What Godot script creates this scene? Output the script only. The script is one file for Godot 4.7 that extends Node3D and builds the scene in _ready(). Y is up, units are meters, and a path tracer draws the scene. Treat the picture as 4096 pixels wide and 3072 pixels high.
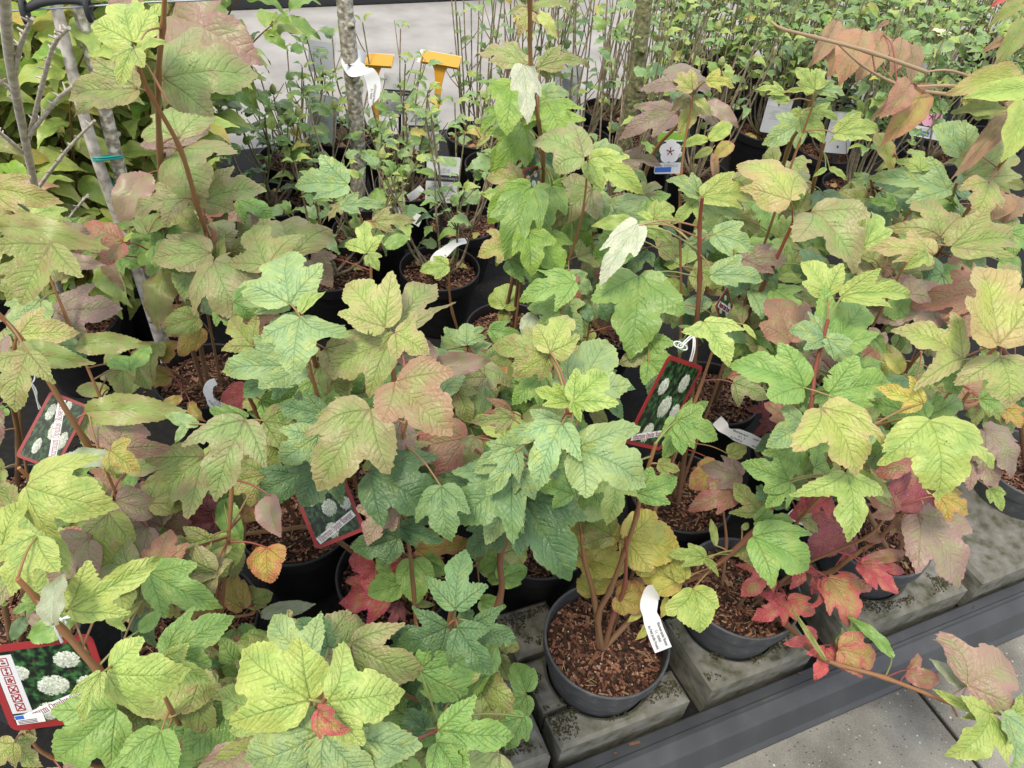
extends Node3D

# A nursery bed of potted viburnums, hibiscus and a yellow-green shrub, seen from standing height.
# Units: metres; V() takes millimetres.

var used := {}
var noise := FastNoiseLite.new()
var blotch := FastNoiseLite.new()
var rng := RandomNumberGenerator.new()
var mats := {}
var plans := {}
var leaf_mats := {}
var chip_meshes := []
var pot_meshes := {}
var fonts := {}


func V(x: float, y: float, z: float) -> Vector3:
	return Vector3(x, y, z) * 0.001


func lin(r: float, g: float, b: float) -> Color:
	return Color(r, g, b).linear_to_srgb()


# ---------------------------------------------------------------- naming
func numbered(called: String) -> String:
	var n: int = used.get(called, 0)
	used[called] = n + 1
	return called if n == 0 else "%s_%03d" % [called, n]


func thing(called: String, label: String, category: String, at := Vector3.ZERO, group := "") -> Node3D:
	var o := Node3D.new()
	o.name = numbered(called)
	add_child(o)
	o.position = at
	mark(o, label, category, group)
	return o


func mark(o: Node3D, label: String, category: String, group := "") -> void:
	o.set_meta("label", label)
	o.set_meta("category", category)
	if group:
		o.set_meta("group", group)


func part(parent: Node3D, called: String, mesh: Mesh, mat: Material, xf := Transform3D.IDENTITY) -> MeshInstance3D:
	var o := MeshInstance3D.new()
	o.mesh = mesh
	o.material_override = mat
	if parent == self:
		o.name = numbered(called)
		add_child(o)
	else:
		o.name = called
		parent.add_child(o, true)
	o.transform = xf
	return o


func structure(called: String, mesh: Mesh, mat: Material, xf := Transform3D.IDENTITY) -> MeshInstance3D:
	var o := part(self, called, mesh, mat, xf)
	o.set_meta("kind", "structure")
	return o


# ---------------------------------------------------------------- materials
func noise_tex(freq: float, ramp: Array, size := 256, octaves := 4, kind := FastNoiseLite.TYPE_SIMPLEX_SMOOTH, seed_ := 1) -> NoiseTexture2D:
	var t := NoiseTexture2D.new()
	t.width = size
	t.height = size
	t.seamless = true
	var n := FastNoiseLite.new()
	n.noise_type = kind
	n.frequency = freq
	n.fractal_octaves = octaves
	n.seed = seed_
	t.noise = n
	if ramp.size():
		var g := Gradient.new()
		var off := PackedFloat32Array()
		var col := PackedColorArray()
		for r in ramp:
			off.append(r[0])
			col.append(r[1])
		g.offsets = off
		g.colors = col
		t.color_ramp = g
	return t


func plain(col: Color, rough := 0.6, spec := 0.5) -> StandardMaterial3D:
	var m := StandardMaterial3D.new()
	m.albedo_color = col
	m.roughness = rough
	m.metallic_specular = spec
	return m


func tri(tex: Texture2D, scale: float, rough := 0.85, bump: Texture2D = null, bump_cm := 0.1, world := true) -> StandardMaterial3D:
	var m := StandardMaterial3D.new()
	m.albedo_texture = tex
	m.uv1_triplanar = true
	m.uv1_world_triplanar = world
	m.uv1_scale = Vector3.ONE * scale
	m.roughness = rough
	if bump:
		m.heightmap_enabled = true
		m.heightmap_texture = bump
		m.heightmap_scale = bump_cm
	return m


func make_materials() -> void:
	var grain := noise_tex(0.03, [], 256, 5, FastNoiseLite.TYPE_SIMPLEX_SMOOTH, 4)
	var fine := noise_tex(0.12, [], 256, 3, FastNoiseLite.TYPE_SIMPLEX_SMOOTH, 7)
	# the paving: grey concrete with pale stone specks and dark damp patches
	var pave := Image.create(1024, 1024, false, Image.FORMAT_RGB8)
	var cell := FastNoiseLite.new()
	cell.noise_type = FastNoiseLite.TYPE_SIMPLEX_SMOOTH
	cell.frequency = 0.004
	cell.fractal_octaves = 5
	var damp := cell.get_seamless_image(512, 512)
	damp.resize(1024, 1024)
	var d := damp.get_data()
	var b := PackedByteArray()
	b.resize(1024 * 1024 * 3)
	rng.seed = 9
	for i in 1024 * 1024:
		var v := 110.0 + (d[i] - 128) * 0.5 + rng.randf_range(-17, 17)
		b[i * 3] = clampi(int(v * 1.05), 0, 255)
		b[i * 3 + 1] = clampi(int(v * 1.03), 0, 255)
		b[i * 3 + 2] = clampi(int(v * 0.965), 0, 255)
	pave = Image.create_from_data(1024, 1024, false, Image.FORMAT_RGB8, b)
	for i in 1500:
		var s := rng.randi_range(2, 4) if rng.randf() < 0.3 else 2
		var g := rng.randf_range(0.5, 0.82)
		pave.fill_rect(Rect2i(rng.randi_range(0, 1018), rng.randi_range(0, 1018), s, s), Color(g, g, g * 0.97))
	for i in 900:
		var g := rng.randf_range(0.12, 0.25)
		pave.fill_rect(Rect2i(rng.randi_range(0, 1018), rng.randi_range(0, 1018), 3, 2), Color(g, g, g * 0.9))
	mats.paving = tri(ImageTexture.create_from_image(pave), 1.15, 0.8, fine, 0.06)
	mats.path = tri(noise_tex(0.01, [[0.0, lin(0.26, 0.25, 0.235)], [0.45, lin(0.34, 0.325, 0.31)], [1.0, lin(0.42, 0.40, 0.385)]], 512, 6), 0.8, 0.9, fine, 0.05)
	mats.joint = plain(lin(0.02, 0.018, 0.014), 0.95)
	mats.cloth = tri(noise_tex(0.05, [[0.3, lin(0.006, 0.006, 0.006)], [1.0, lin(0.016, 0.015, 0.014)]], 256, 3), 4.0, 0.9, fine, 0.05)
	mats.litter = plain(lin(0.05, 0.026, 0.015), 0.95)
	# concrete blocks: grey, greenish stain, dark moss
	mats.block = tri(noise_tex(0.02, [[0.0, lin(0.044, 0.044, 0.028)], [0.34, lin(0.126, 0.126, 0.092)], [0.5, lin(0.163, 0.159, 0.133)], [1.0, lin(0.244, 0.240, 0.222)]], 512, 6, FastNoiseLite.TYPE_SIMPLEX_SMOOTH, 12), 2.6, 0.92, grain, 0.35)
	mats.moss = tri(noise_tex(0.06, [[0.2, lin(0.03, 0.028, 0.014)], [0.6, lin(0.06, 0.056, 0.022)], [1.0, lin(0.12, 0.11, 0.04)]], 256, 4), 7.0, 1.0, fine, 0.5)
	mats.rail = tri(noise_tex(0.01, [[0.0, lin(0.032, 0.035, 0.04)], [0.55, lin(0.048, 0.052, 0.058)], [0.8, lin(0.062, 0.066, 0.072)], [1.0, lin(0.10, 0.10, 0.10)]], 512, 5), 2.0, 0.42, fine, 0.02)
	mats.far_edge = plain(lin(0.03, 0.034, 0.037), 0.6)
	mats.pot_grey = tri(noise_tex(0.03, [[0.0, lin(0.045, 0.049, 0.056)], [0.55, lin(0.07, 0.075, 0.084)], [0.75, lin(0.09, 0.093, 0.10)], [1.0, lin(0.17, 0.16, 0.15)]], 256, 5), 5.0, 0.45)
	mats.pot_black = tri(noise_tex(0.03, [[0.0, lin(0.008, 0.008, 0.009)], [1.0, lin(0.019, 0.019, 0.021)]], 256, 4), 4.0, 0.5)
	mats.soil = tri(noise_tex(0.05, [[0.2, lin(0.016, 0.008, 0.005)], [0.55, lin(0.07, 0.03, 0.018)], [1.0, lin(0.16, 0.075, 0.042)]], 256, 4), 8.0, 0.95, fine, 0.4)
	mats.chips = plain(Color.WHITE, 0.85)
	mats.chips.vertex_color_use_as_albedo = true
	mats.bark = tri(noise_tex(0.04, [[0.1, lin(0.164, 0.137, 0.100)], [0.5, lin(0.400, 0.364, 0.300)], [0.75, lin(0.764, 0.746, 0.655)], [1.0, lin(0.780, 0.780, 0.780)]], 256, 5), 6.0, 0.9, grain, 0.3)
	mats.bark_green = tri(noise_tex(0.04, [[0.1, lin(0.084, 0.077, 0.042)], [0.5, lin(0.238, 0.231, 0.105)], [0.8, lin(0.350, 0.350, 0.196)], [1.0, lin(0.588, 0.588, 0.476)]], 256, 5), 6.0, 0.9, grain, 0.3)
	mats.stake = tri(noise_tex(0.03, [[0.1, lin(0.293, 0.254, 0.215)], [0.5, lin(0.566, 0.517, 0.458)], [1.0, lin(0.780, 0.780, 0.760)]], 256, 5), 5.0, 0.85, grain, 0.08)
	mats.twig = tri(noise_tex(0.05, [[0.1, lin(0.176, 0.136, 0.088)], [0.6, lin(0.368, 0.296, 0.200)], [1.0, lin(0.544, 0.464, 0.352)]], 128, 4), 9.0, 0.8)
	mats.twig_green = tri(noise_tex(0.05, [[0.1, lin(0.144, 0.136, 0.064)], [0.6, lin(0.272, 0.256, 0.136)], [1.0, lin(0.416, 0.384, 0.240)]], 128, 4), 9.0, 0.8)
	mats.bare = tri(noise_tex(0.05, [[0.1, lin(0.280, 0.245, 0.201)], [0.6, lin(0.578, 0.525, 0.455)], [1.0, lin(0.780, 0.735, 0.665)]], 128, 4), 9.0, 0.8)
	mats.stem = plain(Color.WHITE, 0.55)
	mats.stem.vertex_color_use_as_albedo = true
	mats.white = plain(lin(0.82, 0.83, 0.85), 0.45)
	mats.card = plain(lin(0.62, 0.64, 0.66), 0.5)
	mats.card_back = plain(lin(0.50, 0.53, 0.56), 0.5)
	mats.black = plain(lin(0.012, 0.012, 0.013), 0.5)
	mats.ink = plain(lin(0.03, 0.03, 0.035), 0.7)
	mats.grey_ink = plain(lin(0.28, 0.29, 0.31), 0.7)
	mats.red = plain(lin(0.30, 0.022, 0.026), 0.4)
	mats.dark_red = plain(lin(0.21, 0.02, 0.03), 0.5)
	mats.yellow = plain(lin(0.72, 0.36, 0.03), 0.45)
	mats.teal = plain(lin(0.02, 0.38, 0.36), 0.4)
	mats.wire = plain(lin(0.32, 0.36, 0.42), 0.35)
	mats.wire.metallic = 0.5
	mats.green_print = plain(lin(0.22, 0.46, 0.03), 0.5)
	mats.blue_print = plain(lin(0.03, 0.13, 0.5), 0.5)
	mats.bud = plain(lin(0.32, 0.36, 0.13), 0.6)
	mats.petal = plain(lin(0.78, 0.40, 0.56), 0.6)
	mats.petal_white = plain(lin(0.76, 0.74, 0.76), 0.6)
	mats.petal_cream = plain(lin(0.72, 0.68, 0.44), 0.7)


# ---------------------------------------------------------------- simple shapes
func tube(pts: Array, radii: Array, sides := 7, mat_color := Color(0, 0, 0, 0), tip_color := Color(0, 0, 0, 0), into: SurfaceTool = null) -> SurfaceTool:
	var st := into
	if st == null:
		st = SurfaceTool.new()
		st.begin(Mesh.PRIMITIVE_TRIANGLES)
	var n := pts.size()
	var ring := []
	var up := Vector3(0.31, 0.17, 0.93)
	for i in n:
		var a: Vector3 = pts[maxi(i - 1, 0)]
		var c: Vector3 = pts[mini(i + 1, n - 1)]
		var dir := (c - a).normalized()
		var x := dir.cross(up).normalized()
		var y := x.cross(dir).normalized()
		up = y
		var row := []
		for k in sides:
			var ang := TAU * k / sides
			var nn := x * cos(ang) + y * sin(ang)
			row.append([pts[i] + nn * radii[i], nn])
		ring.append(row)
	for i in n - 1:
		var c0 := mat_color.lerp(tip_color, float(i) / (n - 1))
		var c1 := mat_color.lerp(tip_color, float(i + 1) / (n - 1))
		for k in sides:
			var k2 := (k + 1) % sides
			var q := [ring[i][k], ring[i + 1][k], ring[i + 1][k2], ring[i][k2]]
			var cc := [c0, c1, c1, c0]
			for j in [0, 2, 1, 0, 3, 2]:
				if mat_color.a > 0:
					st.set_color(cc[j])
				st.set_normal(q[j][1])
				st.set_uv(Vector2.ZERO)
				st.add_vertex(q[j][0])
	for e in [0, n - 1]:
		for k in range(1, sides - 1):
			var nn: Vector3 = (pts[e] - pts[1 if e == 0 else n - 2]).normalized()
			for j in ([0, k + 1, k] if e == 0 else [0, k, k + 1]):
				if mat_color.a > 0:
					st.set_color(mat_color if e == 0 else tip_color)
				st.set_normal(nn)
				st.set_uv(Vector2.ZERO)
				st.add_vertex(ring[e][j][0])
	return st


func curve(pts: Array, steps := 4) -> Array:
	var out := []
	for i in pts.size() - 1:
		var a: Vector3 = pts[maxi(i - 1, 0)]
		var b: Vector3 = pts[i]
		var c: Vector3 = pts[i + 1]
		var d: Vector3 = pts[mini(i + 2, pts.size() - 1)]
		for k in steps:
			out.append(b.cubic_interpolate(c, a, d, float(k) / steps))
	out.append(pts[-1])
	return out


func taper(n: int, r0: float, r1: float) -> Array:
	var out := []
	for i in n:
		out.append(lerpf(r0, r1, float(i) / maxi(n - 1, 1)))
	return out


func lathe(profile: Array, sides := 40) -> ArrayMesh:
	var st := SurfaceTool.new()
	st.begin(Mesh.PRIMITIVE_TRIANGLES)
	for i in profile.size() - 1:
		var p: Vector2 = profile[i]
		var q: Vector2 = profile[i + 1]
		st.set_smooth_group(i if (q - p).length() > 0.004 else 50)
		for k in sides:
			var a := TAU * k / sides
			var b := TAU * (k + 1) / sides
			var v := [Vector3(p.x * cos(a), p.y, p.x * sin(a)), Vector3(q.x * cos(a), q.y, q.x * sin(a)), Vector3(q.x * cos(b), q.y, q.x * sin(b)), Vector3(p.x * cos(b), p.y, p.x * sin(b))]
			for j in [0, 2, 1, 0, 3, 2]:
				st.add_vertex(v[j])
	st.generate_normals()
	return st.commit()


func box(st: SurfaceTool, xf: Transform3D, size: Vector3, col := Color.WHITE) -> void:
	var h := size / 2
	for f in [[Vector3.RIGHT, Vector3.UP], [Vector3.LEFT, Vector3.UP], [Vector3.UP, Vector3.BACK], [Vector3.DOWN, Vector3.BACK], [Vector3.BACK, Vector3.UP], [Vector3.FORWARD, Vector3.UP]]:
		var n: Vector3 = f[0]
		var u: Vector3 = f[1]
		var w := u.cross(n)
		var q := [n - u - w, n - u + w, n + u + w, n + u - w]
		for j in [0, 2, 1, 0, 3, 2]:
			st.set_color(col)
			st.set_normal((xf.basis * n).normalized())
			st.set_uv(Vector2.ZERO)
			st.add_vertex(xf * (q[j] * h))


# an outline (x, z) raised from y0 to y1 with a chamfered top
func slab(outline: PackedVector2Array, y0: float, y1: float, bevel: float) -> ArrayMesh:
	var st := SurfaceTool.new()
	st.begin(Mesh.PRIMITIVE_TRIANGLES)
	if Geometry2D.is_polygon_clockwise(outline):
		outline.reverse()
	var n := outline.size()
	var inner := PackedVector2Array()
	for i in n:
		var a := outline[(i + n - 1) % n]
		var b := outline[i]
		var c := outline[(i + 1) % n]
		var e1 := (b - a).normalized()
		var e2 := (c - b).normalized()
		var n1 := Vector2(-e1.y, e1.x)
		var n2 := Vector2(-e2.y, e2.x)
		var m := (n1 + n2).normalized()
		inner.append(b + m * bevel / maxf(0.5, m.dot(n1)))
	var rows := [[outline, y0], [outline, y1 - bevel], [inner, y1]]
	for r in 2:
		for i in n:
			var j := (i + 1) % n
			var p0: Vector2 = rows[r][0][i]
			var p1: Vector2 = rows[r][0][j]
			var q0: Vector2 = rows[r + 1][0][i]
			var q1: Vector2 = rows[r + 1][0][j]
			var v := [Vector3(p0.x, rows[r][1], p0.y), Vector3(p1.x, rows[r][1], p1.y), Vector3(q1.x, rows[r + 1][1], q1.y), Vector3(q0.x, rows[r + 1][1], q0.y)]
			st.set_smooth_group(-1)
			for k in [0, 1, 2, 0, 2, 3]:
				st.add_vertex(v[k])
	var idx := Geometry2D.triangulate_polygon(inner)
	for k in range(0, idx.size(), 3):
		var a := inner[idx[k]]
		var b := inner[idx[k + 1]]
		var c := inner[idx[k + 2]]
		if (b - a).cross(c - a) > 0:
			var s := b
			b = c
			c = s
		# seen from above, clockwise
		for p in [a, c, b]:
			st.add_vertex(Vector3(p.x, y1, p.y))
	st.generate_normals()
	return st.commit()


func flat_poly(outline: PackedVector2Array, thick: float) -> ArrayMesh:
	# a thin sheet in the xy plane with its face towards +z
	var st := SurfaceTool.new()
	st.begin(Mesh.PRIMITIVE_TRIANGLES)
	st.set_smooth_group(-1)
	var lo := outline[0]
	var hi := outline[0]
	for p in outline:
		lo = lo.min(p)
		hi = hi.max(p)
	var idx := Geometry2D.triangulate_polygon(outline)
	for side in [1, -1]:
		for k in range(0, idx.size(), 3):
			var t := [outline[idx[k]], outline[idx[k + 1]], outline[idx[k + 2]]]
			var ccw: bool = (t[1] - t[0]).cross(t[2] - t[0]) > 0
			if ccw == (side == 1):
				t.reverse()
			for p in t:
				st.set_uv(Vector2((p.x - lo.x) / (hi.x - lo.x), 1.0 - (p.y - lo.y) / (hi.y - lo.y)))
				st.add_vertex(Vector3(p.x, p.y, thick / 2 * side))
	var n := outline.size()
	for i in n:
		var a := outline[i]
		var b := outline[(i + 1) % n]
		var v := [Vector3(a.x, a.y, thick / 2), Vector3(b.x, b.y, thick / 2), Vector3(b.x, b.y, -thick / 2), Vector3(a.x, a.y, -thick / 2)]
		for j in [0, 1, 2, 0, 2, 3]:
			st.set_uv(Vector2.ZERO)
			st.add_vertex(v[j])
	st.generate_normals()
	return st.commit()


func round_rect(w: float, h: float, r: float) -> PackedVector2Array:
	var out := PackedVector2Array()
	for c in [[w / 2 - r, h / 2 - r, 0.0], [-w / 2 + r, h / 2 - r, 0.25], [-w / 2 + r, -h / 2 + r, 0.5], [w / 2 - r, -h / 2 + r, 0.75]]:
		for k in 5:
			var a: float = TAU * (c[2] + 0.25 * k / 4.0)
			out.append(Vector2(c[0] + r * cos(a), c[1] + r * sin(a)))
	return out


# ---------------------------------------------------------------- leaves
# half outlines, from the stalk to the tip, in leaf lengths; "lobe" is the tip of the side lobe
const SHAPES := {
	"M": {"half": [[0.0, 0.0], [0.10, -0.05], [0.25, -0.04], [0.37, 0.06], [0.46, 0.21], [0.52, 0.37], [0.58, 0.58], [0.46, 0.57], [0.345, 0.525], [0.255, 0.51], [0.275, 0.60], [0.305, 0.70], [0.24, 0.80], [0.14, 0.91], [0.0, 1.04]], "lobe": [0.58, 0.58], "tooth": 0.020, "step": 0.085},
	"N": {"half": [[0.0, 0.0], [0.08, -0.04], [0.20, 0.0], [0.33, 0.11], [0.44, 0.26], [0.57, 0.49], [0.42, 0.47], [0.27, 0.42], [0.175, 0.42], [0.20, 0.54], [0.245, 0.66], [0.19, 0.81], [0.09, 0.93], [0.0, 1.04]], "lobe": [0.57, 0.49], "tooth": 0.025, "step": 0.09},
	"S": {"half": [[0.0, 0.0], [0.12, -0.05], [0.28, -0.03], [0.42, 0.10], [0.48, 0.28], [0.50, 0.46], [0.47, 0.61], [0.37, 0.60], [0.36, 0.71], [0.28, 0.83], [0.14, 0.94], [0.0, 1.02]], "lobe": [0.47, 0.60], "tooth": 0.022, "step": 0.08},
	"O": {"half": [[0.0, 0.0], [0.10, 0.01], [0.23, 0.10], [0.33, 0.25], [0.36, 0.42], [0.33, 0.60], [0.24, 0.78], [0.11, 0.92], [0.0, 1.03]], "tooth": 0.022, "step": 0.07},
	"Q": {"half": [[0.0, 0.0], [0.12, 0.02], [0.27, 0.12], [0.36, 0.29], [0.38, 0.48], [0.32, 0.67], [0.20, 0.84], [0.08, 0.95], [0.0, 1.05]], "tooth": 0.012, "step": 0.045},
	"H": {"half": [[0.0, 0.0], [0.10, 0.03], [0.22, 0.12], [0.33, 0.28], [0.38, 0.50], [0.24, 0.49], [0.22, 0.60], [0.20, 0.74], [0.09, 0.90], [0.0, 1.06]], "lobe": [0.38, 0.50], "tooth": 0.045, "step": 0.12},
	"W": {"half": [[0.0, 0.0], [0.08, 0.03], [0.19, 0.14], [0.26, 0.30], [0.27, 0.45], [0.21, 0.64], [0.11, 0.83], [0.0, 1.06]], "tooth": 0.008, "step": 0.09},
}
# colours of a leaf: middle, margin, blotches (real-world base colours), vein style: 0 dark, 1 pale
const TINTS := {
	"l": [[0.409, 0.546, 0.124], [0.489, 0.580, 0.147], [0.306, 0.466, 0.095], 0],
	"z": [[0.466, 0.534, 0.124], [0.546, 0.512, 0.170], [0.352, 0.489, 0.101], 0],
	"x": [[0.443, 0.613, 0.115], [0.561, 0.692, 0.167], [0.298, 0.482, 0.089], 0],
	"v": [[0.249, 0.432, 0.056], [0.306, 0.477, 0.067], [0.192, 0.341, 0.050], 0],
	"g": [[0.204, 0.375, 0.078], [0.249, 0.420, 0.090], [0.306, 0.443, 0.095], 0],
	"G": [[0.084, 0.181, 0.061], [0.107, 0.209, 0.067], [0.135, 0.227, 0.067], 0],
	"b": [[0.295, 0.455, 0.187], [0.352, 0.489, 0.181], [0.420, 0.523, 0.152], 0],
	"B": [[0.141, 0.278, 0.107], [0.181, 0.318, 0.113], [0.227, 0.352, 0.107], 0],
	"e": [[0.284, 0.375, 0.084], [0.329, 0.352, 0.101], [0.363, 0.284, 0.113], 0],
	"y": [[0.534, 0.534, 0.102], [0.613, 0.482, 0.115], [0.456, 0.508, 0.102], 0],
	"p": [[0.31, 0.41, 0.115], [0.38, 0.34, 0.145], [0.36, 0.33, 0.14], 0],
	"P": [[0.31, 0.23, 0.165], [0.34, 0.20, 0.175], [0.28, 0.29, 0.13], 1],
	"K": [[0.32, 0.36, 0.13], [0.38, 0.23, 0.14], [0.36, 0.30, 0.14], 1],
	"k": [[0.41, 0.49, 0.115], [0.49, 0.40, 0.17], [0.46, 0.47, 0.14], 0],
	"o": [[0.534, 0.398, 0.078], [0.569, 0.249, 0.107], [0.466, 0.420, 0.090], 0],
	"r": [[0.534, 0.078, 0.095], [0.466, 0.061, 0.095], [0.512, 0.204, 0.101], 1],
	"s": [[0.466, 0.306, 0.101], [0.534, 0.113, 0.107], [0.557, 0.078, 0.101], 1],
	"R": [[0.341, 0.175, 0.107], [0.386, 0.135, 0.107], [0.306, 0.261, 0.101], 1],
	"m": [[0.295, 0.056, 0.084], [0.261, 0.050, 0.078], [0.341, 0.090, 0.090], 1],
	"n": [[0.386, 0.255, 0.135], [0.420, 0.227, 0.135], [0.363, 0.284, 0.124], 0],
	"q": [[0.466, 0.249, 0.141], [0.489, 0.215, 0.147], [0.398, 0.318, 0.124], 0],
	"h": [[0.238, 0.386, 0.141], [0.295, 0.432, 0.147], [0.341, 0.455, 0.124], 0],
	"c": [[0.468, 0.403, 0.089], [0.508, 0.272, 0.115], [0.482, 0.233, 0.127], 0],
	"w": [[0.46, 0.53, 0.36], [0.53, 0.58, 0.43], [0.42, 0.50, 0.32], 2],
	"u": [[0.33, 0.40, 0.24], [0.37, 0.41, 0.26], [0.29, 0.35, 0.19], 2],
}


func leaf_plan(code: String) -> Dictionary:
	if plans.has(code):
		return plans[code]
	var sh: Dictionary = SHAPES[code]
	var half: Array = []
	var tooth: float = sh.tooth
	var step: float = sh.step
	var hp: Array = sh.half
	rng.seed = hash(code)
	for i in hp.size() - 1:
		var a := Vector2(hp[i][0], hp[i][1])
		var b := Vector2(hp[i + 1][0], hp[i + 1][1])
		var n := maxi(1, roundi((b - a).length() / step))
		var nrm := (b - a).normalized()
		nrm = Vector2(nrm.y, -nrm.x)
		for k in n:
			var p := a.lerp(b, float(k) / n)
			if i + k > 0:
				half.append(p)
			# a tooth that leans towards the tip; none in the smooth base of the blade
			var t := p.lerp(a.lerp(b, float(k + 1) / n), 0.62)
			var amount := tooth * rng.randf_range(0.3, 1.4) * (0.25 if t.y < 0.02 else 1.0)
			half.append(t + nrm * amount)
	var tip := Vector2(0, hp[-1][1])
	var outline := PackedVector2Array([Vector2.ZERO])
	for p in half:
		outline.append(p)
	outline.append(tip)
	for i in range(half.size() - 1, -1, -1):
		outline.append(Vector2(-half[i].x, half[i].y + 0.006 * sin(i * 2.1)))
	var pts := outline.duplicate()
	var shrunk := PackedVector2Array()
	var gap := 0.095 if code in "MNSOQ" else 0.16
	var y := 0.02
	var row := 0
	while y < 1.0:
		var x := -0.6 + (gap * 0.5 if row % 2 else 0.0)
		while x < 0.6:
			var q := Vector2(x, y)
			if Geometry2D.is_point_in_polygon(q, outline):
				var near := 9.0
				for i in outline.size():
					near = minf(near, (Geometry2D.get_closest_point_to_segment(q, outline[i], outline[(i + 1) % outline.size()]) - q).length())
				if near > gap * 0.33:
					pts.append(q)
			x += gap
		y += gap * 0.87
		row += 1
	# the midrib gets points of its own, so that the fold is crisp
	for k in range(1, 9):
		pts.append(Vector2(0.0007 * k, k * 0.11))
	var idx := Geometry2D.triangulate_delaunay(pts)
	var tris := PackedInt32Array()
	for k in range(0, idx.size(), 3):
		var c := (pts[idx[k]] + pts[idx[k + 1]] + pts[idx[k + 2]]) / 3.0
		if not Geometry2D.is_point_in_polygon(c, outline):
			continue
		var cw := (pts[idx[k + 1]] - pts[idx[k]]).cross(pts[idx[k + 2]] - pts[idx[k]]) < 0
		tris.append_array([idx[k], idx[k + 1], idx[k + 2]] if cw else [idx[k], idx[k + 2], idx[k + 1]])
	var edge := PackedFloat32Array()
	for i in pts.size():
		var near := 9.0
		if i < outline.size():
			near = 0.0
		else:
			for j in outline.size():
				near = minf(near, (Geometry2D.get_closest_point_to_segment(pts[i], outline[j], outline[(j + 1) % outline.size()]) - pts[i]).length())
		edge.append(1.0 - clampf(near / 0.24, 0, 1))
	var lobe := Vector2(sh.lobe[0], sh.lobe[1]) if sh.has("lobe") else Vector2.ZERO
	plans[code] = {"pts": pts, "tris": tris, "edge": edge, "lobe": lobe, "outline": outline}
	return plans[code]


func stroke(buf: PackedFloat32Array, n: int, a: Vector2, b: Vector2, w0: float, w1: float, s0: float, s1: float) -> void:
	# a to b in leaf units
	var len := (b - a).length() * n / 1.3
	var steps := maxi(2, int(len * 1.5))
	for k in steps + 1:
		var t := float(k) / steps
		var p := a.lerp(b, t)
		var px := (p.x / 1.3 + 0.5) * n
		var py := (p.y + 0.12) / 1.3 * n
		var w := lerpf(w0, w1, t)
		var s := lerpf(s0, s1, t)
		for yy in range(int(py - w - 1), int(py + w + 2)):
			for xx in range(int(px - w - 1), int(px + w + 2)):
				if xx < 0 or yy < 0 or xx >= n or yy >= n:
					continue
				var f := clampf(w + 0.6 - Vector2(xx + 0.5 - px, yy + 0.5 - py).length(), 0, 1) * s
				var i := yy * n + xx
				if buf[i] < f:
					buf[i] = f


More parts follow.
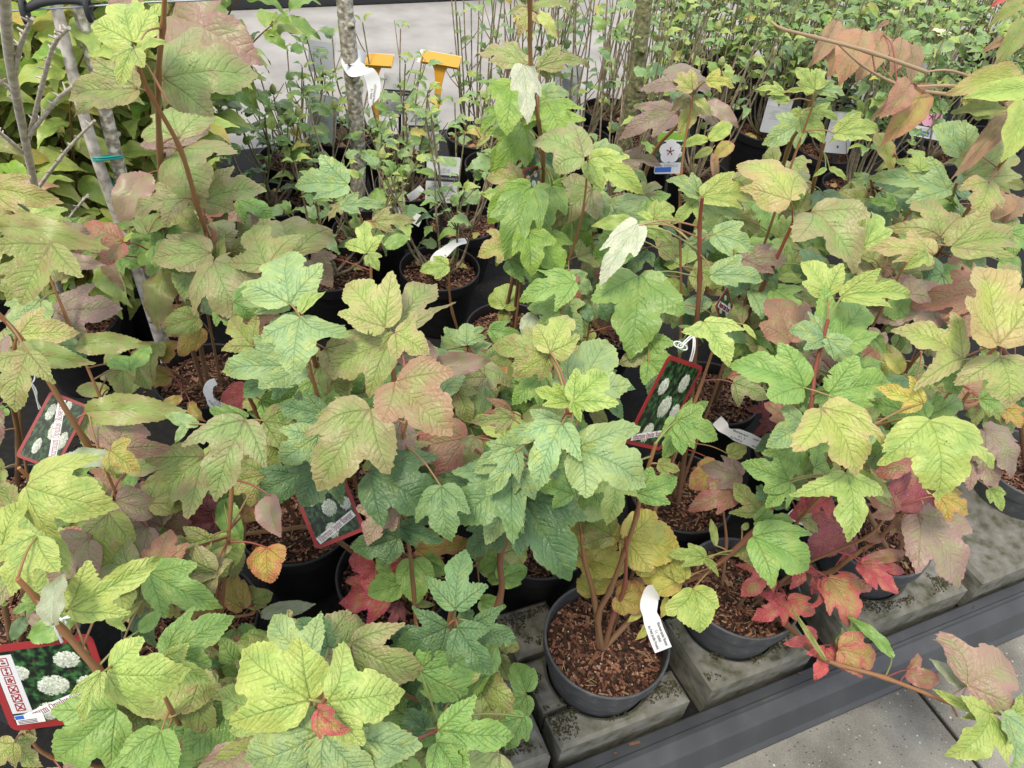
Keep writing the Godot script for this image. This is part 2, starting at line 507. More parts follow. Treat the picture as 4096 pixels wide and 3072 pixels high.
func veins_of(code: String) -> void:
	var n := 384 if code in "MNS" else 256
	var plan := leaf_plan(code)
	var outline: PackedVector2Array = plan.outline
	var buf := PackedFloat32Array()
	buf.resize(n * n)
	var mains := [[Vector2.ZERO, Vector2(0, 1.02)]]
	if code in "MNSH":
		var l: Vector2 = plan.lobe
		mains.append([Vector2.ZERO, l])
		mains.append([Vector2.ZERO, Vector2(-l.x, l.y)])
	rng.seed = hash(code) + 5
	var wide := n / 384.0
	var gap := 0.06 if code == "Q" else 0.105
	for mi in mains.size():
		var a: Vector2 = mains[mi][0]
		var b: Vector2 = mains[mi][1]
		stroke(buf, n, a, b, 1.9 * wide, 0.6 * wide, 1.0, 0.75)
		var ml := (b - a).length()
		var dir := (b - a).normalized()
		var t := 0.10 if mi else 0.16
		while t < 0.95:
			for side in [1.0, -1.0]:
				var ang := (0.62 if code == "Q" else 0.80) + rng.randf_range(-0.14, 0.14)
				# between two lobes the veins are shorter
				var p := a.lerp(b, t + rng.randf_range(-0.03, 0.03))
				var d := dir.rotated(-ang * side)
				var grown := 0.0
				var w := 1.25 * wide
				var most := 0.5
				if mi and d.x * b.x < 0 and t < 0.5:
					most = 0.09 + 0.2 * t
				if mi == 0 and code in "MNS" and t < 0.45:
					most = 0.06 + 0.28 * t
				while grown < most:
					var q := p + d * 0.03
					if not Geometry2D.is_point_in_polygon(q, outline):
						break
					stroke(buf, n, p, q, w, w * 0.93, 0.66 - 0.5 * grown, 0.64 - 0.5 * grown)
					# cross veins
					if rng.randf() < 0.75:
						var e := d.rotated(side * (1.1 + rng.randf_range(-0.3, 0.3)))
						stroke(buf, n, q, q + e * rng.randf_range(0.03, 0.06), 0.5 * wide, 0.3 * wide, 0.26, 0.12)
					p = q
					d = d.rotated((0.045 + rng.randf_range(-0.05, 0.05)) * side)
					w *= 0.94
					grown += 0.03
			t += gap / ml
	# a net of fine veins
	var net := FastNoiseLite.new()
	net.noise_type = FastNoiseLite.TYPE_CELLULAR
	net.cellular_return_type = FastNoiseLite.RETURN_DISTANCE2_SUB
	net.frequency = 0.055 / wide
	net.seed = hash(code) % 1000
	var mottle := FastNoiseLite.new()
	mottle.frequency = 0.02 / wide
	mottle.fractal_octaves = 4
	var dark := PackedByteArray()
	dark.resize(n * n * 3)
	var pale := PackedByteArray()
	pale.resize(n * n * 4)
	var high := PackedByteArray()
	high.resize(n * n)
	var specks := []
	var soft := Image.create_from_data(n, n, false, Image.FORMAT_RF, buf.to_byte_array())
	soft.resize(n / 6, n / 6, Image.INTERPOLATE_LANCZOS)
	soft.resize(n, n, Image.INTERPOLATE_CUBIC)
	# a few dark specks where the leaf is damaged
	for k in 9:
		var sp := Vector2(rng.randf_range(0.2, 0.8), rng.randf_range(0.15, 0.85)) * n
		specks.append([sp, rng.randf_range(0.8, 2.6) * wide])
	var sb := soft.get_data().to_float32_array()
	for i in n * n:
		var x := i % n
		var y := i / n
		var v := buf[i]
		var c := net.get_noise_2d(x, y)   # -1 at a cell's edge
		var m := mottle.get_noise_2d(x, y)
		var fine := clampf((-c - 0.72) * 3.0, 0, 1) * 0.35
		var all := maxf(v, fine)
		var tone := 1.0 - 0.10 * maxf(m, 0.0) - 0.05 * rng.randf()
		dark[i * 3] = int(255 * tone * (1.0 - 0.15 * v - 0.05 * fine))
		dark[i * 3 + 1] = int(255 * tone * (1.0 - 0.09 * v - 0.04 * fine))
		dark[i * 3 + 2] = int(255 * tone * (1.0 - 0.14 * v - 0.05 * fine))
		pale[i * 4] = 168
		pale[i * 4 + 1] = 166
		pale[i * 4 + 2] = 86
		pale[i * 4 + 3] = int(255 * clampf(v * 0.5 + fine * 0.3, 0, 0.8))
		high[i] = int(255 * clampf(0.55 - 0.50 * sb[i] - 0.25 * v + 0.42 * (c + 1.0) + 0.15 * m, 0, 1))
	for sp in specks:
		for yy in range(int(sp[0].y - 4), int(sp[0].y + 4)):
			for xx in range(int(sp[0].x - 4), int(sp[0].x + 4)):
				if Vector2(xx - sp[0].x, yy - sp[0].y).length() < sp[1] * rng.randf_range(0.6, 1.3):
					for ch in 3:
						dark[(yy * n + xx) * 3 + ch] = int(dark[(yy * n + xx) * 3 + ch] * 0.45)
	var dark_tex := ImageTexture.create_from_image(Image.create_from_data(n, n, false, Image.FORMAT_RGB8, dark))
	var pale_tex := ImageTexture.create_from_image(Image.create_from_data(n, n, false, Image.FORMAT_RGBA8, pale))
	var high_tex := ImageTexture.create_from_image(Image.create_from_data(n, n, false, Image.FORMAT_L8, high))
	var white := pale.duplicate()
	for i in n * n:
		white[i * 4] = 236
		white[i * 4 + 1] = 240
		white[i * 4 + 2] = 218
	var white_tex := ImageTexture.create_from_image(Image.create_from_data(n, n, false, Image.FORMAT_RGBA8, white))
	for style in 3:
		var mt := StandardMaterial3D.new()
		mt.vertex_color_use_as_albedo = true
		mt.texture_repeat = false
		mt.roughness = 0.42 if code != "Q" else 0.7
		mt.metallic_specular = 0.6
		mt.rim_enabled = true
		mt.rim = 0.12
		mt.rim_tint = 0.4
		mt.heightmap_enabled = true
		mt.heightmap_texture = high_tex
		mt.heightmap_scale = 0.24 if code in "MNSQ" else 0.08
		mt.backlight_enabled = true
		mt.backlight = Color(0.56, 0.56, 0.48)
		if style == 0:
			mt.albedo_texture = dark_tex
		else:
			mt.detail_enabled = true
			mt.detail_albedo = pale_tex if style == 1 else white_tex
			mt.detail_blend_mode = BaseMaterial3D.BLEND_MODE_MIX
		leaf_mats[code + str(style)] = mt


func rgb_of(a: Array) -> Color:
	return Color(a[0], a[1], a[2])


# one blade in leaf space (x across, y along, z up from the face), bent, tinted and scaled to its length
func blade(code: String, tint: String, length: float, width: float, lobes: Array, seed_: int) -> Array:
	var plan := leaf_plan(code)
	rng.seed = seed_
	var pts: PackedVector2Array = plan.pts
	var edge: PackedFloat32Array = plan.edge
	var lb: Vector2 = plan.lobe
	var tn: Array = TINTS[tint]
	var gain := rng.randf_range(0.88, 1.12)
	var warm := rng.randf_range(-0.06, 0.06)
	var c0 := rgb_of(tn[0]) * gain
	var c1 := rgb_of(tn[1]) * gain
	var c2 := rgb_of(tn[2]) * gain
	for c in 3:
		var k: float = 1.0 + warm * (1 - c)
		c0[c] *= k
		c1[c] *= k
	var fold := rng.randf_range(0.08, 0.62)
	var arch := rng.randf_range(0.03, 0.30)
	var droop := rng.randf_range(0.20, 0.95)
	var wave := rng.randf_range(0.016, 0.050)
	var twist := rng.randf_range(-0.25, 0.25)
	var asym := rng.randf_range(-0.10, 0.10)
	var skew := rng.randf_range(-0.10, 0.10)
	if code == "Q":
		fold = rng.randf_range(0.15, 0.5)
		droop = rng.randf_range(0.2, 0.5)
	var off := rng.randf_range(0, 900)
	var spread := rng.randf_range(-0.35, 0.35)
	var move := [Vector2.ZERO, Vector2.ZERO]
	if lb != Vector2.ZERO:
		move = [Vector2(rng.randf_range(-0.12, 0.06), rng.randf_range(-0.16, 0.10)), Vector2(rng.randf_range(-0.06, 0.12), rng.randf_range(-0.16, 0.10))]
		for l in lobes:
			var side := 0 if l.x > 0 else 1
			var target := Vector2(clampf(absf(l.x) / width, 0.3, 0.95) * signf(l.x), clampf(l.y, 0.0, 1.0))
			move[side] = target - Vector2(lb.x * signf(l.x), lb.y)
	var verts := PackedVector3Array()
	var cols := PackedColorArray()
	var uvs := PackedVector2Array()
	for i in pts.size():
		var p := pts[i]
		uvs.append(Vector2(p.x / 1.3 + 0.5, (p.y + 0.12) / 1.3))
		var q := p
		if lb != Vector2.ZERO:
			var along := clampf(absf(p.x) / lb.x, 0, 1)
			var wgt := along * along * clampf(1.6 - 1.6 * absf(p.y - lb.y) / 0.62, 0, 1)
			q += (move[0] if p.x > 0 else move[1]) * wgt
		q.x *= width * (1.0 + asym * signf(p.x))
		q.x += skew * p.y * p.y * 0.6
		var ax := absf(q.x)
		var e := edge[i]
		var nz := noise.get_noise_2d(p.x * 90.0 + off, p.y * 90.0)
		var z := fold * ax - droop * (ax * ax * 1.3 + maxf(0.0, q.y - 0.35) ** 2 * 0.9) + arch * 4.0 * q.y * (1.0 - q.y) * 0.5
		z += wave * e * sin(q.y * 17.0 + off + signf(p.x) * 1.3) + 0.045 * nz + twist * q.x * (q.y - 0.3) * 0.8
		z += 0.012 * (1.0 - e) * sin(q.y * 38.0 - ax * 30.0)
		verts.append(Vector3(q.x, q.y, z) * length)
		var mix_ := clampf(smoothstep(0.15, 1.0, e + 0.55 * blotch.get_noise_2d(p.x * 60 + off, p.y * 60) + spread), 0, 1)
		var c := c0.lerp(c1, mix_)
		c = c.lerp(c2, clampf(smoothstep(0.10, 0.42, blotch.get_noise_2d(p.x * 110 - off, p.y * 110 + 40)), 0, 1) * 0.85)
		if e > 0.97:
			c = c.lerp(c1, 0.5)
		cols.append(c)
	var tris: PackedInt32Array = plan.tris
	if code in "MNS" and rng.randf() < 0.22:
		var left := PackedInt32Array()
		var bites := []
		for k in rng.randi_range(1, 3):
			bites.append([plan.outline[rng.randi_range(4, plan.outline.size() - 4)], rng.randf_range(0.025, 0.06)])
		for k in range(0, tris.size(), 3):
			var c := (pts[tris[k]] + pts[tris[k + 1]] + pts[tris[k + 2]]) / 3.0
			var gone := false
			for b in bites:
				gone = gone or (c - b[0]).length() < b[1] and absf(c.x) > 0.05
			if not gone:
				left.append_array([tris[k], tris[k + 1], tris[k + 2]])
		tris = left
	return [verts, cols, uvs, tris]


func blade_mesh(code: String, tint: String, length: float, width: float, lobes: Array, seed_: int, stalk := [], stalk_color := Color(0.2, 0.08, 0.04), xf := Transform3D.IDENTITY) -> ArrayMesh:
	var a := blade(code, tint, length, width, lobes, seed_)
	var verts: PackedVector3Array = a[0]
	var tris: PackedInt32Array = a[3]
	var nrm := PackedVector3Array()
	nrm.resize(verts.size())
	for k in range(0, tris.size(), 3):
		var i := tris[k]
		var j := tris[k + 1]
		var l := tris[k + 2]
		var fn := (verts[l] - verts[i]).cross(verts[j] - verts[i])
		nrm[i] += fn
		nrm[j] += fn
		nrm[l] += fn
	for i in nrm.size():
		nrm[i] = (xf.basis * nrm[i]).normalized()
		verts[i] = xf * verts[i]
	var arr := []
	arr.resize(Mesh.ARRAY_MAX)
	arr[Mesh.ARRAY_VERTEX] = verts
	arr[Mesh.ARRAY_NORMAL] = nrm
	arr[Mesh.ARRAY_COLOR] = a[1]
	arr[Mesh.ARRAY_TEX_UV] = a[2]
	arr[Mesh.ARRAY_INDEX] = tris.duplicate()
	var m := ArrayMesh.new()
	if stalk.size() > 1:
		var st := tube(stalk, taper(stalk.size(), 0.0013, 0.0009), 5, stalk_color, stalk_color.lerp(a[1][0], 0.4))
		st.index()
		var s: Array = st.commit_to_arrays()
		var base := verts.size()
		arr[Mesh.ARRAY_VERTEX].append_array(s[Mesh.ARRAY_VERTEX])
		arr[Mesh.ARRAY_NORMAL].append_array(s[Mesh.ARRAY_NORMAL])
		arr[Mesh.ARRAY_COLOR].append_array(s[Mesh.ARRAY_COLOR])
		arr[Mesh.ARRAY_TEX_UV].append_array(s[Mesh.ARRAY_TEX_UV])
		for i in s[Mesh.ARRAY_INDEX]:
			arr[Mesh.ARRAY_INDEX].append(i + base)
	m.add_surface_from_arrays(Mesh.PRIMITIVE_TRIANGLES, arr)
	return m


var leaf_count := 0


# a viburnum leaf from its stalk's end to its tip; further points are the tips of its side lobes
func leaf(plant: Node3D, code: String, base: Vector3, tip: Vector3, node: Vector3, width: float, lobe_a = null, lobe_b = null) -> void:
	leaf_count += 1
	rng.seed = leaf_count * 7919
	var y := (tip - base)
	var length := y.length()
	y = y / length
	var hint := Vector3(rng.randf_range(-0.28, 0.28), 0.72, 0.66 + rng.randf_range(-0.25, 0.2))
	if lobe_a != null:
		hint = hint * 0.5
		var l: Vector3 = lobe_a - base
		var n := y.cross(l)
		if n.dot(Vector3(0, 0.72, 0.66)) < 0:
			n = -n
		hint = n.normalized() + hint * 0.4
	var x := y.cross(hint).normalized()
	var z := x.cross(y)
	var xf := Transform3D(Basis(x, y, z), base - plant.position)
	var lobes := []
	for l in [lobe_a, lobe_b]:
		if l != null:
			var q: Vector3 = l - base
			lobes.append(Vector2(q.dot(x), q.dot(y)) / length)
	var gap := (base - node).length()
	var tint := code[1]
	var stalk_color := Color(0.30, 0.05, 0.045)
	if tint in "gGvBlxw":
		stalk_color = Color(0.26, 0.27, 0.08) if rng.randf() < 0.5 else Color(0.34, 0.13, 0.06)
	elif tint in "ebuy":
		stalk_color = Color(0.34, 0.18, 0.08)
	var stalk := []
	if gap > 0.004:
		# the stalk leaves the stem, rises and runs out into the midrib
		var mid := node.lerp(base, 0.55) + Vector3(0, 0.10 * gap, 0)
		if gap > 0.11:
			mid = node.lerp(base, 0.7) - Vector3(0, 0.18 * gap, 0)
			stalk_color = Color(0.24, 0.13, 0.06)
		var at_base := base + y * length * 0.02
		for p in curve([node, mid, at_base], 4):
			stalk.append(p - plant.position)
	var mesh := blade_mesh(code[0], tint, length, width, lobes, leaf_count * 31 + 7, stalk, stalk_color, xf)
	part(plant, "leaf", mesh, leaf_mats[code[0] + str(TINTS[tint][3])])


func stem(plant: Node3D, pts: Array, thick := 1.0, tan := false) -> void:
	var p := curve(pts, 5)
	var local := []
	var radii := []
	var n := p.size()
	for i in n:
		local.append(p[i] - plant.position)
		var t := float(i) / (n - 1)
		var swell := 1.35 if i % 5 == 0 and i > 0 and i < n - 1 else 1.0
		radii.append(lerpf(0.0048, 0.0022, t) * swell * thick)
	var tip := Color(0.36, 0.17, 0.07) if rng.randf() < 0.7 or thick < 0.7 else Color(0.26, 0.06, 0.04)
	var st := tube(local, radii, 8, Color(0.40, 0.28, 0.17) if tan else Color(0.23, 0.135, 0.075), Color(0.40, 0.27, 0.17) if tan else tip)
	part(plant, "stem", st.commit(), mats.stem)


# ---------------------------------------------------------------- pots
func pot_mesh(kind: String) -> ArrayMesh:
	if not pot_meshes.has(kind):
		var r := 0.101
		var h := 0.18
		var pr := [Vector2(0.0, 0.004), Vector2(r * 0.66, 0.004), Vector2(r * 0.68, 0.008), Vector2(r * 0.95, h - 0.03), Vector2(r * 0.985, h - 0.028), Vector2(r, h - 0.003), Vector2(r - 0.001, h), Vector2(r - 0.0035, h), Vector2(r - 0.0045, h - 0.003), Vector2(r * 0.90, h - 0.06), Vector2(r * 0.82, h - 0.06)]
		pot_meshes[kind] = lathe(pr, 48)
	return pot_meshes[kind]


func soil_meshes() -> void:
	for v in 4:
		rng.seed = 40 + v
		var st := SurfaceTool.new()
		st.begin(Mesh.PRIMITIVE_TRIANGLES)
		st.set_smooth_group(0)
		var rows := []
		for i in 9:
			var row := []
			for k in 28:
				var r := 0.0935 * i / 8.0
				var a := TAU * k / 28
				row.append(Vector3(r * cos(a), 0.154 + 0.006 * noise.get_noise_2d(cos(a) * r * 900 + v * 60, sin(a) * r * 900) - 0.006 * pow(i / 8.0, 4), r * sin(a)))
			rows.append(row)
		for i in 8:
			for k in 28:
				var k2 := (k + 1) % 28
				for q in [rows[i][k], rows[i + 1][k], rows[i + 1][k2], rows[i][k], rows[i + 1][k2], rows[i][k2]]:
					st.add_vertex(q)
		st.generate_normals()
		var soil := st.commit()
		var ch := SurfaceTool.new()
		ch.begin(Mesh.PRIMITIVE_TRIANGLES)
		for i in 900:
			var r := 0.092 * sqrt(rng.randf())
			var a := rng.randf() * TAU
			var big := rng.randf() < 0.10
			var len := rng.randf_range(0.010, 0.026) if big else rng.randf_range(0.0025, 0.008)
			r = minf(r, 0.0915 - len * 0.5)
			var size := Vector3(len, rng.randf_range(0.001, 0.0022), rng.randf_range(0.0016, 0.0065 if big else 0.0042))
			var bs := Basis(Vector3.UP, rng.randf() * TAU) * Basis(Vector3.RIGHT, rng.randf_range(-0.45, 0.45)) * Basis(Vector3.BACK, rng.randf_range(-0.25, 0.25))
			var tone := rng.randf()
			var col := Color(0.11, 0.045, 0.026).lerp(Color(0.33, 0.16, 0.10), tone * tone)
			if rng.randf() < 0.2:
				col = Color(0.03, 0.013, 0.010)
			elif rng.randf() < 0.06:
				col = Color(0.38, 0.22, 0.13)
			box(ch, Transform3D(bs, Vector3(r * cos(a), 0.156 + rng.randf_range(-0.002, 0.004), r * sin(a))), size, col)
		# straw-coloured fibres and a few pale grains
		for i in 40:
			var r := 0.085 * sqrt(rng.randf())
			var a := rng.randf() * TAU
			var fibre := rng.randf() < 0.7
			box(ch, Transform3D(Basis(Vector3.UP, rng.randf() * TAU) * Basis(Vector3.BACK, rng.randf_range(-0.3, 0.3)), Vector3(r * cos(a), 0.1605, r * sin(a))), Vector3(rng.randf_range(0.008, 0.02), 0.0006, 0.0006) if fibre else Vector3(0.0022, 0.002, 0.002), Color(0.42, 0.33, 0.16) if fibre else Color(0.4, 0.4, 0.34))
		chip_meshes.append([soil, ch.commit()])


func fill_pot(t: Node3D, kind: String, turn: float, variant: int) -> void:
	part(t, "pot", pot_mesh("pot"), mats.pot_grey if kind == "grey" else mats.pot_black)
	var xf := Transform3D(Basis(Vector3.UP, turn), Vector3.ZERO)
	part(t, "soil", chip_meshes[variant][0], mats.soil, xf)
	var c := part(t, "bark_chips", chip_meshes[variant][1], mats.chips, xf)
	c.set_meta("kind", "stuff")


var pot_count := 0


func potted(at: Vector3, kind: String, label: String, called := "potted_viburnum", group := "viburnums in plastic pots") -> Node3D:
	var t := thing(called, label, "potted plant", at, group)
	fill_pot(t, kind, pot_count * 2.4, pot_count % 4)
	pot_count += 1
	return t

# ---------------------------------------------------------------- stakes, wire
func post(called: String, label: String, category: String, foot: Vector3, top: Vector3, r0: float, r1: float, mat: String) -> void:
	var pts := []
	var radii := []
	rng.seed = hash(label)
	var side := (top - foot).cross(Vector3.FORWARD).normalized()
	for i in 25:
		var t := i / 24.0
		pts.append(foot.lerp(top, t) - foot + side * 0.006 * sin(t * 7.0 + r0 * 900) + Vector3(0, 0, 0.004 * sin(t * 11.0)))
		radii.append(lerpf(r0, r1, t) * rng.randf_range(0.97, 1.04))
	var t := thing(called, label, category, foot)
	part(t, "trunk" if called == "tree_trunk" else "shaft", tube(pts, radii, 14).commit(), mats[mat])
	# knots and stubs of cut side shoots
	for i in 5:
		var k := rng.randi_range(6, 21)
		var a := rng.randf() * TAU
		var d := Vector3(cos(a), 0.5, sin(a)).normalized()
		part(t, "knot", tube([pts[k], pts[k] + d * r0 * 1.25, pts[k] + d * r0 * 1.5], [r0 * 0.5, r0 * 0.4, r0 * 0.12], 8).commit(), mats[mat])


func tie(label: String, a: Vector3, b: Vector3, end: Vector3) -> void:
	var t := thing("teal_twine", label, "twine", a)
	var mid := (a + b) / 2
	var x := (b - a).normalized()
	var z := x.cross(Vector3.UP).normalized()
	for turn in 2:
		var loop := []
		for k in 25:
			var ang := TAU * k / 24
			loop.append(mid - a + x * cos(ang) * ((b - a).length() / 2 + 0.0145) + z * sin(ang) * 0.0155 + Vector3(0, 0.004 * turn + 0.004 * sin(ang), 0))
		part(t, "loop", tube(loop, taper(25, 0.0019, 0.0019), 7).commit(), mats.teal)
	part(t, "loose_end", tube(curve([mid - a + z * -0.016, mid.lerp(end, 0.4) - a + z * -0.018, end - a]), taper(9, 0.0022, 0.0018), 7).commit(), mats.teal)


func wire(line: Array, arch: Array) -> void:
	var o := part(self, "steel_wire", tube(curve(line), taper(line.size() * 4 - 3, 0.0014, 0.0014), 7).commit(), mats.wire)
	mark(o, "thin grey steel wire stretched across the top left corner", "wire")
	var t := thing("plastic_hanger", "black plastic handle clipped to the steel wire at the top left", "hanger", arch[0])
	var pts := []
	for p in curve(arch, 4):
		pts.append(p - arch[0])
	part(t, "handle", tube(pts, taper(pts.size(), 0.006, 0.006), 9).commit(), mats.far_edge)
	for p in [pts[0], pts[-1]]:
		var ring := []
		for k in 17:
			var a := TAU * k / 16
			ring.append(p + Vector3(0.004 * sin(a), -0.004 + 0.017 * cos(a), 0.012 * sin(a)))
		part(t, "clip", tube(ring, taper(17, 0.0038, 0.0038), 8).commit(), mats.far_edge)


# ---------------------------------------------------------------- other plants
var small_leaves := {}


func small_leaf(code: String, tint: String, variant: int) -> Mesh:
	var key := code + tint + str(variant)
	if not small_leaves.has(key):
		var s := hash(key) % 100000
		small_leaves[key] = blade_mesh(code, tint, 1.0, 1.0 if code != "H" else 1.05, [], s, [Vector3(0, -0.22, -0.02), Vector3(0, -0.1, 0.0), Vector3(0, 0.02, 0.0)], Color(0.2, 0.22, 0.07))
	return small_leaves[key]


# small leaf meshes have a stalk of radius 1.2 mm at a length of one metre, so it is thickened here by the scale of the whole
func put_leaf(plant: Node3D, code: String, tint: String, at: Vector3, dir: Vector3, length: float, roll := 0.0, into: SurfaceTool = null) -> void:
	var y := dir.normalized()
	var x := y.cross(Vector3(0, 1, 0.35)).normalized()
	var z := x.cross(y)
	var bs := Basis(x, y, z) * Basis(Vector3.UP, roll)
	var xf := Transform3D(bs.scaled_local(Vector3.ONE * length), at + y * length * 0.2)
	var mesh := small_leaf(code, tint, rng.randi_range(0, 4))
	if into:
		into.append_from(mesh, 0, xf)
	else:
		part(plant, "leaf", mesh, leaf_mats[code + str(TINTS[tint][3])], xf)


func hibiscus(at: Vector3, label: String, kind: int, number: int) -> void:
	var t := potted(at, "black", label, "potted_hibiscus", "hibiscus in black pots")
	rng.seed = 500 + number
	var noise_seed := rng.randi()
	var stems: int = [7, 7, 13, 14, 12][kind]
	var tall: float = [0.30, 0.36, 0.58, 0.58, 0.58][kind]
	# a knotty foot from which the stems rise
	var foot := SurfaceTool.new()
	foot.begin(Mesh.PRIMITIVE_TRIANGLES)
	tube([Vector3(0, 0.14, 0), Vector3(0.003, 0.165, 0.002), Vector3(0.0, 0.19, 0.0), Vector3(0.0, 0.20, 0.0)], [0.016, 0.014, 0.011, 0.004], 9, Color(0, 0, 0, 0), Color(0, 0, 0, 0), foot)
	part(t, "foot", foot.commit(), mats.twig)
	for s in stems:
		var a := TAU * s / stems + rng.randf_range(-0.4, 0.4)
		var out := rng.randf_range(0.03, 0.17)
		var h := tall * rng.randf_range(0.62, 1.08)
		var d := Vector3(cos(a), 0, sin(a))
		var side := Vector3(-d.z, 0, d.x) * rng.randf_range(-0.04, 0.04)
		var pts := curve([Vector3(0, 0.155, 0) + d * 0.008, Vector3(0, 0.17 + h * 0.15, 0) + d * (0.02 + out * 0.35), Vector3(0, 0.17 + h * 0.55, 0) + d * out * 0.75 + side, Vector3(0, 0.17 + h, 0) + d * out + side * 1.4], 5)
		var n := pts.size()
		var radii := []
		for i in n:
			radii.append(lerpf(0.0036, 0.0015, float(i) / (n - 1)) * (1.25 if i % 4 == 2 else 1.0))
		var st := tube(pts, radii, 6)
		# a side twig or two
		for w in (2 if rng.randf() < 0.7 else 1):
			var k := rng.randi_range(5, n - 4)
			var b := rng.randf() * TAU
			var e: Vector3 = pts[k] + Vector3(cos(b) * 0.05, rng.randf_range(0.06, 0.11), sin(b) * 0.05)
			tube([pts[k], pts[k].lerp(e, 0.5) + Vector3(0, -0.006, 0), e], [0.0018, 0.0015, 0.0011], 5, Color(0, 0, 0, 0), Color(0, 0, 0, 0), st)
			if kind < 4:
				for q in (1 if kind < 3 else 2):
					var dir := Vector3(rng.randf_range(-1, 1), rng.randf_range(-0.2, 0.7), rng.randf_range(-1, 1))
					put_leaf(t, "H", "gBlhh"[rng.randi_range(0, 4)], e, dir, rng.randf_range(0.028, 0.044), rng.randf_range(-0.4, 0.4))
		part(t, "stem", st.commit(), mats.twig if (s + number) % 3 else mats.twig_green)
		var first := 5 if kind < 2 else 9
		var count: int = [3, 2, 1, 10, 11][kind]
		for i in count:
			var f := rng.randf_range(float(first) / n, 1.0)
			if kind >= 3:
				f = 1.0 - 0.45 * pow(rng.randf(), 1.3)
			var p: Vector3 = pts[mini(n - 1, int(f * (n - 1)))]
			var b := rng.randf() * TAU
			var dir := Vector3(cos(b), rng.randf_range(-0.35, 0.75), sin(b))
			var tint: String = ("ghhgBhhGlghhhhl" if kind < 3 else "lhhghhhlhghlhhl")[rng.randi_range(0, 14)]
			if rng.randf() < 0.05:
				tint = "y"
			put_leaf(t, "H", tint, p, dir, rng.randf_range(0.032, 0.060), rng.randf_range(-0.4, 0.4))
		# young leaves at the tip
		for q in (2 if kind < 3 else 3):
			var b := TAU * q / 3 + rng.randf()
			put_leaf(t, "H", "lgg"[q], pts[-1], Vector3(cos(b), rng.randf_range(0.4, 1.3), sin(b)), rng.randf_range(0.018, 0.034), 0.0)
		if rng.randf() < (0.10 if kind >= 2 else 0.05):
			var bud := lathe([Vector2(0, -0.004), Vector2(0.006, -0.001), Vector2(0.0095, 0.006), Vector2(0.009, 0.014), Vector2(0.005, 0.022), Vector2(0, 0.027)], 12)
			part(t, "bud", bud, mats.bud, Transform3D(Basis(Vector3.RIGHT, rng.randf_range(-0.3, 0.3)), pts[-1] + Vector3(0, 0.008, 0)))
	# yellow leaves lying on the mulch
	for q in 2:
		var b := rng.randf() * TAU
		put_leaf(t, "H", "y" if q else "c", Vector3(cos(b) * 0.05, 0.166, sin(b) * 0.05), Vector3(cos(b + 1), 0.05, sin(b + 1)), 0.03, 0.0)


func shrub(at: Vector3, label: String, number: int) -> void:
	var t := potted(at, "black", label, "potted_shrub", "yellow-green shrubs in black pots")
	rng.seed = 900 + number
	# the leaves that show largest are parts; the inner rest is joined
	var rest := SurfaceTool.new()
	rest.begin(Mesh.PRIMITIVE_TRIANGLES)
	var count := 0
	for s in 18:
		var a := TAU * s / 18 + rng.randf_range(-0.3, 0.3)
		var out := rng.randf_range(0.04, 0.26)
		var h := rng.randf_range(0.24, 0.86)
		var d := Vector3(cos(a), 0, sin(a))
		var pts := curve([Vector3(0, 0.15, 0) + d * 0.012, Vector3(0, 0.17 + h * 0.4, 0) + d * out * 0.4, Vector3(0, 0.17 + h * 0.8, 0) + d * out * 0.8, Vector3(0, 0.17 + h, 0) + d * out * 1.25], 6)
		var n := pts.size()
		part(t, "stem", tube(pts, taper(n, 0.0036, 0.0014), 6, Color(0.13, 0.07, 0.035), Color(0.2, 0.11, 0.04)).commit(), mats.stem)
		for i in range(2, n):
			for side in 2:
				if rng.randf() < 0.12:
					continue
				var b := a + PI * side + (PI / 2 if i % 2 else 0.0) + rng.randf_range(-0.5, 0.5)
				var dir := Vector3(cos(b), rng.randf_range(-0.55, 0.45), sin(b))
				var tint: String = "llzllvlelyz"[rng.randi_range(0, 10)]
				if number == 5:
					tint = "glvgl"[rng.randi_range(0, 4)]
				if rng.randf() < 0.035:
					tint = "n"
				var inner := i < n / 2 and count % 5 > 0
				count += 1
				put_leaf(t, "W", tint, pts[i], dir, rng.randf_range(0.06, 0.105), rng.randf_range(-0.5, 0.5), rest if inner else null)
	var f := part(t, "inner_foliage", rest.commit(), leaf_mats["W0"])
	f.set_meta("kind", "stuff")


func bare_shrub(at: Vector3, label: String, branches: Array) -> void:
	var t := potted(at, "black", label, "bare_shrub", "")
	for b in branches:
		var main: bool = b == branches[0]
		var local := []
		if main:
			local.append(Vector3(0, 0.15, 0))
		for p in b:
			local.append(p - at)
		var pts := curve(local, 5)
		rng.seed = 70 + branches.find(b)
		var st := tube(pts, taper(pts.size(), 0.0068 if main else 0.0032, 0.0042 if main else 0.0016), 8)
		# short spurs along the branch
		for i in range(2, pts.size() - 1):
			for k in 2:
				var a := rng.randf() * TAU
				var e: Vector3 = pts[i] + Vector3(cos(a), rng.randf_range(0.2, 1.0), sin(a)) * rng.randf_range(0.003, 0.009)
				tube([pts[i], e], [0.0014, 0.0008], 5, Color(0, 0, 0, 0), Color(0, 0, 0, 0), st)
		part(t, "branch", st.commit(), mats.bare)


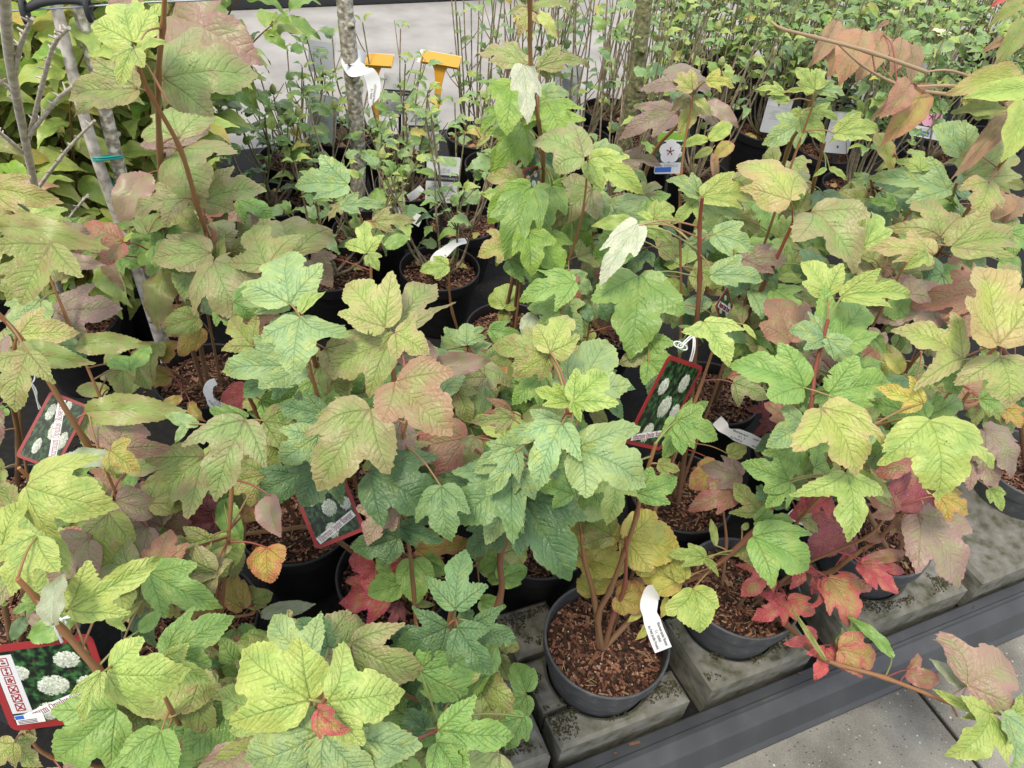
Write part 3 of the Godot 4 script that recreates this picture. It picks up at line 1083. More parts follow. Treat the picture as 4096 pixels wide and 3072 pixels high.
func cream_flower(at: Vector3) -> void:
	var t := thing("hibiscus_flower", "single faded cream hibiscus flower among the back row at the right", "flower", at)
	for k in 6:
		var a := TAU * k / 6
		var d := Vector3(cos(a), 0.9, sin(a))
		var m := blade_mesh("S", "x", 0.034, 1.0, [], 40 + k, [], Color.WHITE, Transform3D(Basis(d.cross(Vector3.UP).normalized(), d.normalized(), d.cross(Vector3.UP).normalized().cross(d.normalized())), Vector3.ZERO))
		part(t, "petal", m, mats.petal_cream)
	part(t, "calyx", lathe([Vector2(0, -0.02), Vector2(0.004, -0.018), Vector2(0.009, 0.0), Vector2(0.006, 0.006)], 10), mats.bud)


# ---------------------------------------------------------------- print
func words(parent: Node3D, text: String, at: Transform3D, height: float, mat: Material, face := "Droid Serif", width := 0.0) -> void:
	var m := TextMesh.new()
	if not fonts.has(face):
		var f := SystemFont.new()
		f.font_names = PackedStringArray([face])
		fonts[face] = f
	m.font = fonts[face]
	m.text = text
	m.font_size = 32
	m.pixel_size = height / 32.0
	m.depth = 0.0003
	m.curve_step = 2.0
	var o := part(parent, "lettering", m, mat, at)
	if width > 0.0:
		var w := m.get_aabb().size.x
		if w > 0.001:
			o.transform = at * Transform3D(Basis().scaled(Vector3(width / w, 1, 1)), Vector3.ZERO)


func turned(x: float, y: float, z: float, ang := 0.0) -> Transform3D:
	return Transform3D(Basis(Vector3.BACK, ang), Vector3(x, y, z))


func rect(parent: Node3D, called: String, w: float, h: float, x: float, y: float, z: float, mat: Material, ang := 0.0) -> MeshInstance3D:
	var m := BoxMesh.new()
	m.size = Vector3(w, h, 0.0003)
	return part(parent, called, m, mat, turned(x, y, z, ang))


func card(at: Vector3, w: float, h: float, kind: int, label: String) -> void:
	rng.seed = hash(label)
	var t := thing("plant_card", label, "plant label", at, "cards standing in the hibiscus pots")
	t.basis = Basis(Vector3.UP, 0.05 + rng.randf_range(-0.25, 0.25)) * Basis(Vector3.RIGHT, -0.30 + rng.randf_range(-0.1, 0.1)) * Basis(Vector3.BACK, rng.randf_range(-0.10, 0.04))
	part(t, "sheet", flat_poly(round_rect(w, h, 0.006), 0.0008), mats.card if kind != 1 else mats.card_back)
	var st := SurfaceTool.new()
	st.begin(Mesh.PRIMITIVE_TRIANGLES)
	box(st, Transform3D(Basis(), Vector3(0.002, -h / 2 - 0.05, -0.002)), Vector3(0.009, 0.13, 0.0025))
	part(t, "pick", st.commit(), mats.black)
	var z := 0.0007
	if kind == 0:
		var band := rect(t, "dark_band", w, h * 0.14, 0, h * 0.03, z, mats.ink)
		words(band, "HIBISCUS LAVENDER CHIFFON®", turned(0, 0, 0.0003), 0.0052, mats.card, "Droid Serif", w * 0.86)
		words(t, "Chiffon", turned(0, h * 0.19, z, 0.08), 0.016, mats.grey_ink, "Droid Serif", w * 0.4)
		words(t, "CHIFFON® COLLECTION", turned(0, -h * 0.085, z), 0.0085, mats.grey_ink, "Droid Serif", w * 0.68)
		words(t, "LARGE FLOWERS - LONG BLOOMING", turned(0, -h * 0.145, z), 0.0045, mats.grey_ink, "Droid Sans", w * 0.62)
		rect(t, "rule", w * 0.86, 0.0006, 0, -h * 0.18, z, mats.grey_ink)
		for k in 5:
			rect(t, "print_line", w * rng.randf_range(0.5, 0.68), 0.0012, w * 0.04, -h * (0.22 + 0.035 * k), z, mats.grey_ink)
		for k in 2:
			rect(t, "print_square", 0.006, 0.006, -w * 0.40, -h * (0.23 + 0.12 * k), z, mats.ink)
		words(t, "NL", turned(-w * 0.40, -h * 0.23, z + 0.0003), 0.0045, mats.white, "Droid Sans")
		# a drawn flower in a ring
		var ring := TorusMesh.new()
		ring.inner_radius = 0.0062
		ring.outer_radius = 0.0068
		ring.ring_segments = 6
		part(t, "emblem", ring, mats.grey_ink, Transform3D(Basis(Vector3.RIGHT, PI / 2).scaled(Vector3(1, 1, 0.3)), Vector3(0, h * 0.36, z)))
		for k in 5:
			rect(t, "emblem", 0.0035, 0.0008, 0.0025 * cos(TAU * k / 5), h * 0.36 + 0.0025 * sin(TAU * k / 5), z, mats.grey_ink, TAU * k / 5)
		for k in 4:
			rect(t, "symbol", 0.005, 0.005, w * (-0.15 + 0.11 * k), -h * 0.43, z, mats.grey_ink)
	elif kind == 1:
		rect(t, "top_band", w, h * 0.22, 0, h * 0.36, z, mats.card)
		for k in 6:
			rect(t, "print_line", w * rng.randf_range(0.25, 0.6), 0.0012, -w * 0.05, h * (0.12 - 0.045 * k), z, mats.grey_ink)
		rect(t, "print_square", 0.006, 0.008, w * 0.05, -h * 0.34, z, mats.ink)
	else:
		rect(t, "green_band", w, h * 0.2, 0, h * 0.38, z, mats.green_print)
		rect(t, "picture", w, h * 0.5, 0, h * 0.02, z, leafy_print())
		rect(t, "white_stripe", w * 0.8, 0.003, 0, h * 0.28, z + 0.0002, mats.white)
		rect(t, "blue_corner", w * 0.6, h * 0.12, -w * 0.18, -h * 0.4, z, mats.blue_print)
		words(t, "Hibiscus", turned(w * 0.1, -h * 0.30, z), 0.010, mats.grey_ink, "Droid Sans", w * 0.5)
		for k in 5:
			var a := TAU * k / 5 + 0.3
			var disc := CylinderMesh.new()
			disc.top_radius = 0.018
			disc.bottom_radius = 0.018
			disc.height = 0.0003
			disc.radial_segments = 20
			part(t, "printed_petal", disc, mats.petal_white if kind == 2 else mats.petal, Transform3D(Basis(Vector3.RIGHT, PI / 2), Vector3(0.017 * cos(a), 0.004 + 0.017 * sin(a), z + 0.0004 + 0.0001 * k)))
			rect(t, "printed_streak", 0.013, 0.003, 0.006 * cos(a), 0.004 + 0.006 * sin(a), z + 0.0013, mats.dark_red, a)


func holder(label: String, plate: Vector3, foot: Vector3) -> void:
	var t := thing("sign_holder", label, "sign holder", foot, "yellow plastic sign holders")
	var p := plate - foot
	var up := p.normalized()
	var right := Vector3(0.97, 0.05, 0.1)
	right = (right - up * right.dot(up)).normalized()
	var z := right.cross(up)
	var xf := Transform3D(Basis(right, up, z), Vector3.ZERO)
	var L := p.length()
	# stem that widens into a neck, cut from one sheet
	var ol := PackedVector2Array([Vector2(-0.006, -0.01), Vector2(0.006, -0.01), Vector2(0.0085, L * 0.55), Vector2(0.0105, L * 0.76), Vector2(0.016, L * 0.88), Vector2(0.023, L - 0.022), Vector2(-0.023, L - 0.022), Vector2(-0.016, L * 0.88), Vector2(-0.0105, L * 0.76), Vector2(-0.0085, L * 0.55)])
	part(t, "stem", flat_poly(ol, 0.004), mats.yellow, xf)
	var tilt := xf * Transform3D(Basis(Vector3.RIGHT, -0.75), Vector3(0, L - 0.004, 0))
	part(t, "plate", flat_poly(round_rect(0.116, 0.042, 0.004), 0.003), mats.yellow, tilt)
	part(t, "lip", flat_poly(round_rect(0.112, 0.006, 0.002), 0.006), mats.yellow, tilt * turned(0, -0.018, 0.004))
	part(t, "sign_sheet", flat_poly(round_rect(0.126, 0.046, 0.003), 0.0008), mats.card, tilt * turned(-0.005, 0.002, -0.0026))


var picture_print: StandardMaterial3D


# the print on the tags: white flower balls before dark green leaves
func leafy_print() -> StandardMaterial3D:
	if picture_print:
		return picture_print
	var n := 256
	var im := Image.create(n, n, false, Image.FORMAT_RGB8)
	rng.seed = 77
	var bg := FastNoiseLite.new()
	bg.frequency = 0.03
	bg.fractal_octaves = 3
	for y in n:
		for x in n:
			var v := bg.get_noise_2d(x, y)
			var w := bg.get_noise_2d(x * 2.0 + 500, y * 0.8)
			im.set_pixel(x, y, Color(0.05, 0.10, 0.07).lerp(Color(0.22, 0.42, 0.22), clampf(v * 1.4 + 0.35, 0, 1)).lerp(Color(0.30, 0.22, 0.15), clampf(w * 1.5 - 0.3, 0, 0.7)))
	for f in [[0.52, 0.52, 0.16], [0.74, 0.20, 0.13], [0.88, 0.55, 0.12], [0.40, 0.86, 0.14], [0.20, 0.30, 0.12]]:
		for yy in n:
			for xx in n:
				var q := Vector2((xx / float(n) - f[0]), (yy / float(n) - f[1]) / 0.85)
				if q.length() < f[2] * (0.93 + 0.12 * sin(q.angle() * 9.0)):
					im.set_pixel(xx, yy, Color(0.70, 0.76, 0.66))
		for k in 420:
			var a := rng.randf() * TAU
			var r: float = f[2] * sqrt(rng.randf())
			var px := int((f[0] + r * cos(a)) * n)
			var py := int((f[1] + r * sin(a) * 0.85) * n)
			var g: float = rng.randf_range(0.62, 0.92) - 0.10 * sin(a) * r / f[2]
			var s := rng.randi_range(3, 6)
			im.fill_rect(Rect2i(px, py, s, s - 1).intersection(Rect2i(0, 0, n, n)), Color(g * 0.97, g, g * 0.93))
	im.resize(110, 110, Image.INTERPOLATE_CUBIC)
	im.resize(n, n, Image.INTERPOLATE_CUBIC)
	picture_print = plain(Color.WHITE, 0.28)
	picture_print.albedo_texture = ImageTexture.create_from_image(im)
	picture_print.texture_repeat = false
	return picture_print


func picture_tag(label: String, tl: Vector3, tr: Vector3, bl: Vector3, kind: int, string: Array) -> void:
	var t := thing("picture_tag", label, "plant tag", (tr + bl) / 2, "red-bordered picture tags")
	var x := (tr - tl).normalized()
	var y := (tl - bl)
	var w := (tr - tl).length()
	y = y - x * y.dot(x)
	var h := y.length()
	y = y.normalized()
	t.basis = Basis(x, y, x.cross(y))
	part(t, "sheet", flat_poly(round_rect(w, h, minf(w, h) * 0.09), 0.0009), mats.red)
	var e := minf(w, h) * 0.075
	var iw := w - 2 * e
	var ih := h - 2 * e
	part(t, "picture", flat_poly(round_rect(iw, ih, 0.003), 0.0003), leafy_print(), turned(0, 0, 0.0007))
	part(t, "back_sheet", flat_poly(round_rect(w - 0.001, h - 0.001, minf(w, h) * 0.09), 0.0003), mats.white, turned(0, 0, -0.0007))
	# the slanting name strip
	var ang := 0.30
	var sw := iw * 1.0
	var strip := rect(t, "name_strip", sw, 0.0088, 0.0, -ih * 0.5 + sw * 0.5 * sin(ang) + 0.004, 0.0011, mats.white, ang)
	words(strip, "Viburnum Opulus ‘Roseum’", turned(0.0, 0.0, 0.0003), 0.0095, mats.dark_red, "Droid Serif", sw * 0.92)
	if kind == 1:
		rect(t, "symbol_panel", iw * 0.21, ih * 0.80, -iw * 0.385, ih * 0.06, 0.0011, mats.card)
		for k in 6:
			var cy := ih * (0.37 - 0.125 * k)
			var cx := -iw * 0.385
			var s := ih * 0.10
			for q in [[s, 0.0009, 0.0, s / 2], [s, 0.0009, 0.0, -s / 2], [0.0009, s, s / 2, 0.0], [0.0009, s, -s / 2, 0.0]]:
				rect(t, "symbol_frame", q[0], q[1], cx + q[2], cy + q[3], 0.0014, mats.red)
			if k == 0:
				rect(t, "symbol", s * 0.5, s * 0.22, cx, cy - s * 0.15, 0.0014, mats.red)
				for r in 4:
					rect(t, "symbol", s * 0.2, 0.0007, cx - s * 0.1 + s * 0.16 * cos(r * 0.8), cy + s * 0.12 + s * 0.16 * sin(r * 0.8), 0.0014, mats.red, r * 0.8)
			elif k == 1:
				rect(t, "symbol", 0.0009, s * 0.7, cx, cy, 0.0014, mats.red)
				for r in [-1, 1]:
					rect(t, "symbol", s * 0.28, 0.0009, cx - s * 0.08, cy + r * s * 0.27, 0.0014, mats.red, 0.8 * r)
					rect(t, "symbol", s * 0.28, 0.0009, cx + s * 0.08, cy + r * s * 0.27, 0.0014, mats.red, -0.8 * r)
			elif k == 2:
				for r in 5:
					rect(t, "symbol", s * 0.26, s * 0.2, cx + s * 0.2 * cos(r * TAU / 5), cy + s * 0.2 * sin(r * TAU / 5), 0.0014 + 0.00005 * r, mats.red, r * TAU / 5)
			else:
				rect(t, "symbol", s * 1.1, 0.0009, cx, cy, 0.00145, mats.red, 0.78)
				rect(t, "symbol", s * 1.1, 0.0009, cx, cy, 0.0015, mats.red, -0.78)
				if k != 4:
					rect(t, "symbol", s * 0.3, s * 0.3, cx, cy - s * 0.1, 0.0014, mats.red, 0.78)
				else:
					rect(t, "symbol", s * 0.55, s * 0.22, cx, cy, 0.0014, mats.red, 0.5)
		rect(t, "data_label", iw * 0.30, ih * 0.13, -iw * 0.33, -ih * 0.43, 0.0016, mats.white)
		rect(t, "blue_flag", iw * 0.09, ih * 0.05, -iw * 0.43, -ih * 0.395, 0.0019, mats.blue_print)
		for k in 3:
			rect(t, "print_line", iw * 0.20, 0.0006, -iw * 0.36, -ih * (0.44 + 0.02 * k), 0.0019, mats.ink)
	if string.size():
		var local := []
		for p in string:
			local.append(t.transform.affine_inverse() * p)
		for k in 2:
			var pts := []
			for p in curve(local):
				pts.append(p + Vector3(0.002 * k, 0.0015 * k * sin(p.x * 300), 0.001 * k))
			part(t, "string", tube(pts, taper(pts.size(), 0.0009, 0.0009), 6).commit(), mats.white)
		var loop := []
		for k in 15:
			var a := TAU * k / 14
			loop.append(local[-1] + Vector3(0.0045 + 0.006 * cos(a), 0.0035 * sin(a), 0.003 * cos(a)))
		for k in 2:
			part(t, "string_loop", tube(loop, taper(15, 0.0009, 0.0009), 6).commit(), mats.white, turned(-0.009 * k, 0.001 * k, 0.0005 * k))


# a white ribbon label: left and right edges point by point
func strap(label: String, left: Array, right: Array, print_kind: int) -> void:
	var o: Vector3 = left[0]
	var t := thing("strap_tag", label, "strap tag", o, "white strap tags")
	var st := SurfaceTool.new()
	st.begin(Mesh.PRIMITIVE_TRIANGLES)
	var l := curve(left, 4)
	var r := curve(right, 4)
	st.set_smooth_group(1)
	for i in l.size() - 1:
		for q in [l[i], r[i], r[i + 1], l[i], r[i + 1], l[i + 1]]:
			st.add_vertex(q - o)
	st.generate_normals()
	part(t, "ribbon", st.commit(), mats.white)
	if print_kind == 0:
		return
	# print along the last, flat stretch
	var a := (l[-1] + r[-1]) as Vector3 * 0.5 - o
	var n := left.size()
	var b := (left[n - 4] + right[n - 4]) as Vector3 * 0.5 - o
	var x := (a - b).normalized()
	var across := ((r[-1] - l[-1]) as Vector3)
	var w := ((left[n - 3] - right[n - 3]) as Vector3).length()
	var y := across - x * across.dot(x)
	y = y.normalized()
	var z := x.cross(y)
	var mid := (a + b) / 2
	if z.dot(Vector3(0, 0.67, 0.74)) < 0:
		y = -y
		z = -z
	var len := (a - b).length()
	var texts := ["Viburnum opulus 'Roseum'", "3 L  50/60", "Au Petit Jardin Provins"]
	if print_kind == 2:
		texts = ["€11,49"]
		for k in 9:
			var bar := BoxMesh.new()
			bar.size = Vector3(0.0006 + 0.0004 * (k % 3), w * 0.35, 0.0002)
			part(t, "bar", bar, mats.ink, Transform3D(Basis(x, y, z), mid + z * 0.0016 + x * (k - 4) * len * 0.05 - y * w * 0.2))
	for k in texts.size():
		var frac := (1.0 - k) * 0.28 if print_kind == 1 else 0.22
		words(t, texts[k], Transform3D(Basis(x, y, z), mid + z * 0.0018 + y * w * frac), w * 0.22 if print_kind == 1 else w * 0.34, mats.ink, "Droid Sans", len * (0.8 if k != 1 else 0.4))


func _ready() -> void:
	# camera: a phone held at standing height, pointing down at the bed, turned a little
	var cam := Camera3D.new()
	cam.name = "camera"
	add_child(cam)
	cam.transform = Transform3D(Basis(Vector3(0.993987, 0.081243, -0.073413), Vector3(-0.109498, 0.737494, -0.666418), Vector3(0, 0.670449, 0.741955)), Vector3(0, 1.30, 0))
	cam.fov = 52.02
	cam.near = 0.05
	cam.far = 200.0
	cam.current = true
	# an evenly bright overcast sky
	var sky_mat := ProceduralSkyMaterial.new()
	sky_mat.sky_top_color = Color(0.95, 0.965, 1.0)
	sky_mat.sky_horizon_color = Color(0.90, 0.91, 0.92)
	sky_mat.sky_curve = 0.25
	sky_mat.ground_bottom_color = Color(0.35, 0.34, 0.32)
	sky_mat.ground_horizon_color = Color(0.6, 0.6, 0.6)
	sky_mat.sun_angle_max = 1.0
	sky_mat.energy_multiplier = 1.0
	var env := Environment.new()
	env.background_mode = Environment.BG_SKY
	env.sky = Sky.new()
	env.sky.sky_material = sky_mat
	env.background_energy_multiplier = 0.85
	env.tonemap_mode = Environment.TONE_MAPPER_LINEAR
	env.tonemap_exposure = 1.65
	env.sdfgi_enabled = true
	env.ssao_enabled = true
	env.ssil_enabled = true
	var we := WorldEnvironment.new()
	we.name = "world_environment"
	we.environment = env
	add_child(we)
	var sun := DirectionalLight3D.new()
	sun.name = "sun"
	add_child(sun)
	sun.light_color = Color(1.0, 0.955, 0.88)
	sun.light_energy = 0.5
	sun.light_angular_distance = 12.0
	sun.shadow_enabled = true
	sun.look_at_from_position(Vector3(-0.5, 2.0, 0.9), Vector3.ZERO)

	noise.frequency = 0.02
	noise.seed = 3
	blotch.frequency = 0.03
	blotch.seed = 8
	blotch.fractal_octaves = 3
	make_materials()
	for code in SHAPES:
		veins_of(code)
	soil_meshes()
	build_setting()
	build_bed_edge()
	build_viburnums()
	build_rest()
	build_litter()


const ORIGIN := Vector3(0.191, 0, -0.652)
const ALONG := Vector3(0.893, 0, -0.451)
const INTO := Vector3(-0.451, 0, -0.893)


# a point of the bed: u metres along its edge, v metres into it
func bed(u: float, v: float, y := 0.0) -> Vector3:
	return ORIGIN + ALONG * u + INTO * v + Vector3.UP * y


func bed_frame() -> Transform3D:
	# local x along the edge, local z out of the bed (towards the path in front)
	return Transform3D(Basis(ALONG.normalized(), Vector3.UP, ALONG.normalized().cross(Vector3.UP)), ORIGIN)


func sheet(u0: float, u1: float, v0: float, v1: float, y: float) -> ArrayMesh:
	var st := SurfaceTool.new()
	st.begin(Mesh.PRIMITIVE_TRIANGLES)
	var q := [bed(u0, v0, y), bed(u1, v0, y), bed(u1, v1, y), bed(u0, v1, y)]
	for j in [0, 2, 1, 0, 3, 2]:
		st.set_normal(Vector3.UP)
		st.set_uv(Vector2.ZERO)
		st.add_vertex(q[j])
	return st.commit()


func build_setting() -> void:
	structure("ground", sheet(-60, 60, -60, 80, -0.012), mats.path)
	structure("path", sheet(-20, 20, 2.18, 3.62, -0.004), mats.path)
	structure("bed_cloth", sheet(-6, 9, -0.15, 2.18, 0.0), mats.cloth)
	structure("far_bed", sheet(-6, 9, 3.70, 7.0, 0.0), mats.cloth)
	# paving in front of the rail: slabs with open joints
	structure("paving_bed", sheet(-6, 9, -6, -0.16, -0.008), mats.joint)
	var fr := bed_frame()
	var front := Node3D.new()
	front.name = "paving"
	add_child(front)
	front.set_meta("kind", "structure")
	for i in range(-5, 9):
		for j in 5:
			var u0 := 0.573 + 0.5 * i + 0.003
			var u1 := u0 + 0.494
			var z0 := 0.172 + 0.5 * j + (0.003 if j else 0.0)
			var z1 := 0.172 + 0.5 * (j + 1) - 0.003
			part(front, "paving_slab", slab(PackedVector2Array([Vector2(u0, z0), Vector2(u1, z0), Vector2(u1, z1), Vector2(u0, z1)]), -0.04, 0.0 + 0.0007 * ((i * 7 + j * 3) % 3), 0.002), mats.paving, fr)


func build_bed_edge() -> void:
	var fr := bed_frame()
	# the dark ribbed edging rail: one profile drawn along the bed
	var prof := [Vector2(0.100, 0.004), Vector2(0.100, 0.046), Vector2(0.103, 0.049), Vector2(0.119, 0.049), Vector2(0.121, 0.0515), Vector2(0.126, 0.0515), Vector2(0.128, 0.0475), Vector2(0.146, 0.041), Vector2(0.151, 0.038), Vector2(0.170, 0.010), Vector2(0.178, 0.0065), Vector2(0.178, 0.001)]
	var st := SurfaceTool.new()
	st.begin(Mesh.PRIMITIVE_TRIANGLES)
	for k in prof.size() - 1:
		st.set_smooth_group(-1)
		var p: Vector2 = prof[k]
		var q: Vector2 = prof[k + 1]
		var v := [Vector3(-3, p.y, p.x), Vector3(4, p.y, p.x), Vector3(4, q.y, q.x), Vector3(-3, q.y, q.x)]
		for j in [0, 1, 2, 0, 2, 3]:
			st.add_vertex(v[j])
	st.generate_normals()
	var rail := part(self, "edging_rail", st.commit(), mats.rail, fr)
	mark(rail, "dark grey ribbed plastic edging rail between the concrete blocks and the paving", "edging")
	var far := BoxMesh.new()
	far.size = Vector3(10, 0.09, 0.05)
	var fx := fr
	fx.origin = bed(1.0, 3.66, 0.045)
	var fe := part(self, "edging_rail", far, mats.far_edge, fx)
	mark(fe, "dark edging strip of the bed beyond the grey path, at the top", "edging")
	# concrete blocks that hold the front pots; local z points out of the bed
	var round := PackedVector2Array()
	for k in 48:
		round.append(Vector2(cos(TAU * k / 48), sin(TAU * k / 48)) * 0.0865)
	# label, place along the edge, offset of its pot (along, into the bed), outline (empty: a whole block)
	var specs := [
		["low concrete block with black moss in front of the yellow-leaved viburnum's pot", 0.0, Vector2(0.010, 0.014), [-0.108, 0.034, 0.124, 0.034, 0.126, 0.091, -0.106, 0.089]],
		["narrow concrete block at the left side of the yellow-leaved viburnum's pot", 0.0, Vector2(0.010, 0.014), [-0.110, -0.062, 0.0, -0.062, 0.0, 0.026, -0.108, 0.026]],
		["dark mossy concrete block behind the left side of the yellow-leaved viburnum's pot", 0.0, Vector2(0.010, 0.014), [-0.112, -0.16, -0.02, -0.16, -0.02, -0.072, -0.112, -0.072]],
		["concrete block with a chamfered pale front, second pot from the left", 0.276, Vector2(0.0, 0.021), [-0.112, -0.052, 0.106, -0.052, 0.106, 0.091, -0.106, 0.089]],
		["concrete block with green stains under the last grey pot", 0.588, Vector2(0.0, 0.035), [-0.128, -0.06, 0.160, -0.06, 0.160, 0.091, -0.124, 0.089]],
		["bare concrete block without a pot at the right edge", 0.91, Vector2.ZERO, []],
		["concrete block at the bottom edge beside the two bluish leaf clusters", -0.275, Vector2(0.0, 0.012), [-0.12, -0.05, 0.150, -0.05, 0.150, 0.091, -0.118, 0.089]],
		["grey concrete block seen through the leaves at the bottom left", -0.592, Vector2(0.0, 0.012), [-0.12, -0.05, 0.12, -0.05, 0.12, 0.091, -0.118, 0.089]],
	]
	for s in specs:
		var t := thing("concrete_block", s[0], "block", bed(s[1], 0.0), "concrete blocks along the edging rail")
		t.basis = fr.basis
		if s[3].is_empty():
			part(t, "body", slab(PackedVector2Array([Vector2(-0.13, -0.14), Vector2(0.13, -0.14), Vector2(0.134, 0.094), Vector2(-0.132, 0.094)]), 0.006, 0.10, 0.008), mats.block)
			continue
		var a: Array = s[3]
		var ol := PackedVector2Array()
		for k in range(0, a.size(), 2):
			ol.append(Vector2(a[k], a[k + 1]))
		var hole := PackedVector2Array()
		for p in round:
			hole.append(p + Vector2(s[2].x, -s[2].y))
		var cut := Geometry2D.clip_polygons(ol, hole)
		var best := PackedVector2Array()
		for c in cut:
			if c.size() > best.size() or best.is_empty():
				best = c
		part(t, "body", slab(best, 0.004, 0.09, 0.006), mats.block)
		# moss lying in patches on the top
		rng.seed = hash(s[0])
		var moss := SurfaceTool.new()
		moss.begin(Mesh.PRIMITIVE_TRIANGLES)
		for k in 9000:
			var p := Vector2(rng.randf_range(-0.12, 0.15), rng.randf_range(-0.15, 0.086))
			if not Geometry2D.is_point_in_polygon(p, best):
				continue
			if noise.get_noise_2d(p.x * 500 + s[1] * 3000, p.y * 500) < 0.0 or p.y > 0.080 - 0.012 * rng.randf():
				continue
			var size := rng.randf_range(0.0006, 0.0016)
			box(moss, Transform3D(Basis(Vector3(rng.randf(), 1, rng.randf()).normalized(), rng.randf() * TAU), Vector3(p.x, 0.0903, p.y)), Vector3(size * 2.2, size * 0.7, size * 1.6), Color.WHITE)
		var m := part(t, "moss", moss.commit(), mats.moss)
		m.set_meta("kind", "stuff")


func build_litter() -> void:
	# loose bark on the cloth, the blocks, the rail and the slabs
	rng.seed = 321
	var st := SurfaceTool.new()
	st.begin(Mesh.PRIMITIVE_TRIANGLES)
	for k in 2600:
		var u := rng.randf_range(-1.6, 2.6)
		var v := rng.randf_range(-0.09, 2.2)
		var y := 0.003
		if k < 60:
			v = rng.randf_range(-0.6, -0.19)
			y = 0.0025
		elif k < 80:
			v = rng.randf_range(-0.120, -0.103)
			y = 0.051
		elif v < 0.12:
			continue
		if noise.get_noise_2d(u * 120, v * 120) < 0.0 and k > 200:
			continue
		var big := rng.randf() < 0.2
		var tone := rng.randf()
		var col := Color(0.05, 0.022, 0.014).lerp(Color(0.20, 0.10, 0.055), tone * tone)
		var l := rng.randf_range(0.004, 0.02 if big else 0.009)
		box(st, Transform3D(Basis(Vector3.UP, rng.randf() * TAU) * Basis(Vector3.RIGHT, rng.randf_range(-0.3, 0.3)), bed(u, v, y)), Vector3(l, 0.0018, rng.randf_range(0.0012, 0.004)), col)
	var o := part(self, "bark_litter", st.commit(), mats.chips)
	o.set_meta("kind", "stuff")
	mark(o, "loose bark scattered on the black cloth and the paving", "bark litter")

func build_viburnums() -> void:
	viburnum_1()
	viburnum_2()
	viburnum_3()
	viburnum_4()
	viburnum_5()
	viburnum_6()
	viburnum_7()
	viburnum_8()
	viburnum_9()
	viburnum_10()
	viburnum_11()
	viburnum_12()
	viburnum_13()
	viburnum_14()
	viburnum_15()
	viburnum_16()
	viburnum_17()
	viburnum_18()
	viburnum_19()
	viburnum_20()
	viburnum_21()
	viburnum_22()
	viburnum_23()


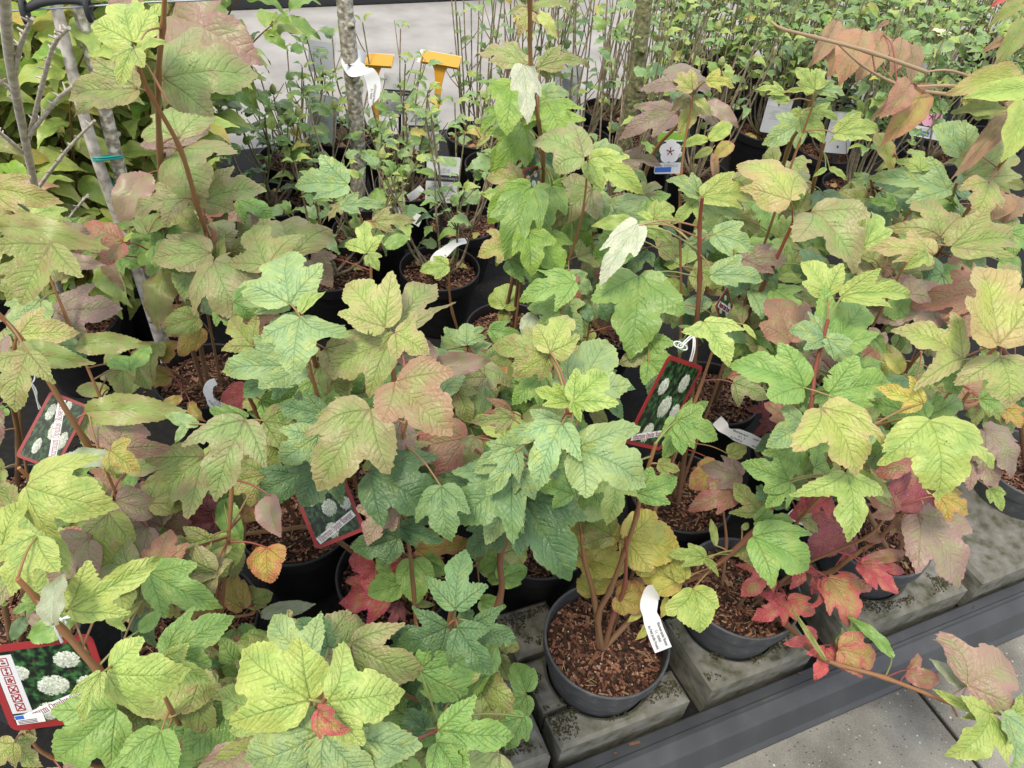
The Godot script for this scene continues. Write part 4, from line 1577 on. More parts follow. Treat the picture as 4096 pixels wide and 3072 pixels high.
func viburnum_1() -> void:
	var p: Node3D
	p = potted(V(-60,0,-539), "black", "viburnum with two clusters of dark bluish lobed leaves, left of the yellow-leaved one")
	stem(p, [V(-27,155,-576), V(15,360,-597), V(9,500,-579), V(32,660,-577), V(60,750,-573), V(61,770,-569)])
	stem(p, [V(-56,155,-546), V(-45,420,-487), V(-37,560,-470), V(-37,600,-472)])
	stem(p, [V(-61,155,-538), V(-76,420,-465), V(-85,460,-466)])
	stem(p, [V(-48,155,-540), V(-35,550,-338)])
	stem(p, [V(-86,155,-554), V(-96,426,-560), V(-111,649,-569), V(-95,757,-559)], 0.62)
	stem(p, [V(-54,155,-509), V(-45,379,-465), V(-32,564,-402), V(-29,653,-390)], 0.62)
	stem(p, [V(-30,155,-535), V(7,206,-531), V(60,248,-525), V(65,268,-524)], 0.62)
	stem(p, [V(-56,155,-509), V(-46,407,-424), V(-31,613,-305), V(-25,714,-256)], 0.62)
	leaf(p,"MG",V(-136,674,-533),V(-67,662,-503),V(-110,674,-568),1.02)
	leaf(p,"MG",V(-32,648,-550),V(-80,644,-546),V(28,637,-577),0.77)
	leaf(p,"MB",V(-58,700,-503),V(-49,679,-458),V(-109,687,-567),1.02)
	leaf(p,"MB",V(12,687,-538),V(-37,662,-491),V(37,682,-576),0.95,V(22,656,-472))
	leaf(p,"MG",V(27,622,-563),V(79,590,-490),V(25,622,-577),0.95,V(22,592,-501))
	leaf(p,"MG",V(-1,570,-564),V(-27,552,-529),V(16,568,-577),0.97)
	leaf(p,"MP",V(-114,634,-522),V(-133,616,-487),V(-111,634,-568),0.92)
	leaf(p,"MG",V(-102,608,-504),V(-150,598,-487),V(-110,607,-568),0.87)
	leaf(p,"MG",V(-106,583,-536),V(-58,581,-527),V(-108,581,-567),0.61)
	leaf(p,"NB",V(-28,674,-385),V(-32,698,-435),V(-29,653,-390),0.97)
	leaf(p,"NG",V(-35,648,-382),V(-76,637,-364),V(-29,649,-390),1.17)
	leaf(p,"NG",V(-11,648,-389),V(28,644,-377),V(-29,648,-391),1.12)
	leaf(p,"NG",V(-24,674,-367),V(9,662,-336),V(-29,653,-390),1.02)
	leaf(p,"NG",V(-16,596,-410),V(-23,606,-431),V(-30,594,-396),1.63)
	leaf(p,"SG",V(-77,544,-393),V(-109,542,-392),V(-33,545,-408),1.17)
	leaf(p,"SG",V(-47,596,-356),V(-22,586,-332),V(-34,577,-327),1.12)
	leaf(p,"Sg",V(64,280,-514),V(48,295,-548),V(65,268,-524),1.02)
	leaf(p,"Sg",V(65,280,-510),V(48,266,-481),V(65,268,-524),1.02)
	leaf(p,"Se",V(22,260,-570),V(41,249,-545),V(-3,263,-589),0.92)
	leaf(p,"Se",V(27,240,-607),V(53,238,-601),V(-6,249,-588),1.02)
	leaf(p,"Ng",V(-25,726,-253),V(28,728,-252),V(-25,714,-256),0.95,V(-1,738,-276))
	leaf(p,"Mg",V(-25,726,-244),V(-6,720,-227),V(-25,714,-256),1.12)
	leaf(p,"SG",V(-41,622,-298),V(-62,626,-310),V(-31,623,-300),1.02)
	leaf(p,"Mg",V(46,570,-344),V(31,557,-317),V(-35,569,-332),0.92)
	leaf(p,"OG",V(2,544,-316),V(27,543,-311),V(-35,550,-338),0.71)
	leaf(p,"Se",V(-66,300,-545),V(-85,287,-518),V(-91,299,-557),0.82)
	leaf(p,"Se",V(0,280,-531),V(26,271,-509),V(-51,279,-518),0.82)
	leaf(p,"Sg",V(-47,340,-525),V(-29,332,-505),V(-49,336,-505),0.82)
	leaf(p,"SG",V(-11,544,-422),V(3,534,-399),V(-33,541,-410),0.92)
	leaf(p,"Mk",V(-121,804,-605),V(-87,797,-589),V(-95,757,-559),1.12,V(-107,818,-631))
	leaf(p,"Mk",V(-126,791,-619),V(-137,782,-603),V(-95,757,-559),0.61)
	leaf(p,"MK",V(-107,804,-534),V(-54,786,-493),V(-95,757,-559),1.17,V(-112,782,-492),V(-55,809,-539))
	leaf(p,"Mp",V(-139,739,-560),V(-177,701,-488),V(-101,730,-563),0.97)
	leaf(p,"Ne",V(-147,726,-575),V(-197,716,-560),V(-104,717,-565),0.71)
	leaf(p,"MP",V(-113,700,-586),V(-121,679,-544),V(-107,697,-566),0.87)
	leaf(p,"OR",V(-112,674,-560),V(-149,652,-521),V(-110,674,-568),0.51)
	leaf(p,"Mz",V(36,778,-632),V(52,802,-677),V(62,764,-571),0.97,V(67,790,-652),V(16,793,-663))
	leaf(p,"Mk",V(36,765,-644),V(2,753,-623),V(60,752,-572),0.82)
	leaf(p,"Ml",V(37,765,-644),V(51,758,-630),V(61,753,-572),0.61)
	leaf(p,"Mx",V(57,817,-520),V(85,833,-549),V(61,770,-569),0.95,V(96,820,-521))
	leaf(p,"Mx",V(56,824,-512),V(63,816,-497),V(61,770,-569),0.61)
	leaf(p,"Mx",V(54,804,-533),V(22,807,-542),V(61,770,-569),0.66)
	leaf(p,"Mb",V(13,726,-539),V(-27,713,-518),V(48,715,-575),0.82)
	leaf(p,"Nb",V(11,732,-531),V(-10,712,-492),V(50,721,-574),0.82)
	leaf(p,"Mb",V(19,700,-534),V(34,690,-511),V(41,695,-576),0.92)
	leaf(p,"Mg",V(58,674,-567),V(42,687,-594),V(37,680,-576),0.92)
	leaf(p,"Np",V(4,700,-610),V(-39,694,-602),V(39,689,-576),0.61)
	leaf(p,"NK",V(-33,687,-588),V(-39,673,-561),V(34,670,-577),1.02)
	leaf(p,"Se",V(-21,247,-597),V(-60,226,-622),V(-6,249,-588),1.06)
	leaf(p,"MG",V(-5,309,-569),V(-29,296,-517),V(7,309,-594),0.88)
	leaf(p,"Me",V(12,463,-604),V(18,439,-671),V(9,465,-584),1.04)
	leaf(p,"Nb",V(15,624,-560),V(-11,608,-514),V(25,624,-577),1.09)
	leaf(p,"NG",V(39,613,-601),V(62,578,-642),V(25,624,-577),0.87)
	leaf(p,"Se",V(-44,279,-494),V(-30,264,-450),V(-51,279,-518),1.08)
	leaf(p,"MG",V(-24,355,-510),V(29,338,-530),V(-48,356,-500),1.05)
	leaf(p,"Mg",V(-65,353,-494),V(-131,326,-468),V(-48,356,-500),1.03)
	leaf(p,"Sb",V(-36,418,-460),V(-16,398,-400),V(-45,420,-487),0.9)
	leaf(p,"Me",V(-44,284,-505),V(14,267,-513),V(-68,285,-502),0.91)
	leaf(p,"Me",V(-83,281,-500),V(-127,254,-494),V(-68,285,-502),1.02)
	leaf(p,"Mg",V(-71,355,-453),V(-68,320,-389),V(-73,363,-480),1)
	leaf(p,"Ne",V(-74,359,-495),V(-77,325,-551),V(-73,363,-480),0.99)
	leaf(p,"Me",V(-105,420,-462),V(-158,404,-455),V(-76,420,-465),0.99)
	leaf(p,"Me",V(-43,349,-456),V(-47,322,-514),V(-42,353,-439),1.02)
	leaf(p,"Me",V(-40,356,-414),V(-36,348,-362),V(-42,353,-439),0.86)
	leaf(p,"Ne",V(-22,466,-383),V(31,439,-397),V(-38,470,-379),1.04)
	leaf(p,"Mg",V(-62,472,-373),V(-125,463,-356),V(-38,470,-379),0.96)
	leaf(p,"Me",V(-34,553,-312),V(-30,546,-249),V(-35,550,-338),1.05)
	leaf(p,"Ne",V(-36,544,-353),V(-39,512,-399),V(-35,550,-338),1.02)
	leaf(p,"MR",V(-74,270,-569),V(-25,232,-607),V(-90,277,-556),0.96)
	leaf(p,"Mg",V(-109,276,-542),V(-147,259,-512),V(-90,277,-556),0.92)
	leaf(p,"Mg",V(-82,355,-535),V(-62,338,-491),V(-93,355,-558),0.94)
	leaf(p,"Me",V(-125,641,-589),V(-159,608,-639),V(-111,649,-569),0.86)
	leaf(p,"MG",V(-49,250,-505),V(-46,217,-551),V(-50,256,-491),1.06)
	leaf(p,"Me",V(-21,315,-478),V(38,286,-476),V(-47,321,-478),0.86)
	leaf(p,"Me",V(-43,371,-444),V(-38,330,-384),V(-45,379,-465),1.02)
	leaf(p,"MG",V(-51,615,-384),V(-96,589,-366),V(-30,620,-392),0.9)
	leaf(p,"Ne",V(-28,265,-468),V(21,244,-454),V(-52,268,-474),0.95)
	leaf(p,"MR",V(-69,263,-478),V(-114,234,-490),V(-52,268,-474),0.98)
	leaf(p,"Mg",V(-52,335,-434),V(-65,299,-377),V(-49,341,-450),1.09)
	leaf(p,"Sg",V(-61,405,-425),V(-108,385,-429),V(-46,407,-424),0.99)
	leaf(p,"Ng",V(-47,463,-423),V(-56,445,-483),V(-42,464,-395),0.99)
	leaf(p,"MB",V(43,591,-611),V(37,585,-660),V(18,583,-577),1.06)
	leaf(p,"MG",V(-58,603,-552),V(-103,598,-586),V(-109,599,-568),1.07)
	leaf(p,"Mp",V(-122,636,-593),V(-113,632,-646),V(-111,637,-568),1.01)
	leaf(p,"NB",V(38,568,-632),V(36,553,-567),V(17,570,-577),1.05)
	leaf(p,"Ne",V(-127,616,-557),V(-89,598,-570),V(-110,616,-568),0.95)
	leaf(p,"Mp",V(42,531,-627),V(9,521,-602),V(12,531,-578),1.05)
	leaf(p,"Me",V(27,623,-549),V(-33,599,-573),V(25,624,-577),0.91)
	leaf(p,"MB",V(0,649,-619),V(11,644,-570),V(29,643,-577),1.05)
	leaf(p,"Ng",V(78,649,-555),V(36,647,-567),V(32,658,-577),1.01)
	leaf(p,"MB",V(52,628,-614),V(58,611,-569),V(25,624,-577),1.09)
	leaf(p,"Mg",V(32,605,-591),V(32,597,-642),V(22,607,-577),1.1)
	leaf(p,"NB",V(-21,542,-426),V(1,519,-472),V(-33,538,-411),1.02)
	leaf(p,"Mp",V(22,649,-274),V(-22,644,-228),V(-29,648,-287),1.07)
	leaf(p,"Sg",V(-60,624,-272),V(-68,603,-215),V(-31,613,-305),1.02)
	leaf(p,"Ng",V(-12,576,-316),V(-67,548,-332),V(-34,570,-331),0.93)
	leaf(p,"Ng",V(-73,466,-354),V(-117,448,-349),V(-38,470,-379),0.97)
	leaf(p,"Sg",V(-56,616,-354),V(-2,609,-382),V(-33,592,-318),1.07)
	leaf(p,"Ne",V(-39,534,-332),V(-20,505,-274),V(-36,539,-344),0.94)
	leaf(p,"Sp",V(-5,544,-390),V(33,525,-347),V(-33,551,-406),1.03)
	leaf(p,"MB",V(-30,576,-310),V(-24,552,-362),V(-33,584,-323),1.01)
	leaf(p,"MB",V(-85,539,-303),V(-55,535,-265),V(-35,550,-338),0.99)
	leaf(p,"Ng",V(-19,486,-431),V(24,471,-430),V(-37,486,-429),1.09)
	leaf(p,"NG",V(-130,495,-417),V(-172,491,-438),V(-85,460,-466),0.97)
	leaf(p,"NR",V(-81,618,-287),V(-46,608,-262),V(-31,613,-305),1.06)
	leaf(p,"Sb",V(-62,464,-405),V(-68,439,-456),V(-43,459,-398),0.99)
	leaf(p,"NG",V(-105,505,-384),V(-152,486,-389),V(-40,496,-376),0.91)
	leaf(p,"Me",V(7,535,-321),V(-3,529,-382),V(-36,546,-340),0.99)
	leaf(p,"MG",V(-56,502,-378),V(-88,486,-405),V(-40,499,-375),0.97)
	leaf(p,"SR",V(-4,568,-300),V(6,562,-234),V(-34,570,-331),0.98)
	leaf(p,"Me",V(-17,593,-356),V(-22,584,-399),V(-34,577,-327),0.98)
	leaf(p,"Mg",V(9,578,-377),V(-40,560,-409),V(-32,564,-402),1.05)
	leaf(p,"MB",V(-29,518,-362),V(-5,520,-324),V(-37,515,-356),0.92)
	leaf(p,"Ng",V(-100,515,-384),V(-113,495,-444),V(-39,504,-372),1.03)
	leaf(p,"Mp",V(-77,640,-260),V(-121,634,-211),V(-29,648,-287),0.94)
	leaf(p,"MG",V(-36,530,-305),V(11,511,-289),V(-36,548,-339),1.05)


func viburnum_2() -> void:
	var p: Node3D
	p = potted(V(194,0,-669), "grey", "viburnum with yellow lower leaves and a white strap tag over its pot")
	stem(p, [V(190,155,-663), V(169,250,-661), V(175,320,-661), V(178,420,-656), V(178,510,-651), V(172,570,-641), V(171,660,-635)])
	stem(p, [V(194,155,-666), V(192,250,-665), V(193,340,-659), V(173,460,-652)])
	stem(p, [V(185,155,-665), V(159,280,-666), V(129,380,-666), V(116,440,-667)])
	stem(p, [V(193,155,-664), V(247,250,-696), V(276,300,-695), V(313,360,-687), V(343,460,-678), V(355,510,-683), V(366,590,-693), V(366,660,-718), V(367,700,-755), V(372,750,-787)])
	stem(p, [V(207,155,-696), V(221,418,-725), V(241,635,-766), V(241,740,-766)], 0.62)
	leaf(p,"Sy",V(137,400,-715),V(180,394,-698),V(124,398,-666),1.02)
	leaf(p,"Sy",V(174,360,-733),V(115,349,-716),V(217,359,-718),1.02)
	leaf(p,"Sy",V(144,400,-730),V(107,387,-707),V(125,396,-666),0.92)
	leaf(p,"Sy",V(137,330,-707),V(197,325,-691),V(144,332,-666),0.97)
	leaf(p,"Sy",V(155,280,-679),V(150,296,-712),V(159,280,-666),1.53)
	leaf(p,"Sy",V(159,270,-688),V(135,274,-700),V(161,271,-666),1.02)
	leaf(p,"Sy",V(180,400,-694),V(262,403,-691),V(177,398,-657),0.97)
	leaf(p,"Sy",V(182,390,-702),V(235,383,-682),V(219,385,-721),0.61)
	leaf(p,"So",V(187,300,-667),V(234,296,-653),V(194,299,-662),0.97)
	leaf(p,"So",V(232,290,-674),V(188,297,-694),V(213,287,-710),0.71)
	leaf(p,"On",V(219,280,-715),V(245,279,-710),V(213,281,-709),0.61)
	leaf(p,"Sy",V(276,340,-679),V(217,340,-685),V(296,329,-691),0.92)
	leaf(p,"Sy",V(278,360,-674),V(236,370,-698),V(307,348,-688),0.71)
	leaf(p,"Sy",V(235,360,-685),V(190,362,-694),V(217,357,-717),0.82)
	leaf(p,"Oy",V(233,270,-667),V(212,261,-651),V(250,256,-697),0.61)
	leaf(p,"Oy",V(246,240,-666),V(233,228,-641),V(239,237,-692),0.61)
	leaf(p,"Oy",V(274,260,-701),V(269,247,-674),V(256,265,-698),0.71)
	leaf(p,"Sy",V(120,340,-720),V(139,327,-691),V(143,334,-666),1.02)
	leaf(p,"Nl",V(127,635,-601),V(128,612,-555),V(171,637,-636),1.12)
	leaf(p,"Ml",V(289,420,-663),V(241,420,-667),V(329,410,-681),0.61)
	leaf(p,"Ml",V(287,430,-653),V(306,422,-635),V(332,420,-681),0.41)
	leaf(p,"Sy",V(271,380,-652),V(252,389,-672),V(315,368,-686),1.02)
	leaf(p,"Sl",V(274,400,-625),V(289,378,-576),V(324,391,-683),0.95,V(239,382,-589))
	leaf(p,"Oe",V(307,420,-685),V(300,436,-719),V(330,413,-681),0.41)
	leaf(p,"Mg",V(331,500,-645),V(405,489,-614),V(351,489,-680),0.95,V(408,508,-653))
	leaf(p,"Se",V(358,420,-699),V(368,406,-669),V(329,411,-681),0.92,V(324,409,-678))
	leaf(p,"Ng",V(337,500,-670),V(390,503,-672),V(352,495,-681),0.82)
	leaf(p,"Oe",V(341,440,-704),V(352,445,-712),V(337,440,-679),0.92)
	leaf(p,"Mg",V(362,718,-688),V(434,729,-703),V(366,675,-730),0.95,V(407,713,-675))
	leaf(p,"Mg",V(393,700,-799),V(448,734,-859),V(367,700,-755),0.95,V(455,710,-814))
	leaf(p,"Mb",V(370,738,-765),V(405,725,-737),V(370,731,-776),0.61)
	leaf(p,"Mb",V(373,732,-774),V(331,734,-781),V(370,731,-776),0.95,V(344,721,-754))
	leaf(p,"Nl",V(391,765,-819),V(477,773,-827),V(372,750,-787),0.61)
	leaf(p,"Ml",V(390,739,-856),V(363,761,-900),V(371,741,-782),0.97,V(354,741,-863))
	leaf(p,"Mg",V(194,674,-661),V(243,669,-647),V(171,660,-635),0.82)
	leaf(p,"Mg",V(193,674,-666),V(200,656,-629),V(171,660,-635),0.82)
	leaf(p,"Ng",V(199,667,-673),V(236,680,-694),V(171,660,-635),0.61)
	leaf(p,"Mg",V(210,622,-710),V(196,602,-672),V(239,611,-762),0.82)
	leaf(p,"Nl",V(211,765,-735),V(239,743,-691),V(241,740,-766),1.02,V(184,754,-716))
	leaf(p,"Ol",V(270,739,-773),V(285,731,-758),V(241,738,-766),0.41)
	leaf(p,"My",V(356,687,-678),V(378,686,-675),V(366,660,-718),0.71)
	leaf(p,"Mg",V(162,596,-612),V(207,609,-634),V(171,592,-639),0.82)
	leaf(p,"Me",V(182,622,-639),V(207,621,-634),V(171,622,-637),0.82)
	leaf(p,"Mg",V(151,556,-643),V(80,549,-642),V(173,554,-643),0.88)
	leaf(p,"Me",V(158,439,-668),V(104,429,-708),V(177,438,-654),0.88)
	leaf(p,"MG",V(362,497,-706),V(379,484,-750),V(352,497,-681),1.01)
	leaf(p,"Mg",V(358,623,-692),V(331,592,-655),V(367,628,-703),0.96)
	leaf(p,"Mg",V(381,618,-724),V(411,583,-764),V(367,628,-703),1.09)
	leaf(p,"Mp",V(104,463,-695),V(79,461,-759),V(116,440,-667),0.99)
	leaf(p,"Mb",V(105,585,-621),V(103,582,-680),V(172,570,-641),0.94)
	leaf(p,"Mg",V(378,609,-674),V(410,591,-711),V(366,604,-696),0.97)
	leaf(p,"Np",V(283,646,-772),V(325,645,-755),V(241,648,-767),1)
	leaf(p,"Sg",V(383,618,-753),V(375,611,-692),V(367,609,-697),1.1)
	leaf(p,"Np",V(399,566,-755),V(458,544,-777),V(364,570,-689),0.94)


func viburnum_3() -> void:
	var p: Node3D
	p = potted(V(428,0,-795), "grey", "viburnum with red-spotted low leaves and a long shoot over the dark rail")
	stem(p, [V(456,155,-789), V(494,210,-792), V(519,250,-779), V(540,280,-770), V(553,330,-765), V(575,370,-768), V(583,430,-765), V(590,510,-762), V(585,600,-761)])
	stem(p, [V(462,155,-781), V(478,210,-708), V(485,250,-649), V(493,270,-621), V(514,280,-606), V(564,300,-582), V(619,330,-541), V(641,340,-525)])
	stem(p, [V(422,155,-766), V(411,412,-717), V(397,623,-649), V(393,725,-632)], 0.62)
	stem(p, [V(401,155,-808), V(381,264,-817), V(353,354,-831), V(361,398,-827)], 0.62)
	stem(p, [V(448,155,-773), V(475,317,-745), V(512,450,-705), V(517,515,-700)], 0.62)
	leaf(p,"Nl",V(371,686,-597),V(380,656,-535),V(394,687,-636),0.95,V(321,672,-574))
	leaf(p,"Oe",V(389,664,-621),V(437,655,-599),V(395,658,-640),0.46)
	leaf(p,"Mm",V(551,340,-815),V(495,315,-768),V(558,339,-765),1.02)
	leaf(p,"Nr",V(582,280,-826),V(568,268,-802),V(540,280,-770),0.92)
	leaf(p,"Nr",V(484,300,-774),V(470,279,-731),V(471,297,-749),0.97)
	leaf(p,"Nr",V(456,300,-773),V(492,294,-758),V(470,292,-750),0.92)
	leaf(p,"Ns",V(429,300,-747),V(394,279,-707),V(416,298,-740),1.12)
	leaf(p,"Nr",V(472,240,-733),V(427,223,-701),V(462,246,-758),1.02)
	leaf(p,"Ms",V(475,240,-733),V(519,234,-717),V(462,246,-758),0.92)
	leaf(p,"Nr",V(452,250,-736),V(466,243,-719),V(463,252,-757),1.02)
	leaf(p,"Ms",V(510,320,-727),V(545,294,-667),V(475,317,-745),1.07)
	leaf(p,"Nr",V(509,320,-725),V(487,299,-683),V(475,317,-745),0.61)
	leaf(p,"Mr",V(511,280,-753),V(505,269,-730),V(534,269,-772),0.92)
	leaf(p,"Mr",V(534,380,-714),V(584,366,-679),V(495,390,-723),0.71)
	leaf(p,"OR",V(537,380,-719),V(603,391,-735),V(495,390,-723),0.41)
	leaf(p,"Nr",V(540,370,-723),V(611,371,-718),V(564,349,-766),0.51)
	leaf(p,"OR",V(583,380,-768),V(553,377,-765),V(578,381,-768),0.82)
	leaf(p,"MR",V(583,440,-762),V(591,423,-725),V(584,440,-764),1.02)
	leaf(p,"MP",V(595,460,-751),V(659,425,-671),V(586,461,-763),0.95,V(672,457,-738))
	leaf(p,"Mo",V(637,440,-779),V(692,442,-778),V(583,430,-765),0.51)
	leaf(p,"Nr",V(499,260,-665),V(455,250,-648),V(484,247,-654),0.82)
	leaf(p,"Nr",V(504,270,-637),V(488,251,-597),V(490,265,-628),0.92)
	leaf(p,"Nr",V(520,260,-650),V(536,247,-618),V(486,256,-641),0.71)
	leaf(p,"Oe",V(485,300,-599),V(438,325,-656),V(502,275,-612),0.14)
	leaf(p,"Ms",V(513,290,-626),V(573,288,-617),V(508,278,-609),1.07)
	leaf(p,"Ng",V(519,280,-634),V(547,300,-673),V(507,277,-609),0.92)
	leaf(p,"Og",V(585,300,-615),V(532,321,-665),V(564,300,-582),0.33)
	leaf(p,"OR",V(596,300,-592),V(649,298,-583),V(578,307,-572),0.71)
	leaf(p,"OR",V(608,290,-604),V(628,302,-627),V(564,300,-582),0.61)
	leaf(p,"MP",V(645,350,-555),V(710,370,-592),V(633,337,-531),1.53,V(620,376,-615))
	leaf(p,"Ou",V(663,320,-569),V(624,331,-597),V(619,330,-541),0.56)
	leaf(p,"Nl",V(658,360,-514),V(606,335,-461),V(641,340,-525),1.22)
	leaf(p,"Mb",V(675,360,-516),V(686,335,-457),V(641,340,-525),0.77)
	leaf(p,"Nl",V(664,350,-517),V(598,355,-535),V(641,340,-525),0.46)
	leaf(p,"Nl",V(694,350,-521),V(728,360,-539),V(641,340,-525),0.82)
	leaf(p,"Ny",V(450,742,-659),V(404,747,-672),V(393,725,-632),0.77)
	leaf(p,"Ml",V(423,776,-595),V(431,744,-529),V(393,725,-632),1.27)
	leaf(p,"MP",V(591,648,-735),V(631,627,-688),V(585,600,-761),1.02)
	leaf(p,"MP",V(577,616,-719),V(622,603,-689),V(585,600,-761),0.92)
	leaf(p,"Mm",V(517,533,-710),V(574,551,-741),V(517,515,-700),0.92)
	leaf(p,"Mm",V(586,503,-762),V(609,491,-735),V(589,503,-762),0.82)
	leaf(p,"MR",V(517,527,-688),V(485,536,-708),V(517,515,-700),0.92)
	leaf(p,"Mr",V(433,516,-729),V(401,499,-697),V(406,500,-690),1.02)
	leaf(p,"Mr",V(422,519,-719),V(393,515,-715),V(405,507,-688),0.82)
	leaf(p,"Mo",V(566,553,-703),V(610,548,-687),V(517,515,-700),0.82)
	leaf(p,"Mk",V(331,745,-630),V(368,717,-570),V(393,725,-632),0.97,V(397,728,-589),V(297,718,-579))
	leaf(p,"Mb",V(330,703,-648),V(290,690,-625),V(394,703,-635),1.02)
	leaf(p,"Mg",V(323,737,-670),V(245,747,-695),V(393,725,-632),0.82)
	leaf(p,"Mg",V(329,637,-621),V(277,641,-634),V(397,623,-649),0.82)
	leaf(p,"Mg",V(332,631,-624),V(308,617,-599),V(397,623,-649),0.87)
	leaf(p,"Me",V(421,610,-670),V(473,598,-640),V(398,604,-654),0.46)
	leaf(p,"MP",V(364,420,-823),V(306,422,-832),V(361,398,-827),0.82)
	leaf(p,"MR",V(358,400,-807),V(291,383,-778),V(361,398,-827),0.71)
	leaf(p,"Ne",V(382,420,-755),V(341,435,-788),V(411,412,-717),1.02)
	leaf(p,"Ml",V(641,555,-723),V(656,544,-699),V(588,552,-761),0.82)
	leaf(p,"Mb",V(583,485,-778),V(560,453,-841),V(589,489,-762),0.99)
	leaf(p,"Me",V(421,463,-715),V(454,430,-752),V(408,470,-700),0.86)
	leaf(p,"Me",V(418,572,-681),V(458,544,-720),V(400,579,-662),0.89)
	leaf(p,"Nb",V(375,504,-765),V(432,479,-736),V(407,483,-696),0.98)
	leaf(p,"Np",V(482,567,-703),V(478,546,-749),V(517,515,-700),1.02)


func viburnum_4() -> void:
	var p: Node3D
	p = potted(V(700,0,-948), "grey", "viburnum with mauve leaves in the last grey pot before the bare block")
	stem(p, [V(727,155,-906), V(525,450,-809), V(529,540,-788), V(527,640,-753), V(543,680,-757), V(558,760,-754)])
	stem(p, [V(736,155,-914), V(657,400,-853), V(572,550,-798), V(517,660,-729)])
	leaf(p,"Mr",V(530,320,-860),V(481,311,-847),V(587,353,-841),0.92)
	leaf(p,"Nr",V(567,320,-855),V(514,304,-828),V(597,338,-846),0.92)
	leaf(p,"Mo",V(657,360,-808),V(652,347,-781),V(666,377,-859),0.82)
	leaf(p,"Oy",V(457,723,-733),V(440,734,-755),V(517,660,-729),0.92)
	leaf(p,"Mg",V(497,746,-727),V(507,730,-697),V(554,737,-755),1.02)
	leaf(p,"Mg",V(493,686,-700),V(436,690,-712),V(517,660,-729),0.92)
	leaf(p,"Ng",V(502,674,-714),V(549,692,-744),V(517,660,-729),0.82)
	leaf(p,"NR",V(533,591,-733),V(482,576,-706),V(528,593,-769),0.92)
	leaf(p,"Nb",V(445,666,-702),V(424,653,-678),V(517,660,-729),1.02)
	leaf(p,"Mb",V(566,378,-852),V(567,348,-902),V(566,384,-831),1.04)
	leaf(p,"Me",V(520,504,-814),V(535,480,-869),V(515,507,-795),0.87)
	leaf(p,"Mb",V(511,561,-780),V(460,533,-781),V(529,566,-780),0.92)
	leaf(p,"Mg",V(520,621,-788),V(510,610,-836),V(527,619,-759),1.03)
	leaf(p,"Mo",V(680,341,-885),V(684,333,-941),V(679,340,-869),0.98)
	leaf(p,"Me",V(635,396,-859),V(586,374,-872),V(657,400,-853),0.86)
	leaf(p,"Mp",V(613,484,-852),V(614,470,-904),V(613,483,-826),1.01)
	leaf(p,"Me",V(554,545,-797),V(488,510,-794),V(572,550,-798),1)
	leaf(p,"Ng",V(537,612,-785),V(533,592,-847),V(539,614,-760),0.88)
	leaf(p,"Ng",V(544,591,-782),V(486,576,-752),V(551,590,-775),1.04)
	leaf(p,"Sp",V(600,434,-855),V(560,418,-895),V(636,445,-839),1.04)
	leaf(p,"MB",V(554,515,-804),V(598,505,-794),V(524,522,-793),0.93)
	leaf(p,"Me",V(536,482,-786),V(494,478,-764),V(515,479,-801),1.05)
	leaf(p,"Mg",V(496,435,-842),V(463,413,-884),V(528,445,-811),1.02)
	leaf(p,"NB",V(522,602,-810),V(563,597,-777),V(528,587,-771),0.95)
	leaf(p,"MR",V(481,551,-792),V(433,524,-819),V(529,549,-785),0.93)
	leaf(p,"Mp",V(529,588,-782),V(493,579,-802),V(528,585,-772),0.93)
	leaf(p,"SB",V(545,530,-850),V(584,513,-818),V(583,532,-806),1.02)
	leaf(p,"SR",V(548,549,-785),V(599,532,-784),V(529,549,-785),1.07)
	leaf(p,"Me",V(456,618,-759),V(469,619,-808),V(527,619,-759),0.91)
	leaf(p,"MR",V(579,510,-843),V(637,482,-818),V(596,510,-815),1.03)


